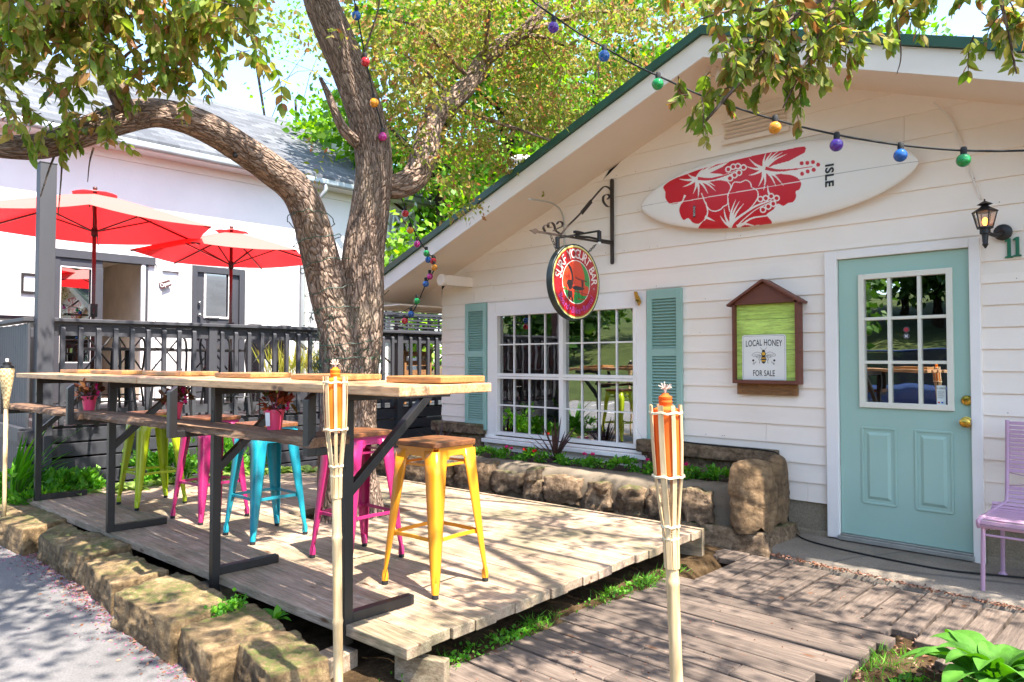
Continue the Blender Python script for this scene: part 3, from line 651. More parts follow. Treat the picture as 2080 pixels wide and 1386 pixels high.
# ================================================================ bar stools
def metal_paint(n, c): return paint(n, c, .28, .05, 4, .05, '5a5048', .69, coat=.2)
def make_stool(label, col, mat, loc, rz, group='coloured metal bar stools'):
    st = thing('bar_stool', label, 'stool', loc, rz, group)
    T, Bt, ZT = .150, .200, .715
    for k in range(4):
        Rm = Matrix.Rotation(k*math.pi/2, 4, 'Z'); m = MB(); vs = []; fs = []; nz = 7
        for i in range(nz):
            s = i/(nz-1); z = ZT*(1-s)+.022*s; c = T+(Bt-T)*(s**1.05); w = .064*(1-s)**.9+.025; r = .016
            sec = [(c-w, c), (c-r, c), (c-r*.3, c-r*.3), (c, c-r), (c, c-w)]
            g = .012*(1-s)+.004
            sec = [(c-w, c-g*.6), (c-w+.012, c), (c-r, c), (c-r*.3, c-r*.3), (c, c-r), (c, c-w+.012), (c-g*.6, c-w)]
            vs += [(-x, -y, z) for x, y in sec]
        n = 7
        for i in range(nz-1):
            for j in range(n-1): fs.append((i*n+j, (i+1)*n+j, (i+1)*n+j+1, i*n+j+1))
        m.add(vs, fs, Rm); lo = m.build('leg', mat, st, smooth=True, angle=50)
        so_ = lo.modifiers.new('thickness', 'SOLIDIFY'); so_.thickness = .004; so_.offset = -1
        # foot socket and rubber
        c = -Bt+.012; f = MB(); f.lathe([(.014, .028), (.017, .012), (.017, 0), (.012, -.001)], 12, Rm @ Matrix.Translation((c, c, 0))); f.build('rubber_foot', M['rubber'], lo)
        f = MB(); f.lathe([(.018, .02), (.018, .05), (.012, .075)], 12, Rm @ Matrix.Translation((c+.001, c+.001, 0))); f.build('socket', mat, lo, smooth=True, angle=40)
    ap_ = MB()
    for k in range(4):
        Rm = Matrix.Rotation(k*math.pi/2, 4, 'Z')
        # apron with a cut arch between the legs
        a = T-.09; vs = [(-T+.02, -T, ZT+.018), (T-.02, -T, ZT+.018), (T-.02, -T-.001, ZT-.045), (a-.0, -T-.002, ZT-.045), (a-.014, -T-.002, ZT-.028), (-a+.014, -T-.002, ZT-.028), (-a, -T-.002, ZT-.045), (-T+.02, -T-.001, ZT-.045)]
        w = [(x, y+.004, z) for x, y, z in vs]
        ap_.add(vs+w, [(0, 7, 6, 5, 4, 3, 2, 1), (8, 9, 10, 11, 12, 13, 14, 15)]+[(i, (i+1) % 8, 8+(i+1) % 8, 8+i) for i in range(8)], Rm)
        ap_.bar((-.14, -.135, ZT-.075), (.14, -.135, ZT-.075), .012, .012, M=Rm)
    ap_.box((0, 0, ZT+.016), (2*T-.005, 2*T-.005, .004))
    ap_.build('frame', mat, st)
    for k in range(4):
        Rm = Matrix.Rotation(k*math.pi/2, 4, 'Z'); c = -(T+(Bt-T)*.62)+.006
        f = MB(); pts = [(-.165, c+.004, .262), (-.12, c+.012, .272), (0, c+.014, .274), (.12, c+.012, .272), (.165, c+.004, .262)]
        for p, q in zip(pts[:-1], pts[1:]): f.bar(p, q, .007, .02, M=Rm)
        f.build('footrest', mat, st, bevel=.002)
    s_ = MB(); n = 40; h = T+.012; poly = []
    for i in range(n):
        th = 2*math.pi*i/n; e = .22; x = abs(math.cos(th))**e*math.copysign(h, math.cos(th)); y = abs(math.sin(th))**e*math.copysign(h, math.sin(th)); poly.append((x, y))
    s_.prism(poly, ZT+.019, ZT+.045); s_.build('seat', M['seatwood'], st, bevel=.004)
    return st
mY, mM, mT, mL = metal_paint('yellow_enamel', 'dd9020'), metal_paint('magenta_enamel', 'a3245f'), metal_paint('turquoise_enamel', '178a9c'), metal_paint('lime_enamel', 'a8bb18')
make_stool('yellow metal bar stool with brown wooden seat, nearest the camera end of the bar', 0, mY, (-2.976, 2.491, .001), R(5))
make_stool('magenta metal bar stool between the turquoise and the yellow stool', 0, mM, (-3.69, 2.478, .001), R(1))
make_stool('turquoise metal bar stool with brown wooden seat', 0, mT, (-4.613, 2.366, .001), R(1))
make_stool('magenta metal bar stool between the lime and the turquoise stool', 0, mM, (-5.43, 2.34, .001), R(8))
make_stool('lime green metal bar stool at the far end of the bar', 0, mL, (-6.28, 2.221, .001), R(2))

# ================================================================ bar table
bar = thing('bar_table', 'long outdoor bar with pale plank top on black square steel legs', 'table')
tb = MB(); L0, L1 = Vector((-7.45, 1.50, 0)), Vector((-2.13, 1.61, 0)); dr = (L1-L0).normalized(); nr = Vector((-dr.y, dr.x, 0))
for i in range(4):
    for (a, b) in ((0, .52+.03*i), (.522+.03*i, 1.0)):
        p = L0+dr*(a*5.32)+nr*(i*.137+.066); q = L0+dr*(b*5.32-(i*.02 if b == 1. else 0))+nr*(i*.137+.066)
        p.z, q.z = 1.053+a*.013, 1.053+b*.013; tb.bar(p, q, .133, .038)
tb.build('tabletop', M['barwood'], bar, bevel=.004)
legs_ = [(-7.12, 1.60), (-5.46, 1.66), (-3.95, 1.73), (-2.81, 1.83)]
for k, (x, y) in enumerate(legs_):
    zt = 1.034+(x+7.45)/5.3*.013-.003
    f = MB(); w = .045; lo = -.09 if k > 1 else .0
    f.b2((x-w/2, y-w/2, lo), (x+w/2, y+w/2, zt-.045)); f.b2((x-w/2, y-w/2, zt-.045), (x+w/2, y+.60, zt))
    f.b2((x-w/2, y+w/2, .001), (x+w/2, y+.37, .046))
    f.bar((x, y+.01, .585), (x, y+.47, zt-.035), .04, .04, up=(1, 0, 0))
    
    for (dy, dz) in ((-.024, .9), (-.024, .3)): f.lathe([(.006, 0), (.006, .004)], 8, Matrix.Translation((x, y+dy+.002, dz)) @ Matrix.Rotation(R(90), 4, 'X'))
    f.build('leg', M['black'], bar, bevel=.003)
    # elbow shelf bracket
    f = MB(); ys_ = [1.365, 1.425, 1.513, 1.66][k]; z0 = [.745, .752, .772, .766][k]
    f.b2((x-.022, ys_, z0), (x+.022, y-w/2-.001, z0+.036)); 
    v = [(x-.024, ys_-.04, z0), (x+.024, ys_-.04, z0), (x+.024, ys_-.001, z0), (x-.024, ys_-.001, z0)]; h2 = .245
    vt = [(a, b_, z0+h2+(.03 if b_ > ys_-.02 else -.0)) for a, b_, c in v]
    f.add(v+vt, [(0, 3, 2, 1), (4, 5, 6, 7), (0, 1, 5, 4), (1, 2, 6, 5), (2, 3, 7, 6), (3, 0, 4, 7)])
    f.build('bracket', M['black'], bar, bevel=.003)
# rustic live edge plank shelf, in two lengths
def plank(x0, y0, x1, y1, z0, z1, w, seed):
    n = 70; vs = []; fs = []
    d = Vector((x1-x0, y1-y0, 0)); L = d.length; d.normalize(); s = Vector((-d.y, d.x, 0))
    prof = [(-.5, -.9), (-.52, 0), (-.48, .9), (0, 1), (.48, .95), (.5, 0), (.48, -.95), (0, -1)]
    for i in range(n+1):
        t = i/n; c = Vector((x0, y0, z0+(z1-z0)*t))+d*(L*t)
        for j, (a, b) in enumerate(prof):
            nn = noise.noise(Vector((t*L*3+seed, j*.6, seed)))*.022+noise.noise(Vector((t*L*14, j*1.7, seed)))*.009
            vs.append(c+s*(a*w+(nn if abs(a) > .3 else 0))+Vector((0, 0, b*.021+nn*.25)))
    k = len(prof)
    for i in range(n):
        for j in range(k): fs.append((i*k+j, (i+1)*k+j, (i+1)*k+(j+1) % k, i*k+(j+1) % k))
    fs += [tuple(range(k)), tuple(n*k+j for j in range(k))[::-1]]
    m = MB(); m.add(vs, fs); return m
plank(-7.2, 1.48, -5.38, 1.54, .803, .811, .2, 1).build('shelf', M['rustic'], bar)
plank(-5.60, 1.545, -2.78, 1.73, .812, .826, .2, 9).build('shelf', M['rustic'], bar)
# wooden place boards on the bar
mats = [(-6.45, -5.9), (-5.60, -5.05), (-4.75, -4.2), (-3.9, -3.42), (-3.19, -2.75), (-2.58, -2.2)]
mats = [(-7.2, -6.72), (-6.42, -5.72), (-5.33, -4.7), (-4.22, -3.78), (-3.36, -2.93), (-2.57, -2.21)]
nm = ['farthest wooden place board at the far end of the bar top', 'wooden place board above the lime stool on the bar top', 'wooden place board above the far magenta stool', 'wooden place board above the turquoise stool', 'wooden place board above the near magenta stool, behind the bamboo torch', 'nearest wooden place board at the camera end of the bar top']
for (a, b), lb in zip(mats, nm):
    f = MB(); ya = 1.50+(a+7.45)*.0207; z = 1.0735+(a+7.45)/5.3*.013
    f.bar((a, ya+.39, z+.015), (b, ya+.39+(b-a)*.0207, z+.017), .25, .028)
    tag(f.build('place_board', M['matwood'], bevel=.005), lb, 'board', 'wooden place boards on the bar')

# ================================================================ torches
def torch(px, D, loc, ztop, label, lean=(0, 0), s=1., col='e8701c'):
    t = thing('bamboo_torch', label, 'torch', loc); zb = -.45-loc[2]; zt = ztop-loc[2]
    def L(z): return Vector((lean[0]*(z-zt), lean[1]*(z-zt), z))
    f = MB(); zz = [zb]; rr = [.0155*s]; z = zb
    segs = [.36, .33, .3, .32, .3, .31, .3]
    pole_top = zt-.37*s
    zc = zb; pts = []; rad = []; i = 0
    while zc < pole_top:
        ze = min(zc+segs[i % 7], pole_top); i += 1
        pts += [L(zc), L(zc+.006), L(zc+.02), L((zc+ze)/2), L(ze-.012)]; r = .0185*s; rad += [r*1.16, r*1.05, r, r*.98, r*1.02]; zc = ze
    pts.append(L(pole_top)); rad.append(.0185*s)
    f.tube(pts, rad, 14); f.build('pole', M['bamboo'], t, smooth=True)
    n = 8
    for k in range(n):                               # flared bamboo splits
        th = 2*math.pi*(k+.3)/n; f = MB(); P = []; 
        for (z, r) in ((pole_top-.1*s, .0195), (pole_top-.0, .0215), (pole_top+.09*s, .031), (pole_top+.17*s, .0405), (zt-.10*s, .0445), (zt, .0455)):
            P.append(L(z)+Vector((math.cos(th)*r*s, math.sin(th)*r*s, 0)))
        w = .0155*s if k % 2 == 0 else .012*s
        for a, b in zip(P[:-1], P[1:]): f.bar(a, b+(b-a).normalized()*.002, w, .0035*s, up=(math.cos(th), math.sin(th), 0))
        f.build('slat', M['bamboo'], t)
    f = MB(); f.lathe([(.028*s, zt-.21*s), (.038*s, zt-.20*s), (.0405*s, zt-.03*s), (.036*s, zt-.01*s), (.018*s, zt-.002), (.018*s, zt+.006), (.0195*s, zt+.008), (.0195*s, zt+.014), (.018*s, zt+.016), (.0195*s, zt+.018), (.0195*s, zt+.026), (.012*s, zt+.03), (.009*s, zt+.036)], 20, Matrix.Translation(L(zt)-L(zt)))
    f.v = [tuple(Vector(v)+Vector((lean[0]*(v[2]-zt), lean[1]*(v[2]-zt), 0))) for v in f.v]
    f.build('fuel_can', cloth('orange_can_%s' % col, col, .35), t, smooth=True, angle=40)
    for z, r in ((zt-.022*s, .0475), (zt-.205*s, .0465), (pole_top-.015, .022), (pole_top+.02, .0265)):
        f = MB(); pts = [L(z+.0025*math.sin(j*2.1))+Vector((math.cos(j/20*2*math.pi)*r*s, math.sin(j/20*2*math.pi)*r*s, 0)) for j in range(21)]
        f.tube(pts, .0022*s, 6); f.tube([p+Vector((0, 0, .0035)) for p in pts], .002*s, 6)
        f.build('cord_wrap', M.setdefault('twine', paint('twine', 'e3d3ae', .9)), t, smooth=True)
    f = MB(); random.seed(px)
    for k in range(26):
        a = random.uniform(0, 6.28); p = L(zt+.03*s); q = p+Vector((math.cos(a)*.004, math.sin(a)*.004, .018*s)); e = q+Vector((math.cos(a)*random.uniform(.004, .018)*s, math.sin(a)*random.uniform(.004, .018)*s, random.uniform(.0, .022)*s))
        f.tube([p, q, e], .0012*s, 4)
    f.build('wick', paint('frayed_wick', 'd9c0ae', .95), t)
    return t
p = PD(1352, 824, 2.1); torch(1, 2.1, (p.x, p.y, -.22), p.z, 'bamboo tiki torch with orange can standing on the old boardwalk', (-.022, -.028))
p = PD(681, 766, 2.62); torch(2, 2.62, (p.x, p.y, -.35), p.z, 'bamboo tiki torch with orange can standing before the bar', (-.012, -.012), .93, 'f08a1c')
# woven torch at the far left
p = PD(14, 748, 5.6); t = thing('woven_torch', 'tan woven basket torch with black cap at the left end of the bar', 'torch', (p.x, p.y, -.3)); z = p.z+.3
f = MB(); f.tube([(0, 0, -.1), (0, 0, z-.3)], .015, 10); f.build('pole', M['bamboo'], t, smooth=True)
m, tt, b, o = nt('woven_cane'); ch = N(tt, 'TexChecker'); ch.inputs['Scale'].default_value = 60; ch.inputs[1].default_value = lin('a88a5c'); ch.inputs[2].default_value = lin('d6bd8c'); tt.links.new(coords(tt, (1, 1, .9)), ch.inputs[0]); tt.links.new(ch.outputs[0], b.inputs['Base Color']); b.inputs['Roughness'].default_value = .8; bump(tt, b, ch.outputs[1], .6, .004)
f = MB(); f.lathe([(.018, z-.31), (.022, z-.25), (.05, z-.06), (.052, z-.01), (.045, z)], 20); f.build('basket', m, t, smooth=True, angle=40)
f = MB(); f.lathe([(.05, z), (.046, z+.02), (.03, z+.025), (.03, z+.045), (.02, z+.05)], 16); f.build('cap', M['black'], t, smooth=True, angle=40)
f = MB(); f.lathe([(.01, z+.05), (.012, z+.07), (.004, z+.075)], 10); f.build('wick', M['trim'], t)

# ================================================================ flower pots on the shelf
def leafblob(name, cen, rad, n, size, mat, parent=None, flat=.7, up=.3, fine=False, clumps=0, asp=.5, seed=1, droop=0., shape=None):
    rg = np.random.default_rng(seed); cen = np.array(cen, float); rad = np.array(rad, float)
    if clumps:
        cc = rg.normal(size=(clumps, 3)); cc /= np.linalg.norm(cc, axis=1)[:, None]; cc *= (rg.random(clumps)**.4)[:, None]
        pos = cc[rg.integers(0, clumps, n)]+rg.normal(size=(n, 3))*.16
    else:
        pos = rg.normal(size=(n, 3)); pos /= np.linalg.norm(pos, axis=1)[:, None]; pos *= (rg.random(n)**.38)[:, None]
    out = pos/(np.linalg.norm(pos, axis=1)[:, None]+1e-6); P = cen+pos*rad
    d = out*.8+rg.normal(size=(n, 3))*.7; d[:, 2] += up-droop
    return leafmesh(name, P, d, size*rg.uniform(.6, 1.25, n), asp, mat, parent, rg, fine)
def leafmesh(name, P, d, size, asp, mat, parent, rg, fine=False):
    n = len(P); d = d/(np.linalg.norm(d, axis=1)[:, None]+1e-9); r = rg.normal(size=(n, 3)); r[:, 2] += .8
    s = np.cross(d, r); s /= (np.linalg.norm(s, axis=1)[:, None]+1e-9); u = np.cross(s, d)
    Ls = size[:, None]; w = Ls*asp/2
    if not fine:
        k = .22
        V = np.stack([P, P+d*Ls*.45+s*w+u*w*k, P+d*Ls, P+d*Ls*.45-s*w+u*w*k], 1).reshape(-1, 3); b = np.arange(n)[:, None]*4
        F = np.concatenate([b+[0, 1, 2], b+[0, 2, 3]], 1).reshape(-1, 3)
    else:
        cv = rg.uniform(-.25, .1, n)[:, None]; k = .3
        def at(t, side, wf): return P+d*Ls*t+u*Ls*cv*t*t*1.5+s*w*wf*side+u*w*k*abs(side)*wf
        V = np.stack([at(0, 0, 0), at(.22, 1, .8), at(.22, 0, 0), at(.22, -1, .8), at(.5, 1, 1), at(.5, 0, 0), at(.5, -1, 1), at(.8, 1, .55), at(.8, 0, 0), at(.8, -1, .55), at(1, 0, 0)], 1).reshape(-1, 3)
        b = np.arange(n)[:, None]*11
        T = [[0, 1, 2], [0, 2, 3], [1, 4, 5], [1, 5, 2], [2, 5, 6], [2, 6, 3], [4, 7, 8], [4, 8, 5], [5, 8, 9], [5, 9, 6], [7, 10, 8], [8, 10, 9]]
        F = np.concatenate([b+t for t in T], 1).reshape(-1, 3)
    return npmesh(name, V, F, mat, parent, smooth=fine)
pinkpot = paint('pink_plastic', 'e8466e', .35, .04); M['soilpot'] = paint('potting_soil', '3a281c', 1, .3, 30)
M['leaf_bronze'] = leafmat('bronze_leaf', [(0, '4a5a22'), (.4, '6a3a2a'), (.7, '8a3a2a'), (1, 'a8522c')], .3)
M['leaf_dead'] = leafmat('wilted_leaf', [(0, '4a3a1c'), (.5, '5f3022'), (1, '6a4a2a')], .2)
for k, (px, X, mt, lb) in enumerate([(519, -3.27, 'leaf_bronze', 'pink flower pot with bronze and green leaves above the turquoise stool'), (345, -4.33, 'leaf_dead', 'pink flower pot with drooping brown leaves beside the second bracket'), (188, -5.62, 'leaf_dead', 'pink flower pot with wilted plant, farthest along the shelf')]):
    yy = 1.545+(X+5.6)/2.82*.185+.02; zz = .835+(X+5.6)/2.82*.013
    t = thing('flower_pot', lb, 'flower pot', (X, yy, zz), 0, 'pink flower pots on the bar shelf')
    f = MB(); f.lathe([(.033, 0), (.046, .085), (.05, .086), (.05, .098), (.044, .099), (.043, .09), (.001, .088)], 24); f.build('pot', pinkpot, t, smooth=True, angle=40)
    f = MB(); f.lathe([(.043, .089), (.001, .094)], 16); f.build('soil', M['soilpot'], t)
    leafblob('foliage', (0, 0, .13), (.075, .075, .05), 70, .055, M[mt], t, fine=True, asp=.5, seed=k+3, up=.3)
    f = MB()
    for j in range(4):
        a = j*1.9+k; f.tube([(0, 0, .09), (.02*math.cos(a), .02*math.sin(a), .14), (.05*math.cos(a), .05*math.sin(a), .19)], .002, 5)
    f.build('stem', M['pinkpetal'], t)
    for j, (dx, dz) in enumerate([(.085, .115), (.07, .165)][:1 if k == 0 else 2]):
        rg = np.random.default_rng(j+k); n = 6; th = np.arange(n)*math.pi/3; d = np.stack([np.cos(th)*.7, -np.ones(n)*.35, np.sin(th)], 1)
        leafmesh('flower', np.tile(np.array([[dx*.72, dx*.5, dz]]), (n, 1)), d, np.full(n, .028), .9, M['magflower'], t, rg)
    if k == 0:
        f = MB(); c = Vector((.03, -.037, .05)); f.add([(.006, -.047, .02), (.028, -.037, .02), (.038, -.044, .085), (.012, -.055, .085)], [(0, 1, 2, 3)]); f.build('price_label', M['trim'], t)

# ================================================================ raised patio with railing
patio = MB(); patio.b2((-11.9, 1.62, .42), (-7.9, 12, .552)); tag(patio.build('patio_floor', M['grey']), kind='structure')
XP = -7.85
sk = thing('patio_skirting', 'dark grey horizontal boards closing the raised patio below the railing', 'boarding')
f = MB()
for i in range(5): f.b2((XP-.03, 1.60, .405-i*.142), (XP+.0, 9.0, .53-i*.142))
f.build('board', M['darkgrey'], sk, bevel=.004)
def railing(y0, y1, label, posts, X=XP):
    r = thing('railing', label, 'railing', (0, 0, 0), 0, 'dark railings of the raised patio')
    f = MB(); f.b2((X-.07, y0, 1.548), (X+.07, y1, 1.585)); f.build('top_rail', M['grey'], r, bevel=.006)
    f = MB(); f.b2((X-.02, y0, 1.42), (X+.018, y1, 1.516)); f.b2((X-.02, y0, .62), (X+.018, y1, .71)); f.b2((X-.02, y0, 1.518), (X+.018, y1, 1.547)); f.build('cross_rail', M['grey'], r)
    n = round((y1-y0)/.153)
    for i in range(n):
        y = y0+(i+.5)*(y1-y0)/n
        if any(abs(y-p) < .08 for p in posts): continue
        f = MB(); w = .02; v = [(X+.02, y-w, .54), (X+.058, y-w, .57), (X+.058, y+w, .57), (X+.02, y+w, .54), (X+.02, y-w, 1.52), (X+.058, y-w, 1.485), (X+.058, y+w, 1.485), (X+.02, y+w, 1.52)]
        f.add(v, [(0, 3, 2, 1), (4, 5, 6, 7), (0, 1, 5, 4), (1, 2, 6, 5), (2, 3, 7, 6), (3, 0, 4, 7)]); f.build('baluster', M['grey'], r)
    for p in posts:
        f = MB(); f.b2((X-.045, p-.045, .30), (X+.045, p+.045, 1.63)); f.box((X, p, 1.643), (.12, .12, .022)); f.build('post', M['grey'], r, bevel=.004)
railing(1.86, 5.25, 'dark grey railing of the raised patio left of the crabapple trunk', [PX(430, 700, XP).y])
railing(5.25, 8.9, 'dark grey railing between the crabapple trunk and the cottage corner', [PX(810, 700, XP).y, 8.3])
f = MB(); yq = PX(89, 700, XP).y; f.b2((XP-.068, yq-.068, -.3), (XP+.068, yq+.068, 3.03)); f.b2((XP-.072, yq-.072, 3.031), (XP+.072, yq+.072, 3.045))
tag(f.build('fence_post', M['grey'], bevel=.004), 'tall grey square post at the corner of the patio railing', 'post')
fn = thing('side_fence', 'dark grey fence of upright boards running left from the tall post', 'fence'); f = MB()
x = XP-.07
while x > -13.5:
    f.b2((x-.088, 1.68, -.15), (x, 1.702, 1.53+random.uniform(-.004, .004))); x -= .094
f.build('board', M['grey'], fn, bevel=.003)
f = MB(); f.b2((-13.5, 1.64, 1.55), (XP-.07, 1.76, 1.585)); f.b2((-13.5, 1.703, 1.40), (XP-.07, 1.74, 1.49)); f.build('top_rail', M['grey'], fn, bevel=.004)
# inner low rail on the patio
f = MB(); yA, yB = PX(517, 660, -9.6).y, PX(578, 660, -9.6).y
for y in (yA, yB): f.b2((-9.65, y-.05, .58), (-9.55, y+.05, 1.66)); f.box((-9.6, y, 1.675), (.14, .14, .03))
f.b2((-9.63, yA, 1.56), (-9.57, yB, 1.6)); f.b2((-9.62, yA, 1.2), (-9.58, yB, 1.56)); f.bar((-9.6, yB, 1.62), (-9.6, yB+.35, 1.35), .05, .04)
tag(f.build('stair_rail', M['grey']), 'short dark stair rail with capped posts behind the patio chairs', 'railing')
# lattice screen and slatted bench end behind the tree
f = MB(); Xl = -8.3
for i in range(7): f.b2((Xl-.01, 5.0, 1.50+i*.05), (Xl+.01, 7.7, 1.525+i*.05))
for i in range(14): f.b2((Xl-.03, 5.0+i*.2, .6), (Xl-.012, 5.03+i*.2, 1.84))
f.b2((Xl-.02, 5.0, 1.83), (Xl+.02, 7.7, 1.87))
tag(f.build('lattice_screen', M['darkgrey']), 'dark lattice screen behind the railing next to the cottage', 'screen')
f = MB(); Xs = -8.0; ya_, yb_ = PX(818, 720, Xs).y, PX(875, 720, Xs).y
for y in (ya_, yb_-.05): f.b2((Xs-.03, y, .58), (Xs+.02, y+.05, 1.33))
for i in range(5): f.b2((Xs-.02, ya_+.05, .72+i*.13), (Xs+.0, yb_-.05, .79+i*.13))
f.b2((Xs-.5, ya_, .78), (Xs-.03, yb_, .82))
tag(f.build('slatted_bench', M['pallet']), 'brown slatted wooden bench behind the dark railing', 'bench')
f = MB(); f.b2((-8.9, 4.45, .575), (-8.6, 5.9, .98)); pl = tag(f.build('planter_box', M['darkgrey'], bevel=.01), 'long dark planter box holding yellow green ornamental grass', 'planter')
rg = np.random.default_rng(5); n = 520; P = np.stack([rg.uniform(-8.87, -8.63, n), rg.uniform(4.5, 5.85, n), np.full(n, .96)], 1); d = rg.normal(size=(n, 3))*.28; d[:, 2] = 1
M['leaf_grass'] = leafmat('ornamental_grass', [(0, '7a8a2a'), (.6, 'a8a848'), (1, 'cfc47a')], .5)
tag(leafmesh('ornamental_grass', P, d, rg.uniform(.25, .55, n), .03, M['leaf_grass'], None, rg), 'yellow green ornamental grass growing in the patio planter', 'plant')

# patio chairs and table
def bistro(loc, rz, lb):
    t = thing('patio_chair', lb, 'chair', loc, rz, 'black metal patio chairs'); mt = M['black']
    f = MB(); f.prism([(math.copysign(abs(math.cos(a))**.4*.2, math.cos(a)), math.copysign(abs(math.sin(a))**.4*.2, math.sin(a))) for a in [i*math.pi/12 for i in range(24)]], .45, .465); f.build('seat', mt, t, bevel=.004)
    for sx in (-1, 1):
        for sy in (-1, 1):
            f = MB(); top = (sx*.16, sy*.16, .45); f.tube([top, (sx*.2, sy*.2, 0)], .013, 8); f.build('leg', mt, t)
    f = MB(); f.tube(spline([(-.18, .17, .45), (-.19, .21, .7), (-.16, .23, .86), (0, .25, .9), (.16, .23, .86), (.19, .21, .7), (.18, .17, .45)], 5), .013, 8); f.build('back_frame', mt, t, smooth=True)
    f = MB(); f.tube([(-.15, .21, .5), (.13, .24, .87)], .009, 6); f.tube([(.15, .21, .5), (-.13, .24, .87)], .009, 6); f.build('cross_brace', mt, t)
    f = MB(); f.tube([(-.17, -.17, .2), (.17, .17, .2)], .008, 6); f.tube([(.17, -.17, .2), (-.17, .17, .2)], .008, 6); f.build('stretcher', mt, t)
    return t
for (x, y, rz, lb) in [(-7.85, 2.35, 95, 'black metal patio chair behind the railing, nearest the tall grey post'), (-7.9, 2.95, 75, 'black metal patio chair just left of the middle railing post'), (-7.85, 3.55, 100, 'black metal patio chair just right of the middle railing post'), (-8.0, 4.1, 80, 'black metal patio chair in front of the ornamental grass'), (-9.3, 2.9, -80, 'black metal patio chair between the two red parasols'), (-9.4, 3.9, -90, 'black metal patio chair by the far parasol pole')]:
    bistro((x, y, .576), R(rz-0), lb)
for (x, y, lb) in [(-8.55, 2.75, 'dark patio table under the large red parasol'), (-8.85, 3.75, 'dark patio table under the smaller red parasol')]:
    t = thing('patio_table', lb, 'table', (x, y, .576)); f = MB(); f.box((0, 0, .73), (.72, .72, .03)); f.build('tabletop', M['black'], t, bevel=.004); f = MB(); f.tube([(0, 0, 0), (0, 0, .715)], .03, 10); f.build('column', M['black'], t); f = MB(); f.box((0, 0, .012), (.5, .06, .02)); f.box((0, 0, .0125), (.06, .5, .019)); f.build('base', M['black'], t)

# ================================================================ parasols
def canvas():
    m, t, b, o = nt('red_canvas'); g = N(t, 'NewGeometry'); cc = mixc(t, g.outputs['Backfacing'], lin('f07a6e'), lin('e22428'))  # outer face paler: fading plus the sun-blown glare painted into the colour
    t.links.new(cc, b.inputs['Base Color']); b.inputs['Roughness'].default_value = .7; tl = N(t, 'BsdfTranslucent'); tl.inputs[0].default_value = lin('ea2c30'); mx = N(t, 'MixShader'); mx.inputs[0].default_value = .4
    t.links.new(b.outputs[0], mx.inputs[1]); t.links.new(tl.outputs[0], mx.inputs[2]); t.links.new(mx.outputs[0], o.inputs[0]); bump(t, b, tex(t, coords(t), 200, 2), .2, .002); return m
def parasol(loc, hr, hp, r, rot, lb):
    t = thing('parasol', lb, 'parasol', loc, 0, 'red parasols on the patio'); z0 = loc[2]; hr -= z0; hp -= z0
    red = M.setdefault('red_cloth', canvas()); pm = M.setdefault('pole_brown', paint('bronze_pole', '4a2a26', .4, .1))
    m = MB(); n = 6; vs = []; fs = []; ks = 7; js = 6
    for k in range(n):
        a0, a1 = rot+k*math.pi/3, rot+(k+1)*math.pi/3; b = len(vs)
        for i in range(ks+1):
            s = .12+.88*i/ks
            for j in range(js+1):
                u = j/js; x = (math.cos(a0)*(1-u)+math.cos(a1)*u)*r*s; y = (math.sin(a0)*(1-u)+math.sin(a1)*u)*r*s
                sag = .05*4*u*(1-u)*s*s; z = hp-(hp-hr)*(s**1.08)-sag*.45; q = 1-.05*4*u*(1-u)*s*s; vs.append((x*q, y*q, z))
        for i in range(ks):
            for j in range(js): A_ = b+i*(js+1)+j; fs.append((A_, A_+js+1, A_+js+2, A_+1))
        e = b+ks*(js+1); 
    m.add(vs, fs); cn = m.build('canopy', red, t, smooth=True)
    m = MB()
    for k in range(n):
        a0, a1 = rot+k*math.pi/3, rot+(k+1)*math.pi/3; v = []
        for i, s in enumerate((0.02, .1, .19)):
            for j in range(5):
                u = j/4; v.append(((math.cos(a0)*(1-u)+math.cos(a1)*u)*r*s, (math.sin(a0)*(1-u)+math.sin(a1)*u)*r*s, hp+.035-(hp-hr)*s*.9+(.018*math.sin(u*math.pi) if i == 2 else 0)))
        m.add(v, [(i*5+j, (i+1)*5+j, (i+1)*5+j+1, i*5+j+1) for i in range(2) for j in range(4)])
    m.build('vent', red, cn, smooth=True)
    m = MB(); m.tube([(0, 0, 0), (0, 0, hp+.02)], .021, 12); m.ball((0, 0, hp+.05), .025); m.build('pole', pm, t, smooth=True)
    m = MB(); m.lathe([(.03, hp-.5), (.034, hp-.49), (.034, hp-.42), (.022, hp-.40)], 12); m.build('hub', M['black'], t)
    for k in range(n):
        a = rot+k*math.pi/3; c, s_ = math.cos(a), math.sin(a); m = MB()
        m.bar((c*.03, s_*.03, hp-.055), (c*r*.985, s_*r*.985, hr-.012), .014, .02); rb = m.build('rib', pm, t)
        m = MB(); m.bar((c*.03, s_*.03, hp-.44), (c*r*.5, s_*r*.5, hp-(hp-hr)*.47-.03), .012, .016); m.build('strut', pm, rb)
    m = MB(); m.box((0, -.0, hr-.95), (.075, .075, .15)); m.bar((.04, 0, hr-.93), (.085, -.02, hr-1.0), .014, .02); m.build('crank', M['black'], t, bevel=.02)
    m = MB(); m.lathe([(.24, 0), (.22, .05), (.05, .07), (.04, .25)], 24); m.build('base', M['black'], t, smooth=True, angle=40)
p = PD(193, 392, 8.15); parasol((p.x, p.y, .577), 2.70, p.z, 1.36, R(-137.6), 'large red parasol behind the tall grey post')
p = PD(470, 470, 9.5); parasol((p.x, p.y, .577), 2.56, p.z, 1.20, R(-137.6-28), 'smaller red parasol beside the dark half glazed door')

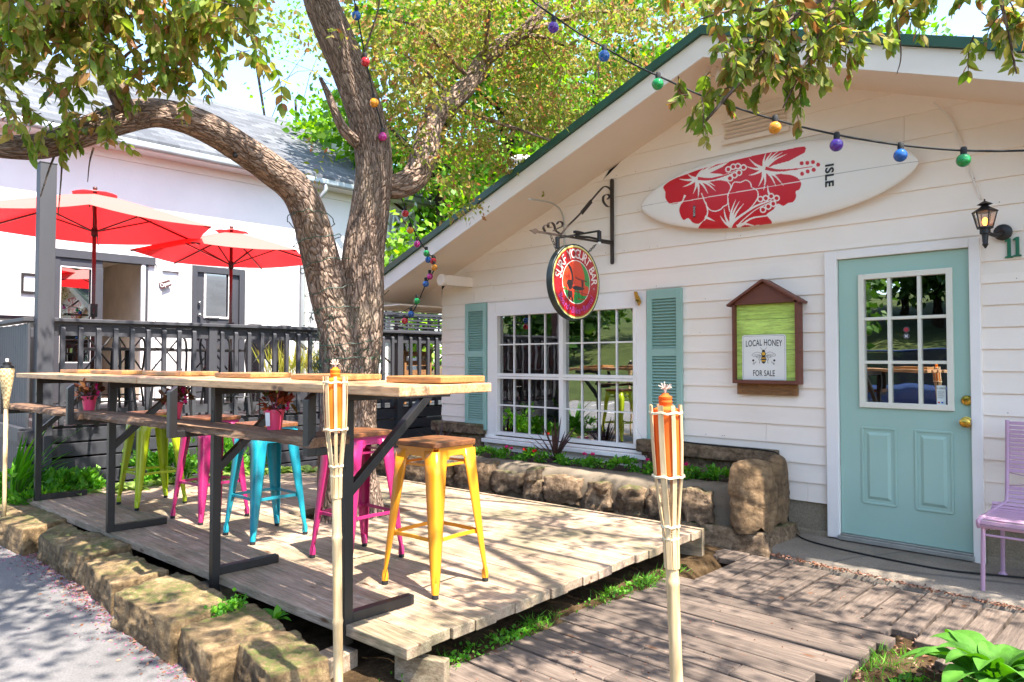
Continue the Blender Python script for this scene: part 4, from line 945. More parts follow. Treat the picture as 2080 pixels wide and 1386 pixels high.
# ================================================================ white building at the back
WX = -11.7
hall = thing('white_building', 'white stucco building with grey shingle roof behind the patio', 'building')
def WY(x): return PX(x, 560, WX).y
ys0, ys1 = WY(100), WY(300); yd0, yd1 = WY(390), WY(497)
zd = 2.74; f = MB()
def wr(y0, y1, z0, z1, x0=WX-.2, x1=WX): f.b2((x0, y0, z0), (x1, y1, z1))
wr(.9, ys0, -.4, 4.55); f.b2((-19, .9, -.4), (WX-.2, 1.1, 4.3)); wr(ys0, ys1, zd+.0, 4.55); wr(ys1, yd0, -.4, 4.55); wr(yd0, yd1, zd-.02, 4.55); wr(yd1, 9.3, -.4, 4.55); wr(ys0, ys1, -.4, .57); wr(yd0, yd1, -.4, .57)
wr(9.3, 9.42, -.4, 4.2, WX-.35, WX-.12)
f.build('wall', M['stucco'], hall)
f = MB(); f.b2((WX-4.5, ys0-1, .55), (WX-.2, ys1+1.2, .575)); f.b2((WX-4.6, ys0-1, .575), (WX-4.5, ys1+1.2, 3)); f.b2((WX-4.5, ys1+.02, .575), (WX-.2, ys1+.1, 3)); f.b2((WX-4.5, ys0-.1, .575), (WX-.2, ys0-.02, 3)); f.b2((WX-4.5, ys0-.02, 2.8), (WX-.2, ys1+.02, 2.85)); f.build('room', paint('room_grey', 'dcd2c6', .8), hall)
f = MB(); ZR, XR2 = 6.6, -15.2; ex = WX+.35
za = 4.38; f.add([(ex, .6, za), (ex, 9.55, za), (XR2, 9.55, ZR), (XR2, .6, ZR), (ex, .6, za+.12), (ex, 9.55, za+.12), (XR2, 9.55, ZR+.12), (XR2, .6, ZR+.12), (-19, .6, 4.4), (-19, 9.55, 4.4), (-19, .6, 4.5), (-19, 9.55, 4.5)], [(0, 3, 2, 1), (4, 5, 6, 7), (0, 1, 5, 4), (1, 2, 6, 5), (3, 0, 4, 7), (3, 8, 9, 2), (7, 6, 11, 10), (2, 9, 11, 6), (8, 3, 7, 10)])
rf2 = f.build('roof', M['roofing'], hall)
f = MB(); f.b2((WX+.0, .7, 4.33), (ex-.01, 9.5, 4.36)); f.b2((WX+.0, .7, 4.2), (WX+.02, 9.3, 4.33)); f.build('soffit', M['stucco'], rf2)
f = MB(); f.b2((ex, .6, 4.33), (ex+.1, 9.55, 4.43)); f.build('gutter', paint('gutter_grey', '8a8f90', .4, .1, 4, metal=.4), rf2, bevel=.02)
f = MB(); yq = PX(660, 385, ex+.05).y; q = Vector((ex+.05, yq, 4.33)); f.tube(spline([q, q+Vector((0, 0, -.12)), q+Vector((-.15, -.12, -.32)), q+Vector((-.33, -.22, -.45)), q+Vector((-.33, -.22, -3.8))], 5), .04, 10)
yq = PX(815, 400, ex).y; q = Vector((ex+.05, yq+.3, 4.33)); f.tube(spline([q, q+Vector((0, 0, -.12)), q+Vector((-.2, -.2, -.4)), q+Vector((-.33, -.3, -.5)), q+Vector((-.33, -.3, -3.8))], 5), .04, 10)
f.build('downspout', paint('galvanised_pipe', 'a5a8a8', .35, .1, 4, metal=.5), hall, smooth=True)
f = MB(); ca, cb_ = PX(694, 300, -13.2), PX(727, 300, -13.2); f.b2((-13.6, ca.y, 4.9), (-13.1, cb_.y, 6.9)); f.build('chimney', M['stucco'], hall)
f = MB(); q = PX(895, 420, WX+.1); 
# sliding window: dark frame, one glazed leaf, one open leaf
fm = M['darkgrey']; f = MB(); ym = (ys0+ys1)/2; fx0, fx1 = WX-.12, WX+.03
f.b2((fx0, ys0-.02, zd-.09), (fx1+.02, ys1+.1, zd+.03)); f.b2((fx0, ys0, .58), (fx1, ys0+.13, zd-.09)); f.b2((fx0, ys1-.06, .58), (fx1, ys1, zd-.09))
f.b2((fx0, ys0+.13, .58), (fx1-.01, ym-.02, .62)); f.b2((fx0, ys0+.13, zd-.2), (fx1-.01, ym+.02, zd-.09)); f.b2((fx0, ym-.11, .58), (fx1-.01, ym+.03, zd-.2)); f.b2((fx0, ys0+.13, .62), (fx1-.01, ym-.11, 1.15))
sw_ = f.build('sliding_door', fm, hall, bevel=.004)
f = MB(); f.b2((WX-.05, ys0+.13, 1.15), (WX-.045, ym-.11, zd-.2)); f.build('glass', glassmat('patio_glass', '6f7f7a', .45), sw_)
f = MB(); yy0, yy1 = ys0+.13, ym-.11
for a, b in (((WX-.01, yy0, 1.13), (WX+.012, yy1, 1.16)), ((WX-.01, yy0, zd-.225), (WX+.012, yy1, zd-.2)), ((WX-.01, yy0, 1.16), (WX+.012, yy0+.015, zd-.225)), ((WX-.01, yy1-.015, 1.16), (WX+.012, yy1, zd-.225))): f.b2(a, b)
f.b2((WX-.02, ys1-.1, .58), (WX+.035, ys1-.045, zd-.09))
f.build('trim', M['trim'], sw_)
# half glazed dark door
f = MB(); f.b2((WX-.1, yd0, .58), (WX+.03, yd0+.08, zd-.03)); f.b2((WX-.1, yd1-.1, .58), (WX+.03, yd1, zd-.03)); f.b2((WX-.1, yd0+.08, zd-.13), (WX+.03, yd1-.1, zd-.03))
fd = f.build('door_frame', fm, hall, bevel=.004)
gy0, gy1 = WY(417), WY(465); gz0_, gz1_ = PX(440, 645, WX).z, PX(440, 554, WX).z
f = MB(); f.b2((WX-.06, yd0+.08, .58), (WX-.01, gy0, zd-.13)); f.b2((WX-.06, gy1, .58), (WX-.01, yd1-.1, zd-.13)); f.b2((WX-.06, gy0, gz1_), (WX-.01, gy1, zd-.13)); f.b2((WX-.06, gy0, .58), (WX-.01, gy1, gz0_))
bdoor = f.build('door', fm, hall)
f = MB(); f.b2((WX-.04, gy0, gz0_), (WX-.035, gy1, gz1_)); f.build('glass', glassmat('old_glass', '3c4a48', .5, .05), bdoor)
f = MB()
for a, b in (((gy0-.02, gz0_-.02), (gy0+.01, gz1_+.02)), ((gy1-.01, gz0_-.02), (gy1+.02, gz1_+.02)), ((gy0+.01, gz0_-.02), (gy1-.01, gz0_+.01)), ((gy0+.01, gz1_-.01), (gy1-.01, gz1_+.02))): f.b2((WX-.01, a[0], a[1]), (WX+.01, b[0], b[1]))
f.build('trim', M['trim'], bdoor)
f = MB(); kq = PX(405, 640, WX+.03); f.ball((WX+.04, kq.y, kq.z), .035); f.ball((WX+.03, kq.y-.0, kq.z+.2), .025); f.build('handle', paint('chrome', 'c8c8c8', .2, metal=1), bdoor, smooth=True)
# white shed door leaf with OPEN plaque
f = MB(); ya_, yb_ = WY(316), WY(374); f.b2((WX+.001, ya_, .58), (WX+.05, ya_+.08, zd-.06)); f.b2((WX+.001, yb_-.1, .58), (WX+.05, yb_, zd-.06)); f.b2((WX+.001, ya_+.08, zd-.16), (WX+.05, yb_-.1, zd-.06)); f.b2((WX+.001, ya_+.08, .58), (WX+.015, yb_-.1, zd-.16))
f.build('white_door', M['stucco'], hall, bevel=.003)
f = MB(); f.b2((WX+.001, WY(543)+.0, .58), (WX+.03, WY(543)+.03, 2.7)); f.b2((WX+.001, WY(628), .2), (WX+.07, WY(634), 3.1)); f.build('corner_board', paint('aluminium', 'c4c8cc', .4, metal=.5), hall)
oc = PX(336, 578, WX+.07); f = MB(); Mo = Matrix.Translation((WX+.06, oc.y, oc.z)) @ SIDE @ Matrix.Rotation(R(24), 4, 'Z')
f.prism([(-.09, -.035), (-.075, -.05), (.075, -.05), (.09, -.035), (.09, .035), (.075, .05), (-.075, .05), (-.09, .035)], 0, .012, Mo); op = tag(f.build('open_sign', paint('plaque', '4a2a28', .5)), 'small tilted brown plaque reading Open on the white door leaf', 'sign')
v, f2 = text_geo('Open', .085, .85); f = MB(); f.add([(a, b-.022, .014) for a, b, c in v], f2, Mo); f.build('lettering', plain('plaque_white', 'e8e8e8'), op)
f = MB(); q0, q1 = PX(43, 595, WX+.03), PX(73, 556, WX+.03); 
for a, b in (((q0.y, q0.z), (q0.y+.03, q1.z)), ((q1.y+.05, q0.z), (q1.y+.08, q1.z)), ((q0.y+.03, q0.z), (q1.y+.05, q0.z+.03)), ((q0.y+.03, q1.z-.03), (q1.y+.05, q1.z))): f.b2((WX+.001, a[0], a[1]), (WX+.03, b[0], b[1]))
mf = tag(f.build('wall_notice', M['black']), 'black framed blank notice on the white wall left of the tall post', 'frame'); f = MB(); f.b2((WX+.001, q0.y+.03, q0.z+.03), (WX+.008, q1.y+.05, q1.z-.03)); f.build('paper', plain('menu_paper', 'e8e8e8'), mf)
# globe sconces in the room
glow = nt('globe_glow'); mg = glow[0]; glow[2].inputs['Emission Color'].default_value = lin('ffb050'); glow[2].inputs['Emission Strength'].default_value = .22; glow[2].inputs['Base Color'].default_value = lin('ffd9a0')
for (px, py_, lb) in ((272, 566, 'round amber globe wall lamp beside the open doorway'),):
    q = PX(px, py_, WX-.9); t = thing('globe_lamp', lb, 'lamp', (q.x, q.y, q.z)); f = MB(); f.ball((0, 0, 0), .055); f.build('globe', mg, t, smooth=True)
    f = MB(); f.tube([(0, .0, -.055), (0, .0, -.16), (0, .06, -.17)], .008, 8); f.ball((0, .03, -.17), .03); f.build('arm', M['brass'], t, smooth=True)
f = MB(); f.b2((-12.6, -.8, .576), (-8.6, 1.2, .6)); 
f = MB(); a, b = PX(0, 640, -9.8), PX(95, 622, -9.8); f.b2((-10.3, a.y-.6, a.z-.04), (-9.8, b.y, a.z)); f.b2((-10.25, b.y-.1, .58), (-9.85, b.y-.04, a.z-.04)); f.b2((-10.25, a.y-.5, .58), (-9.85, a.y-.44, a.z-.04))
tag(f.build('serving_counter', M['darkgrey']), 'dark counter behind the side fence at the left', 'counter')
# ================================================================ painted pictures as vertex colours on real boards
def inpoly(X, Y, poly):
    r = np.zeros(X.shape, bool); n = len(poly)
    for i in range(n):
        x1, y1 = poly[i]; x2, y2 = poly[(i+1) % n]
        if y1 == y2: continue
        c = ((y1 > Y) != (y2 > Y)) & (X < (x2-x1)*(Y-y1)/(y2-y1)+x1); r ^= c
    return r
def cr(P, k=5, closed=True):
    n = len(P); out = []
    for i in range(n if closed else n-1):
        g = (lambda j: P[j % n]) if closed else (lambda j: P[min(max(j, 0), n-1)])
        a, b, c, d = g(i-1), g(i), g(i+1), g(i+2)
        for j in range(k):
            t = j/k; out.append(tuple(.5*(2*b[m]+(c[m]-a[m])*t+(2*a[m]-5*b[m]+4*c[m]-d[m])*t*t+(3*b[m]-a[m]-3*c[m]+d[m])*t**3) for m in (0, 1)))
    if not closed: out.append(tuple(P[-1]))
    return out
def stroke(P, w0, w1=None, k=6):
    w1 = w0 if w1 is None else w1; Q = cr(P, k, False) if len(P) > 2 else [P[0], P[1]]; n = len(Q); Lh = []; Rh = []
    for i, p in enumerate(Q):
        a, b = Q[max(i-1, 0)], Q[min(i+1, n-1)]; d = math.hypot(b[0]-a[0], b[1]-a[1]) or 1; nx_, ny_ = -(b[1]-a[1])/d, (b[0]-a[0])/d; w = (w0+(w1-w0)*i/(n-1))/2
        Lh.append((p[0]+nx_*w, p[1]+ny_*w)); Rh.append((p[0]-nx_*w, p[1]-ny_*w))
    return Lh+Rh[::-1]
def circ(c, r, n=20, sy=1): return [(c[0]+r*math.cos(2*math.pi*i/n), c[1]+r*sy*math.sin(2*math.pi*i/n)) for i in range(n)]

# surfboard: art measured on the photo, turned into board coordinates
bc = Vector((-2.511, 0, 2.551)); HL, HW = 1.122, .302; YB = 5.40
def sb(p): q = PY(1280+p[0]/3.465, 270+p[1]/3.465, YB); return (q.x-bc.x, q.z-bc.z)
tilt = math.atan2(sb((2025, 215))[1]-sb((75, 530))[1], sb((2025, 215))[0]-sb((75, 530))[0])
def sbl(p): x, y = sb(p); return (x*math.cos(tilt)+y*math.sin(tilt), -x*math.sin(tilt)+y*math.cos(tilt))
U = [(232,375),(300,325),(400,288),(470,262),(580,230),(700,200),(820,172),(940,145),(1080,122),(1225,95),(1225,150),(1195,190),(1150,212),(1085,235),(1050,265),(1065,290),(1130,298),(1180,318),(1207,355),(1195,400),(1170,412),(1170,455),(1150,487),(1110,497),(1080,516),(1040,500),(1010,540),(960,575),(975,600),(988,635),(880,648),(780,668),(700,690),(560,700),(467,682),(475,662),(520,615),(480,640),(440,632),(410,600),(375,614),(352,570),(350,530),(370,480),(330,500),(280,500),(250,460),(248,415)]
ART = [('r', cr(U, 3))]
wl2 = lambda P, a, b=None: ART.append(('w', stroke(P, a, b)))
rl = lambda P, a, b=None: ART.append(('r', stroke(P, a, b)))
wl2([(690,345),(712,375),(705,410),(692,440),(690,500),(660,520),(640,540),(600,553),(560,540),(535,500),(515,450),(505,425)], 7)
wl2([(703,555),(695,500),(692,440),(715,390),(735,350),(780,350),(820,335),(850,355),(860,385),(895,405),(905,440),(890,480),(850,530),(800,570),(740,620)], 7)
wl2([(535,490),(548,550),(540,590),(520,618)], 9); wl2([(528,592),(595,622)], 22, 2); wl2([(390,440),(365,500)], 16, 4)
ART.append(('w', [(1230,140),(1200,195),(1150,215),(1085,237),(1052,266),(1066,290),(1000,300),(960,260),(1010,230),(1120,200)]))
ART.append(('w', [(700,200),(650,240),(560,285),(640,290),(690,310),(690,345),(640,335),(560,340),(470,330),(500,280),(600,235)]))
for c, ends in (((470,325), [(345,325),(372,382),(447,430),(482,460),(552,430),(607,412),(603,378),(400,287),(520,245),(560,235),(600,222)]), ((945,255), [(835,180),(817,237),(835,302),(905,383),(942,412),(1030,377),(1086,378),(955,140),(1000,132),(1045,125),(1075,135),(1105,150)]), ((705,665), [(635,585),(663,532),(748,470),(775,480),(806,497)])):
    for e in ends:
        m_ = ((c[0]+e[0])/2+(e[1]-c[1])*.07, (c[1]+e[1])/2-(e[0]-c[0])*.07); wl2([c, m_, e], 25, 1)
wl2([(985,440),(975,410),(972,370)], 18, 1)
wl2([(465,322),(560,330),(650,312),(760,268)], 40, 14); rl([(478,322),(560,328),(650,308),(750,272)], 24, 4)
wl2([(940,252),(1030,268),(1130,264),(1290,240)], 44, 14); rl([(955,250),(1030,266),(1130,262),(1285,240)], 26, 4)
wl2([(705,680),(745,630),(820,572),(900,520),(1000,482)], 58, 18); rl([(715,680),(748,634),(822,575),(900,524),(990,486)], 32, 4)
wl2([(720,690),(790,640),(860,600),(960,585)], 16, 8); wl2([(745,660),(800,640),(870,655)], 26, 4)
for P in ([(693,258),(727,240),(760,236),(800,245),(770,282),(738,300),(706,322)], [(920,468),(958,462),(996,448),(1034,462),(1010,500),(975,520),(937,542)]):
    for p in P: ART.append(('w', circ(p, 23)))
    for p in P: ART.append(('r', circ(p, 14)))
for p in [(1210,216),(1250,214),(1290,208),(1326,226),(1295,262),(1253,274),(1214,290)]: ART.append(('r', circ(p, 14.5)))
ART.append(('w', stroke([(240,508),(1210,342)], 5)))
ART = [(c, [sbl(p) for p in P]) for c, P in ART]
NX, NY = 640, 180
u = np.linspace(-1, 1, NX); v = np.linspace(-1, 1, NY)
def hw(x): return HW*np.clip(1-np.abs(x)**2.35, 0, 1)**.62*(1+.02*x)
Xg = np.repeat(u[:, None], NY, 1); Vg = np.repeat(v[None], NX, 0); Yg = hw(Xg)*Vg; Xm = Xg*HL
th_ = .034*np.sqrt(np.clip(1-np.abs(Vg)**4, 0, 1))*np.clip(1-np.abs(Xg)**6, 0, 1)**.5+.006*(1-Vg**2)*(1-Xg**2)
col = np.zeros((NX, NY, 4)); col[:] = lin('e9e2da'); red = np.array(lin('c8061f'))
for c, P in ART:
    P = np.array(P); mask = (Xm > P[:, 0].min()) & (Xm < P[:, 0].max()) & (Yg > P[:, 1].min()) & (Yg < P[:, 1].max())
    if not mask.any(): continue
    idx = np.argwhere(mask); ins = inpoly(Xm[mask], Yg[mask], [tuple(p) for p in P]); s_ = idx[ins]
    col[s_[:, 0], s_[:, 1]] = red if c == 'r' else lin('e9e2da')
ln = np.abs(Yg+.0) < .0022; col[ln & (col[..., 1] > .5)] = lin('a8a29a')
Vt = np.stack([Xm, -th_, Yg], -1).reshape(-1, 3); Vb = np.stack([Xm[::8, ::6], th_[::8, ::6]*.8+.001, Yg[::8, ::6]], -1)
ii = np.arange((NX-1)*NY).reshape(NX-1, NY)[:, :-1].ravel(); Ff = np.stack([ii, ii+NY, ii+NY+1, ii+1], 1)
surf = thing('surfboard', 'white surfboard with red hibiscus flowers mounted level under the gable', 'surfboard', (bc.x, 5.43, bc.z)); surf.rotation_euler = (0, -tilt, 0)
deckm = npmesh('deck', Vt, Ff, attrmat('surfboard_gloss', .35, .12), surf, True)
ca_ = deckm.data.color_attributes.new('Col', 'FLOAT_COLOR', 'POINT'); ca_.data.foreach_set('color', col.reshape(-1, 4).astype(np.float32).ravel())
a_, b_ = Vb.shape[:2]; ii = np.arange((a_-1)*b_).reshape(a_-1, b_)[:, :-1].ravel(); npmesh('underside', Vb.reshape(-1, 3), np.stack([ii, ii+1, ii+b_+1, ii+b_], 1), M['trim'], surf, True)
tb_ = MB(); v_, f_ = text_geo('ISLE', .2, .9, spacing=1.08, bold=.006); q = sbl((1408, 300)); tb_.add([(a*1., b-.07, 0) for a, b, c in v_], f_, Matrix.Translation((q[0], -.0425, q[1])) @ FRONT @ Matrix.Rotation(R(-90), 4, 'Z') @ Matrix.Scale(.52, 4, (1, 0, 0)) @ Matrix.Scale(.42, 4, (0, 1, 0)))
tb_.build('lettering', plain('black_ink', '1a1a1a', .3), surf)
tb_ = MB(); q = sbl((455, 555)); tb_.box((q[0], -.0412, q[1]), (.02, .002, .098)); ls_ = tb_.build('logo_strip', plain('strip_black', '2a2022', .3), surf)
v_, f_ = text_geo('ENCORE', .026, .8); tb_ = MB(); tb_.add([(a, b-.008, 0) for a, b, c in v_], f_, Matrix.Translation((q[0], -.0428, q[1])) @ FRONT @ Matrix.Rotation(R(-90), 4, 'Z')); tb_.build('strip_text', plain('strip_white', 'd8d8d8', .3), ls_)

# ---------------------------------------------------------------- hanging sign
XS = -3.99
br = thing('sign_bracket', 'wrought iron scroll bracket with arrow tip holding the round sign', 'bracket')
f = MB(); f.b2((XS-.018, 5.468, 2.10), (XS+.018, 5.484, 2.87)); f.lathe([(.018, 0), (.018, .016)], 16, Matrix.Translation((XS, 5.484, 2.87)) @ Matrix.Rotation(R(90), 4, 'X')); f.lathe([(.018, 0), (.018, .016)], 16, Matrix.Translation((XS, 5.484, 2.10)) @ Matrix.Rotation(R(90), 4, 'X')); f.build('wall_plate', M['iron'], br, bevel=.002)
def bx(px, py): q = PX(px, py, XS); return Vector((XS, q.y, q.z))
B7 = lambda x, y: bx(1060+x/7.295, 350+y/7.295)
f = MB(); f.bar(B7(220, 880), B7(1330, 1062), .012, .018); f.build('bar', M['iron'], br)
f = MB(); P = [B7(110, 860), B7(205, 830), B7(255, 885), B7(200, 915)]; f.add([p+Vector((-.004, 0, 0)) for p in P]+[p+Vector((.004, 0, 0)) for p in P], [(0, 1, 2, 3), (7, 6, 5, 4), (0, 4, 5, 1), (1, 5, 6, 2), (2, 6, 7, 3), (3, 7, 4, 0)]); f.build('arrow_tip', M['iron'], br)
def ribbon(pts, w, th, name):
    f = MB(); Q = spline(pts, 8); 
    for i in range(len(Q)-1): f.bar(Q[i], Q[i+1]+(Q[i+1]-Q[i])*.15, w, th, up=(0, .3, 1) if abs((Q[i+1]-Q[i]).normalized().dot(Vector((0, .287, .958)))) < .9 else (0, 1, 0))
    f.build(name, M['iron'], br)
ribbon([B7(585, 915), B7(680, 800), B7(860, 620), B7(1020, 430), B7(1190, 235), B7(1260, 218), B7(1320, 270), B7(1340, 380)], .02, .008, 'scroll_arm')
f = MB(); f.bar(B7(885, 605), B7(1030, 430), .035, .01, up=(1, 0, 0)); f.bar(B7(905, 590), B7(1010, 455), .012, .03, up=(1, 0, 0)); f.build('knuckle', M['iron'], br)
ribbon([B7(1330, 505), B7(1270, 510), B7(1210, 440), B7(1210, 360), B7(1265, 330), B7(1300, 360), B7(1270, 400)], .024, .006, 'curl')
ribbon([B7(560, 910), B7(500, 860), B7(480, 790), B7(440, 745), B7(390, 765), B7(395, 815), B7(440, 815)], .024, .006, 'curl')
ribbon([B7(345, 880), B7(320, 820), B7(350, 780), B7(400, 790)], .024, .006, 'curl')
ribbon([B7(470, 870), B7(540, 830), B7(600, 800), B7(600, 750), B7(550, 730), B7(520, 770)], .024, .006, 'curl')
f = MB(); pa, pb_ = B7(470, 985)+Vector((.03, 0, 0)), B7(1080, 880)+Vector((.05, 0, 0)); f.tube([pa, B7(700, 945)+Vector((.04, 0, 0)), pb_], .009, 8); f.box(B7(780, 905)+Vector((.045, 0, 0)), (.03, .11, .022), 0); f.tube([B7(1330, 1030), B7(1200, 1010), B7(1000, 965), B7(800, 950)], .011, 8)
f.build('lamp_arm', M['black'], br)
for c, tp in ((B7(475, 1050), 0), (B7(1095, 960), 1)):
    f = MB(); f.lathe([(.014, -.045), (.02, -.05), (.02, .045), (.012, .05)], 12, c=(XS+.04, c.y, c.z)); sc_ = f.build('spot_socket', M['black'], br, smooth=True, angle=40)
    if tp: f = MB(); f.ball((XS+.04, c.y, c.z-.062), .018); f.build('spot_bulb', plain('frosted', 'e8e4dc', .3), sc_, smooth=True)
sg = thing('hanging_sign', 'round red and green sign for a surf yogurt bar hanging from an iron bracket', 'sign', (XS, 4.905, 1.868)); RS = .335
f = MB(); f.lathe([(RS-.004, -.03), (RS, -.026), (RS, .026), (RS-.004, .03)], 72, SIDE); f.build('rim', paint('dark_green_rim', '28302e', .4), sg, smooth=True, angle=40)
K = 260; gx = np.linspace(-1, 1, K); X_, Y_ = np.meshgrid(gx, gx, indexing='ij'); rr_ = np.hypot(X_, Y_)
colr = np.zeros((K, K, 4)); colr[:] = lin('b01822')
def put(mask, h): colr[mask] = lin(h)
put(rr_ > .955, '23302a'); put((rr_ < .955) & (rr_ > .925), 'e8d890'); put((rr_ < .925) & (rr_ > .905), 'a8a030'); put(rr_ < .575, 'e8e0d4'); put(rr_ < .555, '2a8a3a')
inn = rr_ < .555
def shp(P, h, clip=True):
    P = cr(P, 4) if len(P) > 4 else P; mm = inpoly(X_, Y_, P); colr[mm & inn if clip else mm] = lin(h)
shp([(-.6,-.1),(-.55,.3),(-.3,.6),(.05,.62),(.22,.45),(.34,.2),(.36,-.05),(.5,-.1),(.5,-.3),(.2,-.33),(.05,-.12),(-.05,-.15),(-.15,-.55),(-.33,-.5),(-.36,-.2)], 'd8401c')
for P, h in (([(-.42,.47),(-.36,.5),(-.2,.35),(-.12,.12),(-.14,.02),(-.2,.0),(-.22,.2),(-.32,.36)], '1c1416'), ([(-.36,.03),(-.16,.04),(-.14,-.06),(-.2,-.2),(-.28,-.22),(-.36,-.1)], '1c1416'), ([(-.34,-.22),(-.18,-.22),(-.16,-.36),(-.2,-.42),(-.34,-.38)], '2a1a1a'), ([(-.32,-.38),(-.25,-.38),(-.2,-.75),(-.26,-.78)], '1c1416'), ([(-.22,-.4),(-.14,-.42),(-.12,-.7),(-.18,-.76),(-.2,-.6)], '2a1a1a'),
             ([(-.16,-.13),(.0,-.1),(.2,-.12),(.34,-.15),(.2,-.2),(0,-.21),(-.14,-.19)], '1c1416'), ([(.2,.05),(.3,.06),(.3,-.12),(.22,-.12)], '4a1c14'), ([(-.1,-.68),(0,-.6),(.1,-.68),(.06,-.74),(-.06,-.74)], '3a2030')):
    shp(P, h)
for P, w, h in (([(-.04,.13),(.1,.08),(.45,.04)], .035, '5a1c14'), ([(-.7,-.2),(-.3,-.22),(.1,-.26),(.5,-.3)], .03, 'a02a1c'), ([(-.14,.1),(-.1,-.05),(-.2,-.05)], .025, '1c1416'), ([(-.36,.0),(-.42,-.2),(-.4,-.35)], .03, '1c1416'), ([(.06,-.18),(.08,-.4),(.14,-.4)], .02, '3a1c14'), ([(.24,-.18),(.24,-.42),(.34,-.42)], .025, '3a1c14'), ([(.05,-.44),(.42,-.44)], .02, 'b03a1c'), ([(.1,-.3),(.1,-.24)], .02, '1c1416')):
    mm = inpoly(X_, Y_, stroke(P, w)); colr[mm & (rr_ < .8)] = lin(h)
Vp = np.stack([np.full((K, K), .0315), X_*RS, Y_*RS], -1).reshape(-1, 3)
ii = np.arange((K-1)*K).reshape(K-1, K)[:, :-1].ravel(); Fp = np.stack([ii, ii+K, ii+K+1, ii+1], 1); cen = Vp[Fp].mean(1); Fp = Fp[np.hypot(cen[:, 1], cen[:, 2]) < RS*.995]
face = npmesh('face', Vp, Fp, attrmat('sign_gloss', .22, .4), sg); cc_ = face.data.color_attributes.new('Col', 'FLOAT_COLOR', 'POINT'); cc_.data.foreach_set('color', colr.reshape(-1, 4).astype(np.float32).ravel())
def arc_text(s, r, a0, a1, size, bottom, mat, name, sx=1.):
    wd = {' ': .35, 'I': .35, 'i': .3, 'l': .3, 'r': .45, 't': .42, 'M': .9}; ws = [wd.get(c, .62 if not c.islower() else .55) for c in s]; tot = sum(ws); acc = 0; m = MB()
    for c, w in zip(s, ws):
        t = (acc+w/2)/tot; acc += w; a = a0+(a1-a0)*t
        if c == ' ': continue
        v, f = text_geo(c, size, sx, bold=.0012); rot = a+(math.pi/2 if bottom else -math.pi/2)
        rad = r*RS
        m.add([(x, y-(size*.34), .034) for x, y, z in v], f, SIDE @ Matrix.Translation((math.cos(a)*rad, math.sin(a)*rad, 0)) @ Matrix.Rotation(rot, 4, 'Z'))
    m.build(name, mat, face)
arc_text('SURF YOGURT BAR', .745, R(176), R(-2), .118, False, plain('sign_white', 'f0ddd4', .4), 'lettering', .82)
arc_text('Board•Bike•Rental', .745, R(206), R(334), .078, True, plain('sign_violet', 'b04a94', .4), 'small_lettering', .85)
f = MB(); f.lathe([(.008, .033), (.008, .0345)], 10, SIDE @ Matrix.Translation((.745*RS*math.cos(R(-10)), .745*RS*math.sin(R(-10)), 0))); f.build('dot', plain('sign_dot', 'b08a94'), face)
for a, tgt in ((R(132), B7(425, 930)), (R(55), B7(1095, 1075))):
    p0 = Vector((XS, 4.905+math.cos(a)*RS, 1.868+math.sin(a)*RS)); n = max(3, int((tgt-p0).length/.026)); f = MB()
    for i in range(n):
        c = p0.lerp(tgt, (i+.5)/n)-Vector((XS, 4.905, 1.868)); ax = (tgt-p0).normalized(); s_ = Vector((1, 0, 0)) if i % 2 else ax.cross(Vector((1, 0, 0)))
        f.tube([c+ax*(math.cos(j/10*2*math.pi)*.017)+s_*(math.sin(j/10*2*math.pi)*.010) for j in range(11)], .003, 6)
    f.build('chain', M['iron'], sg)

# ---------------------------------------------------------------- honey notice box
H4 = lambda x, y, Y=5.40: PY(1400+x/4.2, 500+y/4.2, Y)
hb = thing('notice_box', 'little brown gabled notice box with lime green boards on the clapboards', 'notice box')
a, b = H4(370, 1170), H4(900, 480); XA, ZA = a.x, a.z; XB = H4(908, 800).x; ZB = H4(640, 490).z
f = MB(); y0, y1 = 5.395, 5.483; w = .022
f.b2((XA, y0, ZA), (XA+w, y1, ZB)); f.b2((XB-.005, y0, ZA), (XB+w, y1, ZB)); f.b2((XA+w, y0, ZA), (XB-.005, y1, ZA+.028)); f.b2((XA+w, y0, ZB-.0), (XB-.005, y1, ZB+.022))
f.build('frame', M['brown'], hb, bevel=.002)
pk = H4(635, 300); f = MB(); xm_ = (XA+XB+w)/2
f.add([(XA, y0+.004, ZB+.022), (XB+w, y0+.004, ZB+.022), (xm_, y0+.004, pk.z-.01), (XA, y1, ZB+.022), (XB+w, y1, ZB+.022), (xm_, y1, pk.z-.01)], [(0, 1, 2), (5, 4, 3), (0, 3, 4, 1), (1, 4, 5, 2), (2, 5, 3, 0)]); f.build('gable', M['brown'], hb)
f = MB()
for s in (-1, 1): f.bar((xm_, 5.43, pk.z+.008), (xm_+s*.30, 5.43, ZB-.005), .13, .018, up=(0, 0, 1))
f.build('roof', M['brown'], hb, bevel=.002)
f = MB(); nb = 5
for i in range(nb): z = ZA+.028+(ZB-ZA-.028)*i/nb; f.b2((XA+w, 5.437, z+.0012), (XB-.005, 5.45, z+(ZB-ZA-.028)/nb-.0012))
f.build('back_board', M['lime'], hb)
f = MB(); a, b = H4(408, 1262, 5.45), H4(918, 1175, 5.45); f.b2((a.x, 5.45, a.z), (b.x, 5.485, ZA-.002)); lb_ = f.build('pallet_board', M['pallet'], hb, bevel=.003)
f = MB()
for x in (.1, .35, .6, .88):
    for z in (.25, .75): f.ball((a.x+(b.x-a.x)*x, 5.449, a.z+(ZA-a.z)*z), .0035, 6)
f.build('nail', M['rubber'], lb_)
a, b = H4(455, 1148, 5.43), H4(825, 752, 5.43); sgx, sgz = (a.x+b.x)/2, (a.z+b.z)/2; SW, SH = (b.x-a.x)/2, (b.z-a.z)/2
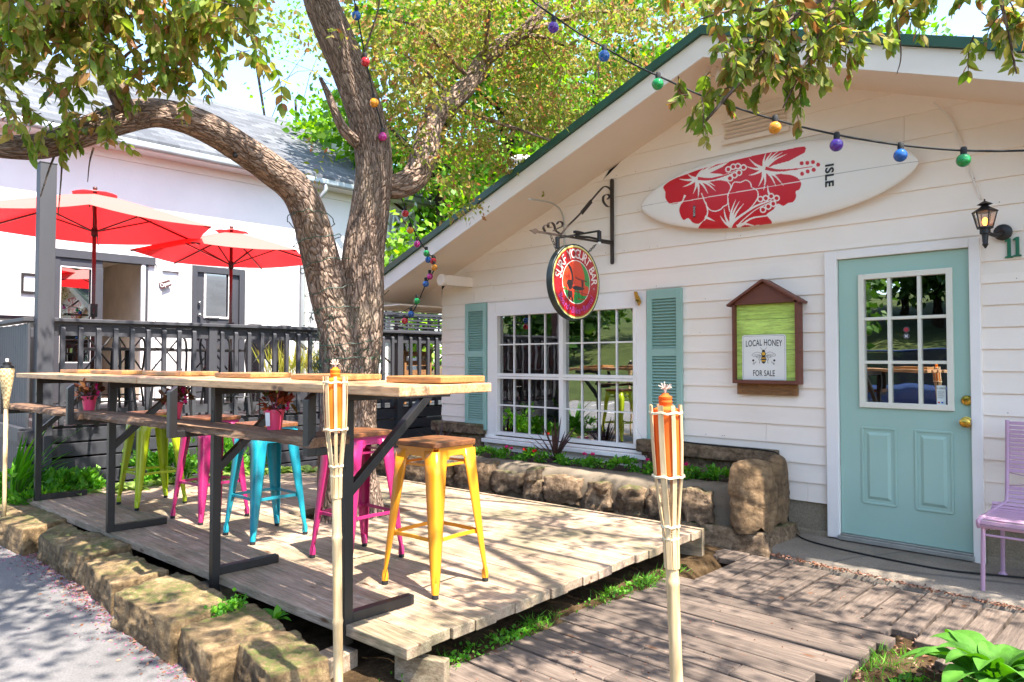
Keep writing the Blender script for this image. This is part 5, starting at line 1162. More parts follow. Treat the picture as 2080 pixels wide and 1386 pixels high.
hs_ = thing('honey_sign', 'white tin sign with a bee reading local honey for sale', 'sign', (sgx, 5.432, sgz))
def rrect(w, h, r, n=6):
    out = []
    for cx_, cy_, a0 in ((w-r, h-r, 0), (-w+r, h-r, 90), (-w+r, -h+r, 180), (w-r, -h+r, 270)):
        out += [(cx_+r*math.cos(R(a0+90*i/n)), cy_+r*math.sin(R(a0+90*i/n))) for i in range(n+1)]
    return out
f = MB(); f.prism(rrect(SW, SH, .02), 0, .004, FRONT); f.build('plate', paint('white_tin', 'e4dfd8', .35, .03, 5, .03), hs_)
ink = plain('sign_ink', '33302e', .5); f = MB(); o_, i_ = rrect(SW-.009, SH-.009, .014), rrect(SW-.0105, SH-.0105, .013); n = len(o_)
f.add([(x, y, .005) for x, y in o_]+[(x, y, .005) for x, y in i_], [(i, (i+1) % n, n+(i+1) % n, n+i) for i in range(n)], FRONT); f.build('border', ink, hs_)
f = MB()
for s, size, y, sx in (('LOCAL HONEY', .062, .098, .60), ('FOR SALE', .058, -.142, .62)):
    v, ff = text_geo(s, size*1.12, sx, spacing=1.05, bold=.0008); f.add([(x, yy+y+(-abs(x)*.06 if y > 0 else 0), .005) for x, yy, z in v], ff, FRONT)
f.build('lettering', ink, hs_)
def flat(name, polys, mat, z):
    f = MB()
    for P in polys: f.add([(x, y, z) for x, y in P], [tuple(range(len(P)))], FRONT)
    f.build(name, mat, hs_)
E_ = lambda cx_, cy_, rx, ry: [(cx_+rx*math.cos(2*math.pi*i/18), cy_+ry*math.sin(2*math.pi*i/18)) for i in range(18)]
flat('bee_body', [E_(0, .052, .013, .012), E_(0, .030, .019, .019), E_(0, -.012, .020, .034)], ink, .0055)
flat('bee_stripe', [E_(0, .032, .015, .013), [(-.017, .002), (.017, .002), (.019, -.006), (-.019, -.006)], [(-.018, -.018), (.018, -.018), (.015, -.028), (-.015, -.028)]], plain('bee_yellow', 'e0a830', .5), .0062)
ws_ = []
for s in (-1, 1):
    for P, w in (([(s*.015, .03), (s*.05, .046), (s*.088, .032), (s*.095, .018), (s*.07, .012), (s*.015, .02)], .0022), ([(s*.02, .018), (s*.05, .0), (s*.06, .008), (s*.03, .02)], .002), ([(s*.03, .028), (s*.085, .026)], .0012), ([(s*.03, .024), (s*.075, .018)], .0012), ([(s*.008, .06), (s*.016, .07), (s*.026, .082)], .0022), ([(s*.016, .0), (s*.03, -.02), (s*.036, -.045)], .003), ([(s*.016, .01), (s*.034, .0), (s*.04, -.02)], .003),
                 ([(s*.078, -.055), (s*.084, -.03)], .0025), ([(s*.06, -.03), (s*.078, -.045)], .003), ([(s*.092, -.05), (s*.078, -.045)], .003)):
        ws_.append(stroke(P, w))
    ws_.append(E_(s*.086, -.02, .009, .008))
f = MB()
for P in ws_:
    n = len(P)
    if n == 18: f.add([(x, y, .0052) for x, y in P], [tuple(range(n))], FRONT); continue
    h = n//2; f.add([(x, y, .0052) for x, y in P], [(i, i+1, n-2-i, n-1-i) for i in range(h-1)], FRONT)
f.build('bee_drawing', ink, hs_)

# ---------------------------------------------------------------- wall lantern, number
lp = thing('wall_lantern', 'black carriage lantern with lit amber bulb beside the teal door', 'lamp', (-.985, 5.28, 0))
zt = PY(1995, 405, 5.28).z; zb_ = PY(2000, 505, 5.28).z; Hh = zt-zb_; g = lambda t: zt-Hh*t
f = MB(); f.lathe([(.002, g(0)), (.006, g(.02)), (.004, g(.04)), (.034, g(.09)), (.045, g(.11)), (.02, g(.14)), (.03, g(.17)), (.07, g(.25)), (.074, g(.27)), (.06, g(.275))], 6); f.build('roof', M['black'], lp)
for k in range(6):
    a = k*math.pi/3; c, s = math.cos(a), math.sin(a); f = MB(); f.bar((c*.066, s*.066, g(.275)), (c*.042, s*.042, g(.58)), .006, .006); f.build('bar', M['black'], lp)
gm = nt('lantern_glass'); gm[2].inputs['Base Color'].default_value = lin('e8d8c8'); gm[2].inputs['Roughness'].default_value = .25; gm[2].inputs['Transmission Weight'].default_value = .8; gm[2].inputs['IOR'].default_value = 1.1
f = MB(); a6 = [(math.cos(k*math.pi/3), math.sin(k*math.pi/3)) for k in range(6)]; f.add([(c*.062, s*.062, g(.275)) for c, s in a6]+[(c*.039, s*.039, g(.58)) for c, s in a6], [(k, (k+1) % 6, 6+(k+1) % 6, 6+k) for k in range(6)]); f.build('glass', gm[0], lp)
f = MB(); f.lathe([(.045, g(.57)), (.045, g(.6)), (.03, g(.61)), (.03, g(.7)), (.02, g(.72)), (.014, g(.9)), (.018, g(.92)), (.012, g(.95)), (.003, g(1))], 14); f.build('stem', M['black'], lp, smooth=True, angle=40)
bm = nt('amber_bulb'); bm[2].inputs['Base Color'].default_value = lin('ffb060'); bm[2].inputs['Emission Color'].default_value = lin('ff9a3c'); bm[2].inputs['Emission Strength'].default_value = 1.1
f = MB(); f.ball((0, 0, g(.46)), .016, sc=(1, 1, 1.6)); f.build('bulb', bm[0], lp, smooth=True)
f = MB(); f.lathe([(.052, 0), (.052, .01), (.035, .02)], 20, Matrix.Translation((.06, .20, g(.62))) @ Matrix.Rotation(R(90), 4, 'X')); f.tube(spline([(.06, .19, g(.62)), (.045, .1, g(.72)), (.02, .04, g(.7)), (0, 0, g(.66))], 5), .012, 8); f.build('wall_plate', M['black'], lp, smooth=True, angle=40)
n11 = MB(); q = PY(2052, 528, 5.47); v, ff = text_geo('1', .17, 1.05)
num = thing('house_number', 'dark green house number eleven on the clapboards right of the lantern', 'number', (0, 0, 0))
for k, px in enumerate((2049, 2066)):
    q = PY(px, 524-k*3, 5.47); f = MB(); f.prism([(-.022, 0), (.022, 0), (.022, .010), (.011, .012), (.011, .125), (-.006, .125), (-.022, .112), (-.022, .104), (-.009, .106), (-.009, .012), (-.022, .010)], 0, .012, Matrix.Translation((q.x, 5.487, q.z)) @ FRONT); f.build('digit', paint('green_digit', '1d6a4c', .45, .2, 20), num, bevel=.002)

# ---------------------------------------------------------------- lilac chair
lc = paint('lilac_paint', 'b690a6', .45, .08, 6, .25, '7a5468', .69)
ch = thing('lilac_chair', 'lilac painted slatted metal garden chair right of the teal door', 'chair', (0, 0, 0))
cx0, cx1 = -.975, -.42; yf, yb2 = 4.86, 5.30; zs0 = .265
prof = [(yf-.005, zs0-.04), (yf-.02, zs0-.01), (yf-.005, zs0+.012), (yf+.05, zs0+.018), (yf+.15, zs0+.008), (yf+.27, zs0+.0), (yf+.36, zs0+.03), (yf+.40, zs0+.10), (yf+.415, zs0+.2), (yf+.43, zs0+.3), (yf+.45, zs0+.55)]
Q = spline([(0, a, b) for a, b in prof], 8); 
for x in (cx0+.012, cx1-.012):
    f = MB(); f.tube([(x+(.07 if q.z > zs0+.06 and x < -.7 else .07*min(1, max(0, (q.z-zs0)/.06)) if x < -.7 else 0), q.y, q.z) for q in Q], .011, 8); f.build('side_frame', lc, ch, smooth=True)
L = [0]
for i in range(1, len(Q)): L.append(L[-1]+(Q[i]-Q[i-1]).length)
def at(s):
    for i in range(1, len(Q)):
        if L[i] >= s: t = (s-L[i-1])/(L[i]-L[i-1]); return Q[i-1].lerp(Q[i], t), (Q[i]-Q[i-1]).normalized()
    return Q[-1], (Q[-1]-Q[-2]).normalized()
s = .01; sl1, sl2 = MB(), MB()
while s < L[-1]-.005:
    p, tn = at(s); nrm = Vector((1, 0, 0)).cross(tn); tgt = sl1 if p.z < zs0+.13 else sl2
    if not (zs0+.15 < p.z < zs0+.235): tgt.bar((cx0+(.07 if p.z > zs0+.06 else .0)+.01, p.y, p.z), (cx1-.01, p.y, p.z), .021, .008, up=tuple(nrm))
    s += .0262
sl1.build('seat', lc, ch, bevel=.002); sl2.build('backrest', lc, ch, bevel=.002)
f = MB(); q, _ = at(L[-1]*.72); f.tube([(cx0+.08, q.y, zs0+.235), (cx1-.01, q.y, zs0+.15)], .003, 5); f.tube([(cx0+.08, q.y, zs0+.15), (cx1-.01, q.y, zs0+.235)], .003, 5); f.build('wire_brace', lc, ch)
for (x, y, zf) in ((cx0+.03, yf+.02, -.185), (cx1-.03, yf+.02, -.2), (cx0+.06, yf+.40, -.128), (cx1-.03, yf+.40, -.128)):
    f = MB(); f.tube([(x, y, zs0-.01), (x-.003, y-.003, zs0-.15), (x-.008, y-.004 if y < 5 else y+.01, zf+.006)], .0115, 8); f.lathe([(.024, 0), (.024, .006), (.013, .02)], 14, c=(x-.008, y-.004 if y < 5 else y+.01, zf)); f.build('leg', lc, ch, smooth=True, angle=40)
f = MB(); f.tube([(cx0+.03, yf+.02, zs0-.085), (cx1-.03, yf+.02, zs0-.085)], .007, 8); f.tube([(cx0+.03, yf+.02, zs0-.06), (cx0+.06, yf+.40, zs0-.06)], .007, 8)
f.build('stretcher', lc, ch)
f = MB(); sp_ = [(cx0+.05+.012*j/6+.004*math.cos(j*1.05), yf+.06+.012*j/6, zs0-.05+.012*math.sin(j*1.05)) for j in range(44)]; f.tube(sp_, .002, 5); f.build('spring', M['trim'], ch)

# ---------------------------------------------------------------- festoon lights
BC = dict(b='1a5fb0', r='c8202e', o='e8961c', g='1a9a4c', p='5a2aa0', m='c02a8a')
bmats = {k: None for k in BC}
for k, h in BC.items():
    m, t, b, o = nt('bulb_'+k); b.inputs['Base Color'].default_value = lin(h); b.inputs['Roughness'].default_value = .08; b.inputs['Transmission Weight'].default_value = .35; b.inputs['Coat Weight'].default_value = .8; b.inputs['IOR'].default_value = 1.3
    bump(t, b, tex(t, coords(t), 30, 3), .1, .003); bmats[k] = m
def festoon(label, cable, bulbs, r):
    t = thing('festoon_lights', label, 'string lights', (0, 0, 0)); f = MB(); f.tube(spline(cable, 6), .006, 6); f.build('cable', M['rubber'], t, smooth=True)
    for c, p, dv in bulbs:
        d = Vector(dv).normalized(); f = MB(); q = Vector(p)-d*(r*1.75); f.tube([q-d*r*.25, q, q+d*r*.55, q+d*r*.95], [r*.34, r*.46, r*.46, r*.42], 12); so2 = f.build('socket', M['rubber'], t, smooth=True, angle=40)
        f = MB(); f.ball(p, r, 14); f.build('bulb', bmats[c], t, smooth=True)
    return t
pts = [(706, -30, 5.3), (722, 10, 5.3), (733, 70, 5.3), (745, 130, 5.35), (762, 205, 5.4), (780, 275, 5.5), (795, 335, 5.8), (810, 388, 6.2), (826, 430, 6.6), (838, 462, 6.9), (854, 492, 7.2), (870, 514, 7.45)]
bl = [('b', 724, 32, 5.2), ('r', 742, 126, 5.25), ('o', 760, 209, 5.3), ('m', 777, 278, 5.45), ('g', 792, 340, 5.75), ('b', 806, 391, 6.15), ('r', 823, 434, 6.5), ('o', 833, 468, 6.8), ('m', 847, 496, 7.1), ('g', 866, 515, 7.35)]
cab = [PD(*p) for p in pts]; bb = [(c, PD(x, y, d), (-.05, .05, -1)) for c, x, y, d in bl]
pts2 = [(876, 520, 7.4), (884, 523, 7.4), (882, 545, 7.4), (876, 560, 7.4), (866, 575, 7.45), (851, 610, 7.5), (838, 634, 7.5), (823, 645, 7.5), (742, 636, 7.6)]
bl2 = [('b', 870, 528, 7.4), ('r', 880, 531, 7.38), ('o', 882, 544, 7.36), ('m', 873, 562, 7.4), ('b', 865, 577, 7.4), ('g', 847, 612, 7.45), ('b', 835, 638, 7.45), ('r', 822, 652, 7.45)]
cab += [PD(*p) for p in pts2]; bb += [(c, PD(x, y, d), (-.1, .1, -1)) for c, x, y, d in bl2]
t1 = festoon('festoon of small coloured bulbs running from the crabapple trunk to the cottage eave', cab, bb, .034)
pts = [(1030, -40, 4.6), (1085, 5, 4.55), (1132, 38, 4.5), (1180, 70, 4.45), (1234, 100, 4.4), (1290, 132, 4.32), (1345, 158, 4.25), (1440, 200, 4.1), (1580, 245, 3.95), (1705, 275, 3.85), (1830, 295, 3.8), (1960, 306, 3.7), (2085, 306, 3.6), (2200, 300, 3.5)]
bl = [('p', 1124, 56, 4.48), ('b', 1227, 114, 4.4), ('g', 1336, 171, 4.25), ('o', 1574, 260, 3.95), ('p', 1699, 295, 3.85), ('b', 1829, 316, 3.8), ('g', 1957, 326, 3.7)]
festoon('festoon of larger coloured bulbs strung across the gable in front of the surfboard', [PD(650, -220, 5.25)]+[PD(*p) for p in pts]+[Vector((.45, 4.75, 2.2)), Vector((.9, 4.85, 2.2))], [(c, PD(x, y, d), (-.03, -.03, -1)) for c, x, y, d in bl], .035)
wr_ = MB(); wr_.tube(spline([PD(742, 636, 7.6), PD(790, 648, 7.6), PD(840, 645, 7.6), PD(860, 652, 7.6), PD(897, 655, 7.7)], 6), .005, 5); wr_.tube(spline([PD(742, 636, 7.6), PD(800, 640, 7.6), PD(850, 615, 7.5)], 6), .004, 5)
wr_.tube(spline([PD(742, 636, 7.6), PD(775, 605, 7.4), PD(790, 590, 7.3)], 5), .004, 5)
tag(wr_.build('loose_wire', M['rubber']), 'loose thin black wires sagging under the low eave of the cottage', 'wire')
# roof vent behind the rake
q = PD(1060, 345, 8.4); t = thing('roof_vent', 'round metal roof vent with grille above the green roof edge', 'vent', (q.x, q.y, q.z)); f = MB(); f.tube([(0, 0, -.9), (0, 0, -.08)], .11, 20); f.lathe([(.13, -.1), (.15, -.08), (.15, -.06)], 20); f.build('pipe', M['black'], t, smooth=True, angle=40)
f = MB(); f.lathe([(.15, .07), (.165, .08), (.165, .11), (.12, .145), (.01, .15)], 24); 
for k in range(26): a = k/26*2*math.pi; f.bar((math.cos(a)*.15, math.sin(a)*.15, -.06), (math.cos(a)*.15, math.sin(a)*.15, .075), .008, .008)
for z in (-.02, .02): f.lathe([(.151, z), (.154, z), (.154, z+.008), (.151, z+.008)], 24)
f.build('cap', M['trim'], t)
f = MB(); f.lathe([(.12, -.06), (.12, .07)], 20); f.build('core', M['black'], t)
# ================================================================ rocks
def rock(name, quad, zt, zb, seed, mat, parent=None, n=14, amp=.04, rnd=.16, tag_=None):
    q = [Vector((p[0], p[1], 0)) for p in quad]; vs = []; fs = []; idx = {}
    cen = sum(q, Vector())/4; sz = (q[0]-q[2]).length*.5
    zq = zt if isinstance(zt, (list, tuple)) else [zt]*4
    def P(a, b, c):
        # round the cube
        x, y, z = a*2-1, b*2-1, c*2-1; k = rnd
        X, Y, Z = x*math.sqrt(1-k*(y*y/2+z*z/2)+k*k*y*y*z*z/3), y*math.sqrt(1-k*(x*x/2+z*z/2)), z*math.sqrt(1-k*(x*x/2+y*y/2))
        a, b, c = (X+1)/2, (Y+1)/2, (Z+1)/2
        p = (q[0]*(1-a)+q[1]*a)*(1-b)+(q[3]*(1-a)+q[2]*a)*b; top = (zq[0]*(1-a)+zq[1]*a)*(1-b)+(zq[3]*(1-a)+zq[2]*a)*b
        p = cen+(p-cen)*(1.0+.06*(1-c)); p.z = zb+(top-zb)*c
        s = Vector((seed*3.1, seed*1.7, 0)); nn = noise.noise(p*3.2+s)*.9+noise.noise(p*9+s)*.5-abs(noise.noise(p*13+s))*.7+noise.noise(p*34+s)*.16; nn = nn*.6+round(nn*3)/3*.4
        st = noise.noise(Vector((p.x*2, p.y*2, p.z*22))+s)*.3
        d = (p-Vector((cen.x, cen.y, (zb+zt if not isinstance(zt, (list, tuple)) else zb+sum(zt)/4)/2))); d.normalize()
        return p+d*(nn+st*(1-abs(z)))*amp
    def vid(i, j, k):
        if (i, j, k) not in idx: idx[(i, j, k)] = len(vs); vs.append(P(i/n, j/n, k/n))
        return idx[(i, j, k)]
    for i in range(n):
        for j in range(n):
            fs += [(vid(i, j, n), vid(i+1, j, n), vid(i+1, j+1, n), vid(i, j+1, n)), (vid(i, 0, j), vid(i+1, 0, j), vid(i+1, 0, j+1), vid(i, 0, j+1)), (vid(i+1, n, j), vid(i, n, j), vid(i, n, j+1), vid(i+1, n, j+1)),
                   (vid(0, i+1, j), vid(0, i, j), vid(0, i, j+1), vid(0, i+1, j+1)), (vid(n, i, j), vid(n, i+1, j), vid(n, i+1, j+1), vid(n, i, j+1))]
    if name is None: return vs, fs
    m = MB(); m.add(vs, fs); return m.build(name, mat, parent, smooth=True)
def pz4(pts, z): return [PZ(x, y, z)[:2] for x, y in pts]
ER = [([(-60, 1040), (48, 1080), (140, 1056), (40, 1014)], -.03, 'mossy flat edging stone at the left edge of the row'),
      ([(74, 1084), (117, 1112), (188, 1084), (138, 1062)], -.035, 'small mossy edging stone, second from the left edge'),
      ([(112, 1108), (172, 1135), (268, 1108), (190, 1078)], -.03, 'edging stone with green moss on its back edge behind the first bar leg bracket'),
      ([(166, 1137), (226, 1192), (345, 1160), (262, 1122)], -.045, 'split tan edging stone just left of the biggest one'),
      ([(228, 1206), (348, 1274), (484, 1222), (362, 1158)], -.03, 'biggest flat edging stone with creeping weed along its right side'),
      ([(362, 1276), (430, 1336), (590, 1276), (505, 1222)], -.05, 'layered edging stone with cracks on its front, beside a leafy sprout'),
      ([(480, 1305), (548, 1378), (676, 1338), (600, 1272)], -.03, 'pale sunlit edging stone at the near end of the row')]
for k, (pts, z, lb) in enumerate(ER):
    q = pz4(pts, z); tag(rock('edging_stone', q, z+.01, -.3, k+2, M['sandstone'], amp=.032, n=28, rnd=.10), lb, 'stone', 'sandstone edging stones along the pavement')
for k, (x, y, s, lb) in enumerate([(-2.12, 1.72, .1, 'pale grey rubble stone under the near corner of the deck'), (-2.26, 1.86, .07, 'small brown stone wedged under the near corner of the deck')]):
    a = .4*k; q = [(x+s*1.3*math.cos(a+t), y+s*math.sin(a+t)) for t in (3.9, 5.5, .8, 2.4)]; tag(rock('stone', q, -.13-.02*k, -.3, 31+k, M['wallrock'], amp=.02, n=10, rnd=.2), lb, 'stone')
# ---------------------------------------------------------------- stone planter under the window
pl = thing('stone_planter', 'raised flower bed wall of mortared brown stones below the window', 'planter')
wA, wB = Vector((-6.9, 4.42, 0)), Vector((-2.52, 4.92, 0)); wd = (wB-wA).normalized(); wn_ = Vector((-wd.y, wd.x, 0)); WLn = (wB-wA).length
m = MB(); nx_ = 90; vs = []; fs = []
for i in range(nx_+1):
    for j, (y, z) in enumerate([(0, -.3), (-.0, -.0), (.015, .1), (.02, .2), (.08, .235), (.24, .24), (.3, .1)]):
        p = wA+wd*(WLn*i/nx_)+wn_*(y+.02+.03*noise.noise(Vector((i*.3, j*2, 1)))); vs.append((p.x, p.y, z+.012*noise.noise(Vector((i*.4, j, 7)))))
for i in range(nx_):
    for j in range(6): fs.append((i*7+j, (i+1)*7+j, (i+1)*7+j+1, i*7+j+1))
m.add(vs, fs); m.build('mortar_core', paint('mortar', '6e6252', .95, .25, 6, .8, '4c4434', .6), pl, smooth=True)
random.seed(21); m = MB(); k = 40
for row, (z0, z1, wmin, wmax) in enumerate([(-.27, -.06, .45, .8), (-.06, .2, .22, .5), (-.0, .1, .1, .16)]):
    s = -.1
    while s < WLn-.12:
        w = random.uniform(wmin, wmax)
        if row == 2:
            s += random.uniform(.3, .6)
        a = wA+wd*s+wn_*(-.05 if row else -.075); b = wA+wd*(s+w-.02)+wn_*(-.05 if row else -.075)
        t = .24; q = [(a.x, a.y), (b.x, b.y), ((b+wn_*t).x, (b+wn_*t).y), ((a+wn_*t).x, (a+wn_*t).y)]
        zz1 = z1+(random.uniform(-.06, .045) if row == 1 else random.uniform(-.02, .02)); zz0 = z0+random.uniform(-.03, .03); z_add = random.uniform(.08, .12) if row == 2 else 0; zz0 += z_add; zz1 += z_add
        v, f_ = rock(None, q, zz1, zz0, k, None, n=10, amp=.055, rnd=.18 if row else .1); m.add(v, f_); k += 1; s += w+random.uniform(.0, .02)
m.build('wall_stone', M['wallrock'], pl, smooth=True)
es = [([(-2.52, 4.79), (-2.25, 4.86), (-2.23, 5.1), (-2.50, 5.05)], .485, -.10, 81, 'tall rounded end stone of the flower bed'), ([(-2.36, 5.06), (-2.25, 5.12), (-2.28, 5.42), (-2.44, 5.42)], .49, -.08, 82, None)]
for q, z1, z0, sd_, lb in es:
    o = rock('end_stone', q, z1, z0, sd_, rockmat('end_rock%d' % sd_, ('5a4a3a', '8a7357', 'a08768', '9c9282'), None, 3), pl, amp=.03, n=22, rnd=.5)
o = rock('base_stone', [(-3.5, 4.78), (-2.26, 4.88), (-2.22, 5.40), (-3.5, 5.3)], -.03, -.32, 77, M['wallrock'], pl, amp=.014, n=20, rnd=.06)
m = MB(); m.add([(-6.9, 4.55, .2), (-2.5, 5.0, .215), (-2.45, 5.45, .22), (-6.9, 5.45, .23)], [(0, 1, 2, 3)]); m.build('bed_soil', M['soilpot'], pl)

# ================================================================ plants
def broadleaf(m, base, az, L, wdt, up=.9, droop=1.1, roll=0.):
    base = Vector(base); n, k = 9, 7; d = Vector((math.cos(az), math.sin(az), 0)); s = Vector((-math.sin(az), math.cos(az), 0)); vs = []; p = base.copy(); el = up; 
    for i in range(n+1):
        t = i/n; w = wdt*math.sin(math.pi*min(1, (t*.97+.03)**.75))**.8*.5 if i < n else .001
        if i: el -= droop/n; p = p+(d*math.cos(el)+Vector((0, 0, math.sin(el))))*(L/n)
        for j in range(k): u_ = j/(k-1)*2-1; vs.append(p+s*(u_*w)+Vector((0, 0, 1))*(abs(u_)*w*.35+.10*w*math.cos(u_*9)*.3+math.sin(t*9+u_*2)*w*.05+roll*u_*w))
    m.add(vs, [(i*k+j, (i+1)*k+j, (i+1)*k+j+1, i*k+j+1) for i in range(n) for j in range(k-1)])
def hosta(loc, n, L, w, mat, label, cat='plant', group=None, seed=0):
    random.seed(seed); t = thing('hosta_plant', label, cat, loc, 0, group)
    for i in range(n):
        m = MB(); a = i*2.4+random.uniform(-.3, .3); q = (i/n); l = L*random.uniform(.7, 1.1)*(1-.25*q)
        pet = l*.55; st = Vector((math.cos(a)*pet*(.8-.5*q), math.sin(a)*pet*(.8-.5*q), pet*(.5+.7*q))); m2 = MB()
        broadleaf(m, st, a, l, w*random.uniform(.8, 1.1)*(1-.2*q), .75+.5*q, 1.5, random.uniform(-.2, .2)); 
        m.tube([(0, 0, 0), st*.6+Vector((0, 0, .02)), st+Vector((math.cos(a), math.sin(a), 1))*.004], .004, 5)
        o = m.build('leaf', mat, t, smooth=True)
    return t
hosta((-.64, 3.50, -.20), 30, .27, .135, M['leaf_hosta'], 'large bright green hosta in the bottom right corner of the soil bed', seed=3)
gp = 'leafy plants in the bed behind the deck'
HS = [(-7.15, PX(x_, 940, -7.15).y) for x_ in (215, 268, 385, 470, 560)]+[(-6.9, PX(640, 930, -6.9).y), (-7.1, PX(600, 930, -7.1).y), (-7.3, PX(130, 940, -7.3).y), (-7.25, PX(330, 930, -7.25).y), (-7.2, PX(430, 930, -7.2).y), (-7.2, PX(515, 930, -7.2).y)]
hl = ['hosta with pale edged leaves right of the first bar leg', 'pale edged hosta seen between the legs of the lime stool', 'pale edged hosta between the lime and far magenta stools', 'pale edged hosta behind the far magenta stool', 'pale edged hosta behind the turquoise stool legs', 'small pale edged hosta left of the crabapple trunk', 'pale edged hosta seen through the turquoise stool', 'pale edged hosta beside the first bar leg', 'pale edged hosta behind the right legs of the lime stool', 'pale edged hosta behind the third bar leg', 'pale edged hosta behind the front leg of the turquoise stool']
for k, ((x, y), lb) in enumerate(zip(HS, hl)): hosta((x, y, -.12), 16, .21, .13, M['leaf_vari'], lb, 'plant', gp, k+10)
BS = [(-7.5, PX(x_, 930, -7.5).y, h_) for x_, h_ in ((165, .26), (325, .42), (380, .46), (440, .44), (520, .4))]+[(-7.35, PX(110, 930, -7.35).y, .24), (-7.6, PX(30, 930, -7.6).y, .3), (-7.3, PX(75, 930, -7.3).y, .18)]
bl_ = ['low green shrub left of the pale edged hostas', 'bushy green plant against the skirting left of the lime stool', 'tall bushy green plant behind the lime stool', 'bushy green plant between lime and magenta stools', 'green plant against the skirting behind the turquoise stool', 'low bushy green plant left of the first bar leg', 'dark green leafy plant below the left torch', 'small low plant by the mossy edging stone']
for k, ((x, y, h), lb) in enumerate(zip(BS, bl_)):
    t = thing('leafy_plant', lb, 'plant', (x, y, -.14), 0, gp); leafblob('foliage', (0, 0, h*.62), (.26, .26, h*.6), 620, .07, M['leaf_bed'], t, clumps=9, asp=.5, seed=k+60, up=.5)
    m = MB(); [m.tube([(0, 0, 0), (math.cos(j*1.3)*.1, math.sin(j*1.3)*.1, h*.9)], .004, 5) for j in range(6)]; m.build('stem', M['leaf_dark'], t)
t = thing('daylily', 'clump of long arching bright green daylily leaves beside the left torch', 'plant', (-7.75, PX(25, 900, -7.75).y, -.15)); rg = np.random.default_rng(4); m = MB(); random.seed(9)
for k in range(46):
    a = random.uniform(0, 6.28); broadleaf(m, (math.cos(a)*.04, math.sin(a)*.04, 0), a, random.uniform(.6, .95), .035, random.uniform(1.25, 1.52), random.uniform(.5, 1.3))
m.build('leaf', M['leaf_bed'], t, smooth=True)
# bed flowers
gb = 'small bedding plants in the stone planter'; random.seed(31)
cols = ['redflower', None, 'redflower', None, 'magflower', 'redflower', None, 'magflower', None, 'magflower', 'magflower', None]
nm = ['nearest the house corner', 'left of the first red bloom', 'with a red bloom left of the window', 'below the left window edge', 'with a magenta bloom below the left panes', 'with a red bloom left of the spiky cordyline', 'right under the cordyline', 'with a magenta bloom right of the cordyline', 'below the middle of the window', 'with a magenta bloom left of the torch', 'with a magenta bloom right of the torch', 'next to the tall end stone']
for k in range(12):
    s = .9+k*.30; p = wA+wd*s+wn_*(.34+random.uniform(-.04, .07)); t = thing('bedding_plant', 'low bright green bedding plant '+nm[k], 'plant', (p.x, p.y, .22), 0, gb)
    leafblob('foliage', (0, 0, .05), (.15, .12, .06), 330, .04, M['leaf_bed'], t, clumps=7, asp=.6, seed=k+90, up=.5)
    if cols[k]:
        rg = np.random.default_rng(k)
        for j in range(2): 
            n = 9; dx, dy = random.uniform(-.08, .08), random.uniform(-.1, .0); d = rg.normal(size=(n, 3)); d[:, 2] = abs(d[:, 2])+.3
            leafmesh('flower', np.tile(np.array([[dx, dy, .12]]), (n, 1)), d, np.full(n, .03), .9, M[cols[k]], t, rg)
def cordyline(loc, L, n, label, seed):
    random.seed(seed); t = thing('cordyline', label, 'plant', loc, 0, 'dark spiky cordylines'); m = MB()
    for k in range(n):
        a = random.uniform(0, 6.28); el = random.uniform(.75, 1.5); broadleaf(m, (0, 0, 0), a, L*random.uniform(.7, 1.1), .024, el, random.uniform(.1, .5))
    m.build('leaf', M['leaf_cord'], t, smooth=True)
p = PY(1128, 935, 5.12); cordyline((p.x, 5.12, .23), .42, 24, 'dark purple spiky cordyline in front of the window', 3)
p = PY(895, 900, 5.0); cordyline((p.x+.0, 5.0, .22), .34, 13, 'thin dark cordyline at the left end of the flower bed', 6)
cordyline((-3.35, 5.2, .23), .40, 15, 'dark spiky cordyline behind the right bamboo torch', 8)

# weeds, petals and litter: nobody could count them
rg = np.random.default_rng(11)
def scatter(name, n, fx, size, mat, asp, flatd=.15, zoff=.0):
    P = fx(n); P = np.array([(x, y, hgt(x, y)+zoff if z is None else z) for x, y, z in P]); d = rg.normal(size=(len(P), 3)); d[:, 2] = rg.normal(size=len(P))*flatd+(.0 if flatd < .5 else 1.0)
    return tag(leafmesh(name, P, d, size*rg.uniform(.5, 1.3, len(P)), asp, mat, None, rg), kind='stuff')
def petals(n):
    out = []
    while len(out) < n:
        x = rg.uniform(-8, -3.0); y = 1.42-abs(rg.normal())*.11-.01; 
        if noise.noise(Vector((x*2.2, y*3, 0))) > -.15-.4*(y > 1.2): out.append((x, y-.0, -.1985))
    return out
scatter('fallen_petals', 2600, petals, .013, M['pinkpetal'], .7, .1)
scatter('dry_leaf_litter', 3200, lambda n: [(x, y, -.197) for x, y in zip(rg.uniform(-8, -2.5, n), 1.42-np.abs(rg.normal(size=n))*.09)], .022, M['litter'], .5, .25)
scatter('loose_petals', 140, lambda n: [(x, y, -.1985) for x, y in zip(rg.uniform(-8, -2.6, n), rg.uniform(.3, 1.3, n))], .012, M['pinkpetal'], .7, .1)
scatter('deck_debris', 500, lambda n: [(x, y, -.184) for x, y in zip(rg.uniform(-2.3, -1.2, n), rg.uniform(1.2, 4.9, n))], .012, M['litter'], .6, .1)
scatter('threshold_litter', 900, lambda n: [(x, 4.86-.09*(x+2.3)+abs(rg.normal())*.05, -.165) for x in rg.uniform(-2.2, -.5, n)], .022, M['litter'], .5, .2)
scatter('bed_litter', 1500, lambda n: [(x, y, None) for x, y in zip(rg.uniform(-1.15, 0, n), rg.uniform(2.2, 4.3, n))], .03, M['litter'], .5, .25, .006)
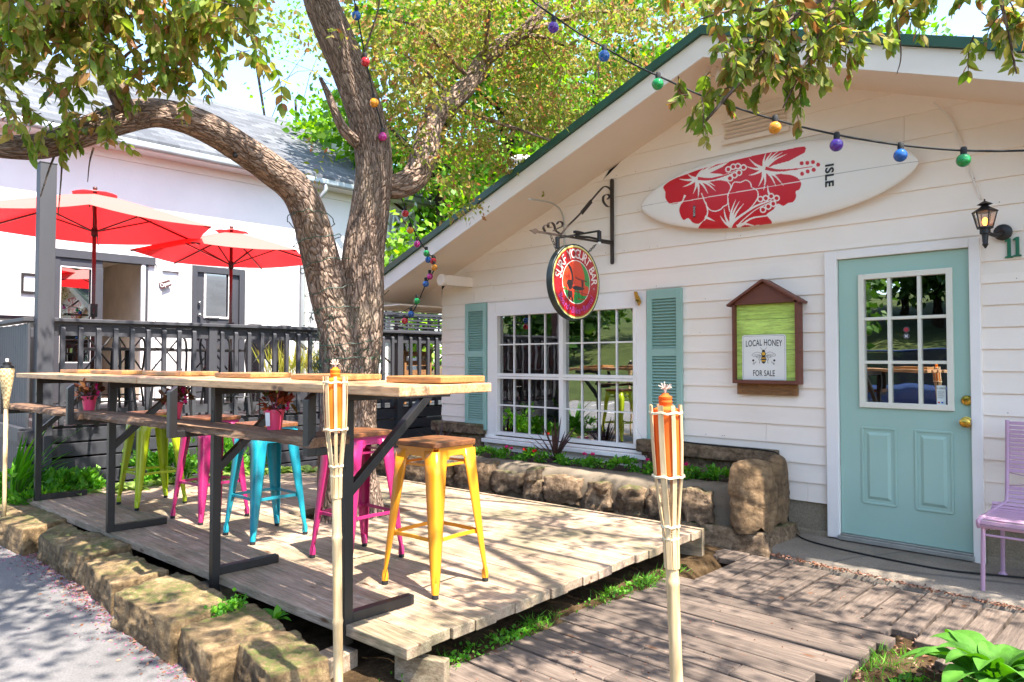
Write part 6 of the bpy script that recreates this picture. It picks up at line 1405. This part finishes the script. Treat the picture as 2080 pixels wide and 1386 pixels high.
def weeds(n):
    out = []
    cs = [(-2.5+rg.normal()*.02, rg.uniform(1.9, 4.2)) for _ in range(16)]+[(-1.13+rg.normal()*.05, rg.uniform(2.6, 3.9)) for _ in range(14)]+[(rg.uniform(-1.1, -.5), rg.uniform(2.6, 3.8)) for _ in range(12)]
    for i in range(n): c = cs[i % len(cs)]; out.append((c[0]+rg.normal()*.035, c[1]+rg.normal()*.05, None))
    return out
scatter('grass_tufts', 1700, weeds, .06, M['leaf_bed'], .07, .8)
scatter('ground_cover', 2300, lambda n: [(x, y, None) for x, y in zip(rg.uniform(-1.0, -.2, n), rg.uniform(2.5, 3.5, n))], .028, M['leaf_bed'], .8, .6, .012)
scatter('creeping_weed', 700, lambda n: [(-2.49+rg.normal()*.03, y, None) for y in np.concatenate([rg.normal(2.15, .12, n//3), rg.normal(2.6, .1, n//3), rg.normal(3.6, .25, n//3)])], .022, M['leaf_bed'], .8, .6, .012)
for (a, b, n, lb) in (((352, 1290, -.13), (492, 1222, -.01), 700, 'creeping green weed between the two largest edging stones'),):
    A1, B1 = PZ(a[0], a[1], a[2]), PZ(b[0], b[1], b[2]); tt_ = rg.random(n); P = np.array([A1.lerp(B1, t) for t in tt_])+rg.normal(size=(n, 3))*[.02, .02, .016]
    d = rg.normal(size=(n, 3)); d[:, 2] += .8; tag(leafmesh('creeping_plant', P, d, rg.uniform(.014, .03, n), .9, M['leaf_bed'], None, rg), lb, 'plant')
m = MB(); random.seed(2); q = PZ(560, 1275, -.12)
for k in range(9): broadleaf(m, (0, 0, 0), k*2.4, random.uniform(.07, .12), .035, 1.2-.06*k, 1.0)
o = m.build('sprout', M['leaf_bed'], smooth=True); o.location = (q.x, q.y, -.09); tag(o, 'light green leafy sprout beside the layered edging stone', 'plant')
m = MB()
for k in range(14): broadleaf(m, (random.uniform(-.05, .05), random.uniform(-.05, .05), 0), random.uniform(0, 6.3), random.uniform(.08, .16), .008, 1.4, .8)
o = m.build('grass_tuft', M['leaf_bed']); q = PZ(60, 1120, -.2); o.location = (q.x, q.y, -.21); tag(o, 'green grass tuft between the small mossy edging stones', 'plant')

# ================================================================ crabapple tree
tree = thing('crabapple_tree', 'gnarled forked crabapple tree rising through the deck behind the bar', 'tree', (0, 0, 0))
def bdisp(seed, amp=.055):
    def f(th, L, r):
        c, s = math.cos(th), math.sin(th); v = Vector((c*2.6+seed, s*2.6, L*1.7)); w = Vector((c*9, s*9+seed, L*3.2)); x = Vector((c*22, s*22, L*7+seed))
        return 1+amp*(noise.noise(v)*1.3+noise.noise(w)*.75-abs(noise.noise(x))*.75)
    return f
def limb(P, rr, seed, n=44, k=12, amp=.055, parent=tree, name='limb', ext=0):
    pts = spline([p if isinstance(p, Vector) else PD(*p) for p in P], k); m = MB(); m.tube(pts, rads(rr, k), n, True, disp=bdisp(seed, amp)); return m.build(name, M['bark'], parent, smooth=True)
B0 = Vector((-4.86, 3.21, -.25))
main = [B0+Vector((0, 0, -.1)), B0+Vector((0, 0, .26)), PD(705, 960, 5.68), PD(708, 860, 5.68), PD(712, 770, 5.66), PD(722, 690, 5.66), PD(732, 610, 5.66), PD(738, 520, 5.66), PD(752, 430, 5.64), PD(760, 340, 5.6), PD(748, 255, 5.56), PD(718, 165, 5.52), PD(683, 80, 5.45), PD(652, 0, 5.4), PD(640, -80, 5.35), PD(650, -220, 5.3)]
limb(main, [.30, .255, .225, .215, .21, .205, .185, .165, .15, .142, .142, .142, .138, .128, .12, .10], 1, 60, 14, name='trunk')
left = [PD(700, 800, 5.62), PD(694, 700, 5.58), PD(674, 610, 5.56), PD(650, 520, 5.5), PD(628, 440, 5.4), PD(600, 385, 5.3), PD(552, 345, 5.15), PD(500, 308, 4.95), PD(440, 270, 4.7), PD(380, 243, 4.5), PD(310, 230, 4.3), PD(240, 243, 4.12), PD(165, 270, 3.95), PD(90, 296, 3.8), PD(20, 300, 3.65), PD(-70, 288, 3.5), PD(-200, 280, 3.3), PD(-360, 250, 3.15), PD(-520, 180, 3.05)]
limb(left, [.15, .165, .155, .14, .128, .12, .112, .106, .1, .092, .086, .082, .076, .068, .06, .052, .042, .026, .008], 2, 52, 14)
third = [PD(770, 380, 5.7), PD(810, 378, 5.75), PD(842, 360, 5.8), PD(862, 315, 5.85), PD(872, 268, 5.95), PD(890, 225, 6.05), PD(925, 198, 6.15), PD(958, 165, 6.25), PD(980, 125, 6.35), PD(1020, 92, 6.45), PD(1060, 68, 6.5), PD(1100, 20, 6.55), PD(1120, -60, 6.6)]
limb(third, [.09, .1, .108, .11, .105, .098, .09, .08, .075, .068, .06, .05, .04], 3, 40, 12)
limb([(265, 245, 4.15), (240, 190, 4.05), (205, 120, 3.95), (165, 70, 3.8), (130, 10, 3.6), (110, -60, 3.4)], [.06, .055, .048, .042, .035, .03], 4, 24, 8)
limb([(725, 290, 5.5), (700, 265, 5.4), (685, 235, 5.35), (668, 195, 5.3), (650, 158, 5.28)], [.05, .045, .035, .026, .012], 5, 18, 8, .2)
TW = [([(1060, 70, 6.5), (1110, 78, 6.45), (1150, 92, 6.4), (1175, 80, 6.35)], .025), ([(960, 165, 6.25), (905, 110, 6.1), (860, 60, 6.0), (800, 40, 5.9)], .022), ([(905, 212, 6.1), (980, 240, 6.2), (1060, 265, 6.3), (1130, 290, 6.4)], .025), ([(985, 130, 6.3), (990, 60, 6.2), (1000, -10, 6.1)], .03), ([(1060, 70, 6.5), (1180, 30, 6.6), (1300, 20, 6.7)], .03), ([(920, 200, 6.1), (870, 150, 6.0), (820, 110, 5.9)], .018), ([(880, 240, 6), (850, 200, 5.9), (830, 130, 5.8)], .014), ([(1080, 72, 6.5), (1110, 110, 6.5), (1118, 124, 6.5)], .012),
      ([(230, 180, 4.0), (250, 120, 3.9), (290, 90, 3.8)], .014), ([(255, 175, 4.1), (300, 125, 4.0), (360, 105, 3.9), (430, 60, 3.8)], .016), ([(165, 70, 3.8), (80, 60, 3.6), (10, 80, 3.5)], .014), ([(130, 280, 3.9), (105, 330, 3.85), (82, 400, 3.8)], .008), ([(126, 290, 3.9), (125, 350, 3.88), (118, 440, 3.86)], .007), ([(190, 300, 4.0), (182, 330, 4.0), (178, 370, 4.0)], .006), ([(735, 120, 5.4), (768, 20, 5.3), (770, -40, 5.2)], .01)]
m = MB()
for P, r in TW: pts = spline([PD(*p) for p in P], 5); m = MB(); m.tube(pts, rads([r*(1-.65*i/(len(P)-1)) for i in range(len(P))], 5), 7); m.build('branch', M['bark'], tree, smooth=True)
# knot hole and fairy lights round the trunk
m = MB(); h = PD(478, 316, 4.78); m.ball(h, .017); m.build('knot', M['rubber'], tree)
fl_ = thing('fairy_lights', 'unlit green fairy light cable wound round the crabapple trunk', 'string lights', (0, 0, 0)); m = MB(); rg2 = random.Random(5)
cen_l = [PD(x, y, d) for x, y, d in ((712, 790, 5.66), (708, 740, 5.64), (700, 690, 5.62), (690, 640, 5.6), (676, 590, 5.58), (660, 540, 5.54), (645, 490, 5.48), (632, 450, 5.42))]; rr_l = [.245, .24, .235, .20, .19, .175, .165, .155]
for i, (c, r) in enumerate(zip(cen_l, rr_l)):
    pp = []; ph = rg2.uniform(0, 6)
    for j in range(30): a = j/29*2*math.pi; pp.append(c+Vector((math.cos(a)*(r+.01+.012*rg2.random()), math.sin(a)*(r+.01+.012*rg2.random()), .05*math.sin(a+ph)+rg2.uniform(-.012, .012))))
    m.tube(pp, .0035, 5)
for k in range(260):
    t = rg2.random()**1.6*3.2; i = int(t); f_ = t-i; c = cen_l[i].lerp(cen_l[i+1], f_); r = rr_l[i]*(1-f_)+rr_l[i+1]*f_; a = rg2.uniform(3.2, 6.8)+.5; p = c+Vector((math.cos(a), math.sin(a), 0))*(r+.012); q = p+Vector((rg2.uniform(-.05, .05), rg2.uniform(-.05, .05), rg2.uniform(-.06, .05))); m.tube([p, p.lerp(q, .5)+Vector((.01, -.01, .01)), q], .0026, 4)
m.build('cable', paint('fairy_cable', '27402f', .5), fl_)
# crown -------------------------------------------------------------
def ell(px, py, d, rx, rz, n, size, mat, seed, fine, clumps, droop=.6, ry=None, asp=.5):
    c = PD(px, py, d); return leafblob('crown', c, (rx, ry or rx, rz), n, size, M[mat], tree, fine=fine, clumps=clumps, asp=asp, seed=seed, up=0, droop=droop)
def sprays(c, rad, ntw, size, seed, L=(.16, .34)):
    rg = np.random.default_rng(seed); m = MB(); P = []; D = []; c = Vector(c)
    for i in range(ntw):
        p = c+Vector(rg.normal(size=3)*.5)*Vector((1, 1, 1)) if False else c+Vector((rg.normal()*.5*rad[0], rg.normal()*.5*rad[0], rg.normal()*.45*rad[1]+.05))
        a = rg.uniform(0, 6.28); el = rg.uniform(-.9, .3); l = rg.uniform(*L); pts = [p]; n = 7
        for k in range(n):
            d = Vector((math.cos(a)*math.cos(el), math.sin(a)*math.cos(el), math.sin(el))); p = p+d*(l/n); pts.append(p); el -= rg.uniform(.0, .28); a += rg.normal()*.18
            for q in range(2 if k > 0 else 1):
                s_ = Vector((-math.sin(a), math.cos(a), 0))*(1 if (k+q) % 2 else -1); P.append(p); dd = d*.6+s_*rg.uniform(.3, .9)+Vector((0, 0, rg.uniform(-1.1, .1))); D.append(dd)
        P.append(p); D.append(d); m.tube(pts, [.0028-.0002*j for j in range(len(pts))], 4, False)
    m.build('twig', M['bark'], tree)['kind'] = 'stuff'
    P, D = np.array(P), np.array(D); leafmesh('crown', P, D, size*rg.uniform(.55, 1.2, len(P)), .5, M['leaf_near'], tree, rg, True)
# near hanging foliage, top left
for a in [(60, 40, 3.4, .42, .30, 1100), (150, 90, 3.5, .42, .34, 900), (60, 190, 3.5, .30, .34, 420), (30, 110, 3.2, .3, .3, 380), (310, 60, 3.6, .42, .24, 900), (300, 170, 3.8, .28, .20, 330), (400, 90, 3.6, .22, .20, 300), (235, 10, 3.5, .4, .3, 600), (130, 240, 3.7, .22, .2, 120), (10, 260, 3.4, .14, .16, 50), (215, 290, 3.9, .16, .10, 90), (470, 20, 3.4, .22, .16, 260), (505, 120, 3.3, .07, .22, 60), (470, 85, 3.3, .10, .14, 40), (380, 190, 3.9, .10, .12, 70), (-60, 60, 3.4, .4, .4, 300)]:
    sprays(PD(a[0], a[1]-(48 if a[1] < 200 else 10), a[2]), (a[3], a[4]*.85), int(a[5]*.062)+1, .07, abs(int(a[0]))+7, (.12, .28))
# near hanging foliage, top right
for a in [(1560, 60, 2.5, .26, .2, 500), (1620, 120, 2.45, .24, .2, 500), (1700, 60, 2.45, .26, .2, 520), (1540, 180, 2.5, .15, .13, 260), (1590, 195, 2.5, .10, .13, 150), (1460, 225, 2.55, .14, .08, 170), (1430, 265, 2.55, .07, .07, 80), (1480, 30, 2.6, .18, .12, 200), (1790, 60, 2.5, .18, .13, 260), (1850, 30, 2.5, .16, .1, 160), (2030, 30, 2.4, .14, .2, 230), (2062, 110, 2.35, .10, .12, 120), (1930, 10, 2.5, .14, .08, 110), (1700, 130, 2.45, .1, .08, 70), (1600, 235, 2.5, .05, .08, 40)]:
    sprays(PD(a[0], a[1]-45, a[2]), (a[3]*.95, a[4]*.7), int(a[5]*.045)+1, .052, abs(int(a[0]))+3, (.06, .16))
m = MB(); m.tube(spline([PD(650, -220, 5.3), Vector((-2.6, 3.4, 4.95)), Vector((-.9, 3.1, 4.75)), Vector((.1, 2.7, 4.0)), PD(2300, -200, 2.2)], 8), rads([.07, .055, .042, .03, .016], 8), 10); m.build('branch', M['bark'], tree, smooth=True)
for P, r in [([(2300, -200, 2.2), (2000, -120, 2.3), (1760, -40, 2.4), (1620, 30, 2.45), (1500, 170, 2.5), (1430, 250, 2.55)], .016), ([(1700, -10, 2.4), (1640, 120, 2.45), (1590, 220, 2.5)], .007), ([(1620, 30, 2.45), (1500, 20, 2.55), (1420, 40, 2.6)], .008), ([(2000, -120, 2.3), (2040, 30, 2.35), (2065, 150, 2.35)], .008), ([(1810, -30, 2.4), (1830, 100, 2.45), (1822, 150, 2.45)], .004)]:
    pts = spline([PD(*p) for p in P], 6); m = MB(); m.tube(pts, rads([r*(1-.7*i/(len(P)-1)) for i in range(len(P))], 6), 7); m.build('branch', M['bark'], tree, smooth=True)
# middle crown (smaller looking, reddish)
for k, a in enumerate([(830, 40, 6.2, .8, .5, 2600), (960, 60, 6.4, .8, .5, 2600), (1080, 110, 6.6, .8, .5, 2800), (870, 170, 6.0, .6, .45, 1700), (1010, 210, 6.4, .65, .45, 2200), (1120, 240, 6.8, .6, .45, 1900), (1200, 130, 6.9, .7, .5, 2000), (1320, 60, 6.6, .8, .4, 2200), (1450, 40, 6.2, .8, .35, 1500), (840, 280, 6.3, .3, .35, 600), (960, 300, 6.5, .5, .35, 1300), (1080, 330, 7.0, .45, .3, 1000), (900, 350, 6.4, .35, .3, 700), (780, 130, 5.6, .3, .4, 700), (1250, 220, 7.2, .4, .35, 700), (1000, 0, 6.3, 1., .4, 1800), (1180, 0, 6.5, 1., .4, 1700), (640, 330, 5.8, .12, .2, 60), (1130, 180, 6.6, .5, .4, 900), (700, 70, 5.0, .1, .12, 40), (930, 420, 6.6, .25, .22, 220), (870, 300, 5.7, .2, .3, 260), (840, 200, 5.6, .25, .25, 300)]):
    ell(a[0], a[1], a[2], a[3], a[4], int(a[5]*.55), .056, 'leaf_mid', 200+k, False, 13, .5)
# the crown above and beside the picture, which throws the dappled shade
rgc = np.random.default_rng(77)
SH = []
for i in range(12):
    for j in range(8):
        x, y = -6.4+i*.85+rgc.uniform(-.3, .3), -.6+j*.8+rgc.uniform(-.3, .3)
        if x < .3 and y > 1.6 and rgc.random() < .08: continue
        SH.append((x, y, 4.55+rgc.uniform(-.25, .5)))
for x, y in ((-5.6, .3), (-4.7, .9), (-4.4, .1), (-3.6, .6), (-3.2, -.2), (-2.6, .5), (-1.9, .1), (-5.2, -.5), (-2.2, 1.1), (-1.4, .8), (-3.9, -.8)): SH.append((x, y, 4.7))
for k, (x, y, z) in enumerate(SH):
    leafblob('crown', (x, y, z), (.55, .55, .25), int(SHN*(1.35 if -3.4 < x < 1.6 and y > 1.5 else 1.1)), .08, M['leaf_near'], tree, clumps=10, asp=.6, seed=400+k, droop=.3)
p = PD(650, -220, 5.3)
for k in range(14):
    x, y, z = SH[(k*7+3) % len(SH)]; e = Vector((x, y, z)); q = p.lerp(e, .5)+Vector((0, 0, .35)); m = MB(); m.tube(spline([p, q, e], 6), rads([.05, .03, .012], 6), 6); m.build('upper_branch', M['bark'], tree, smooth=True)

# ================================================================ trees beyond
def far_tree(label, base, H, blobs, n, size, mat, seed, trunk_r=.22, forks=3, group='bright green trees beyond the cottage', clumps=20):
    t = thing('broadleaf_tree', label, 'tree', base, 0, group); random.seed(seed); m = MB()
    for k in range(forks):
        a = k*2.1+seed; e = Vector((math.cos(a)*H*.16, math.sin(a)*H*.16, H*.85)); m.tube(spline([(0, 0, -.3), (math.cos(a)*.15, math.sin(a)*.15, H*.25), e*.6+Vector((0, 0, H*.05)), e], 5), rads([trunk_r, trunk_r*.8, trunk_r*.5, .04], 5), 10)
        for j in range(6): f_ = .4+j*.1; p = e*f_; b_ = a+j*1.9; m.tube([p, p+Vector((math.cos(b_)*H*.12, math.sin(b_)*H*.12, H*.1)), p+Vector((math.cos(b_)*H*.22, math.sin(b_)*H*.22, H*.14))], [.22*trunk_r, .15*trunk_r, .07*trunk_r], 6)
    m.build('trunk', M['bark2'], t, smooth=True)
    for k, (dx, dy, dz, rx, rz, fr_) in enumerate(blobs): leafblob('crown', (dx, dy, dz), (rx, rx, rz), int(n*fr_), size, M[mat], t, clumps=clumps, asp=.75, seed=seed*10+k, droop=.3)
    return t
def gpos(px, d): p = PD(px, 733, d); return (p.x, p.y, -.3)
T8 = [(0, 0, 6.5, 2.6, 2.4, 1), (1.6, 1.2, 5.0, 2.0, 1.9, .7), (-1.6, -.8, 5.2, 2.0, 1.9, .7), (.3, -1.4, 8.2, 2.0, 1.7, .6), (.4, .4, 3.6, 1.7, 1.2, .4)]
far_tree('bright green maple seen between the white building and the cottage roof', gpos(930, 15), 8.5, T8, 5200, .17, 'leaf_maple', 3)
far_tree('bright green maple rising above the left slope of the cottage roof', gpos(1130, 17), 9.5, T8, 5200, .18, 'leaf_maple', 4)
far_tree('bright green maple directly above the gable peak', gpos(1330, 19), 11, [(a, b, c*1.2, d, e, f) for a, b, c, d, e, f in T8], 5200, .19, 'leaf_maple', 5)
far_tree('yellow green maple above the right slope of the cottage roof', gpos(1600, 17), 10, [(a, b, c*1.02, d, e, f) for a, b, c, d, e, f in T8], 5200, .18, 'leaf_maple', 6)
far_tree('yellow green maple at the right end above the cottage roof', gpos(1830, 18), 8.6, [(a*.8, b, c*.88, d*.8, e, f) for a, b, c, d, e, f in T8], 4200, .18, 'leaf_maple', 12)
far_tree('thin crowned tree showing against the sky left of the crabapple trunk', gpos(620, 21), 11.5, [(0, 0, 10.3, 2.6, 2.2, .16), (1.5, 1.5, 8.2, 2.0, 1.8, .14), (-1., -1., 7.0, 1.8, 1.4, .06), (2.5, 2.6, 10.5, 2.4, 2.4, .25)], 4200, .15, 'leaf_maple', 7, .05)
far_tree('low bushy tree at the corner of the white building', gpos(850, 12.5), 3.6, [(0, 0, 2.5, 1.0, 1.2, .5), (.5, .3, 3.4, .9, .9, .4)], 2600, .13, 'leaf_maple', 8, .1)
# across the road (seen in the window panes)
for k, (x, y, h) in enumerate([(-14, -22, 9), (-9, -27, 11), (-4, -24, 10), (1, -28, 11), (-20, -26, 11), (-27, -22, 10), (-7, -34, 12), (5, -24, 9), (-34, -28, 12), (9, -20, 10), (-11.5, -17, 7), (-2, -19, 8), (-6.5, -30, 12), (-24, -17, 8), (3.5, -17.5, 7), (-17, -31, 12), (-12, -33, 12), (-2, -33, 12)]):
    s = h/9; far_tree('dark tree on the grassy slope across the road', (x, y, (-9.3-y)*.17-.5), h, [(a*s, b*s, c*s*.62, d*s*1.2, e*s*1.0, f) for a, b, c, d, e, f in T8], 1700, .36, 'leaf_dark', 20+k, group='dark trees on the slope across the road', clumps=30)
# parked car opposite the door
car = thing('parked_car', 'dark blue car parked opposite the teal door', 'car', (-3.6, -2.1, -.215), R(2)); car.scale = (1.1, 1.1, 1.08)
cp = paint('car_blue', '26365c', .15, .05, 1, .0, coat=1.); m = MB(); secs = [(-2.15, .35, .62, .70), (-2.05, .28, .78, .82), (-1.3, .25, .92, .88), (-.2, .25, .98, .9), (1.2, .25, .95, .9), (1.95, .28, .9, .86), (2.15, .35, .75, .74)]
vs = []
for x, z0, z1, w in secs:
    vs += [(x, -w*.92, z0), (x, -w, (z0+z1)/2), (x, -w*.93, z1-.06), (x, -w*.82, z1), (x, w*.82, z1), (x, w*.93, z1-.06), (x, w, (z0+z1)/2), (x, w*.92, z0)]
m.add(vs, [(i*8+j, i*8+(j+1) % 8, (i+1)*8+(j+1) % 8, (i+1)*8+j) for i in range(len(secs)-1) for j in range(8)]+[tuple(range(8)), tuple(48+j for j in range(8))[::-1]]); body = m.build('body', cp, car, smooth=True, bevel=.03, angle=35)
m = MB(); vs = []
for x, z, w in ((-1.35, .93, .80), (-.8, 1.42, .66), (1.5, 1.45, .66), (2.0, .95, .78)): vs += [(x, -w, z), (x, w, z)]
vs2 = [(-1.35, -.8, .9), (-1.35, .8, .9), (2.0, -.78, .9), (2.0, .78, .9)]
m.add(vs+vs2, [(0, 1, 3, 2), (2, 3, 5, 4), (4, 5, 7, 6), (0, 2, 4, 6, 10, 8), (1, 9, 11, 7, 5, 3)]); m.build('cabin_glass', plain('car_glass', '1a2026', .05), car)
m = MB(); m.box((.35, 0, 1.45), (2.3, 1.28, .03)); m.build('roof', cp, car, bevel=.01)
for x in (-1.35, 1.35):
    for y in (-.82, .82): m = MB(); m.lathe([(.2, -.1), (.33, -.1), (.34, -.06), (.34, .06), (.33, .1), (.2, .1)], 24, Matrix.Translation((x, y, .34)) @ Matrix.Rotation(R(90), 4, 'X')); w_ = m.build('wheel', M['rubber'], car); m = MB(); m.lathe([(.2, -.07), (.2, .07)], 16, Matrix.Translation((x, y, .34)) @ Matrix.Rotation(R(90), 4, 'X')); m.build('rim', paint('alloy', '9a9a9c', .3, metal=.8), w_)
m = MB(); [m.box((-2.12, y, .66), (.08, .3, .12)) for y in (-.6, .6)]; m.build('headlight', plain('lamp_clear', 'd8d8d8', .1), car)
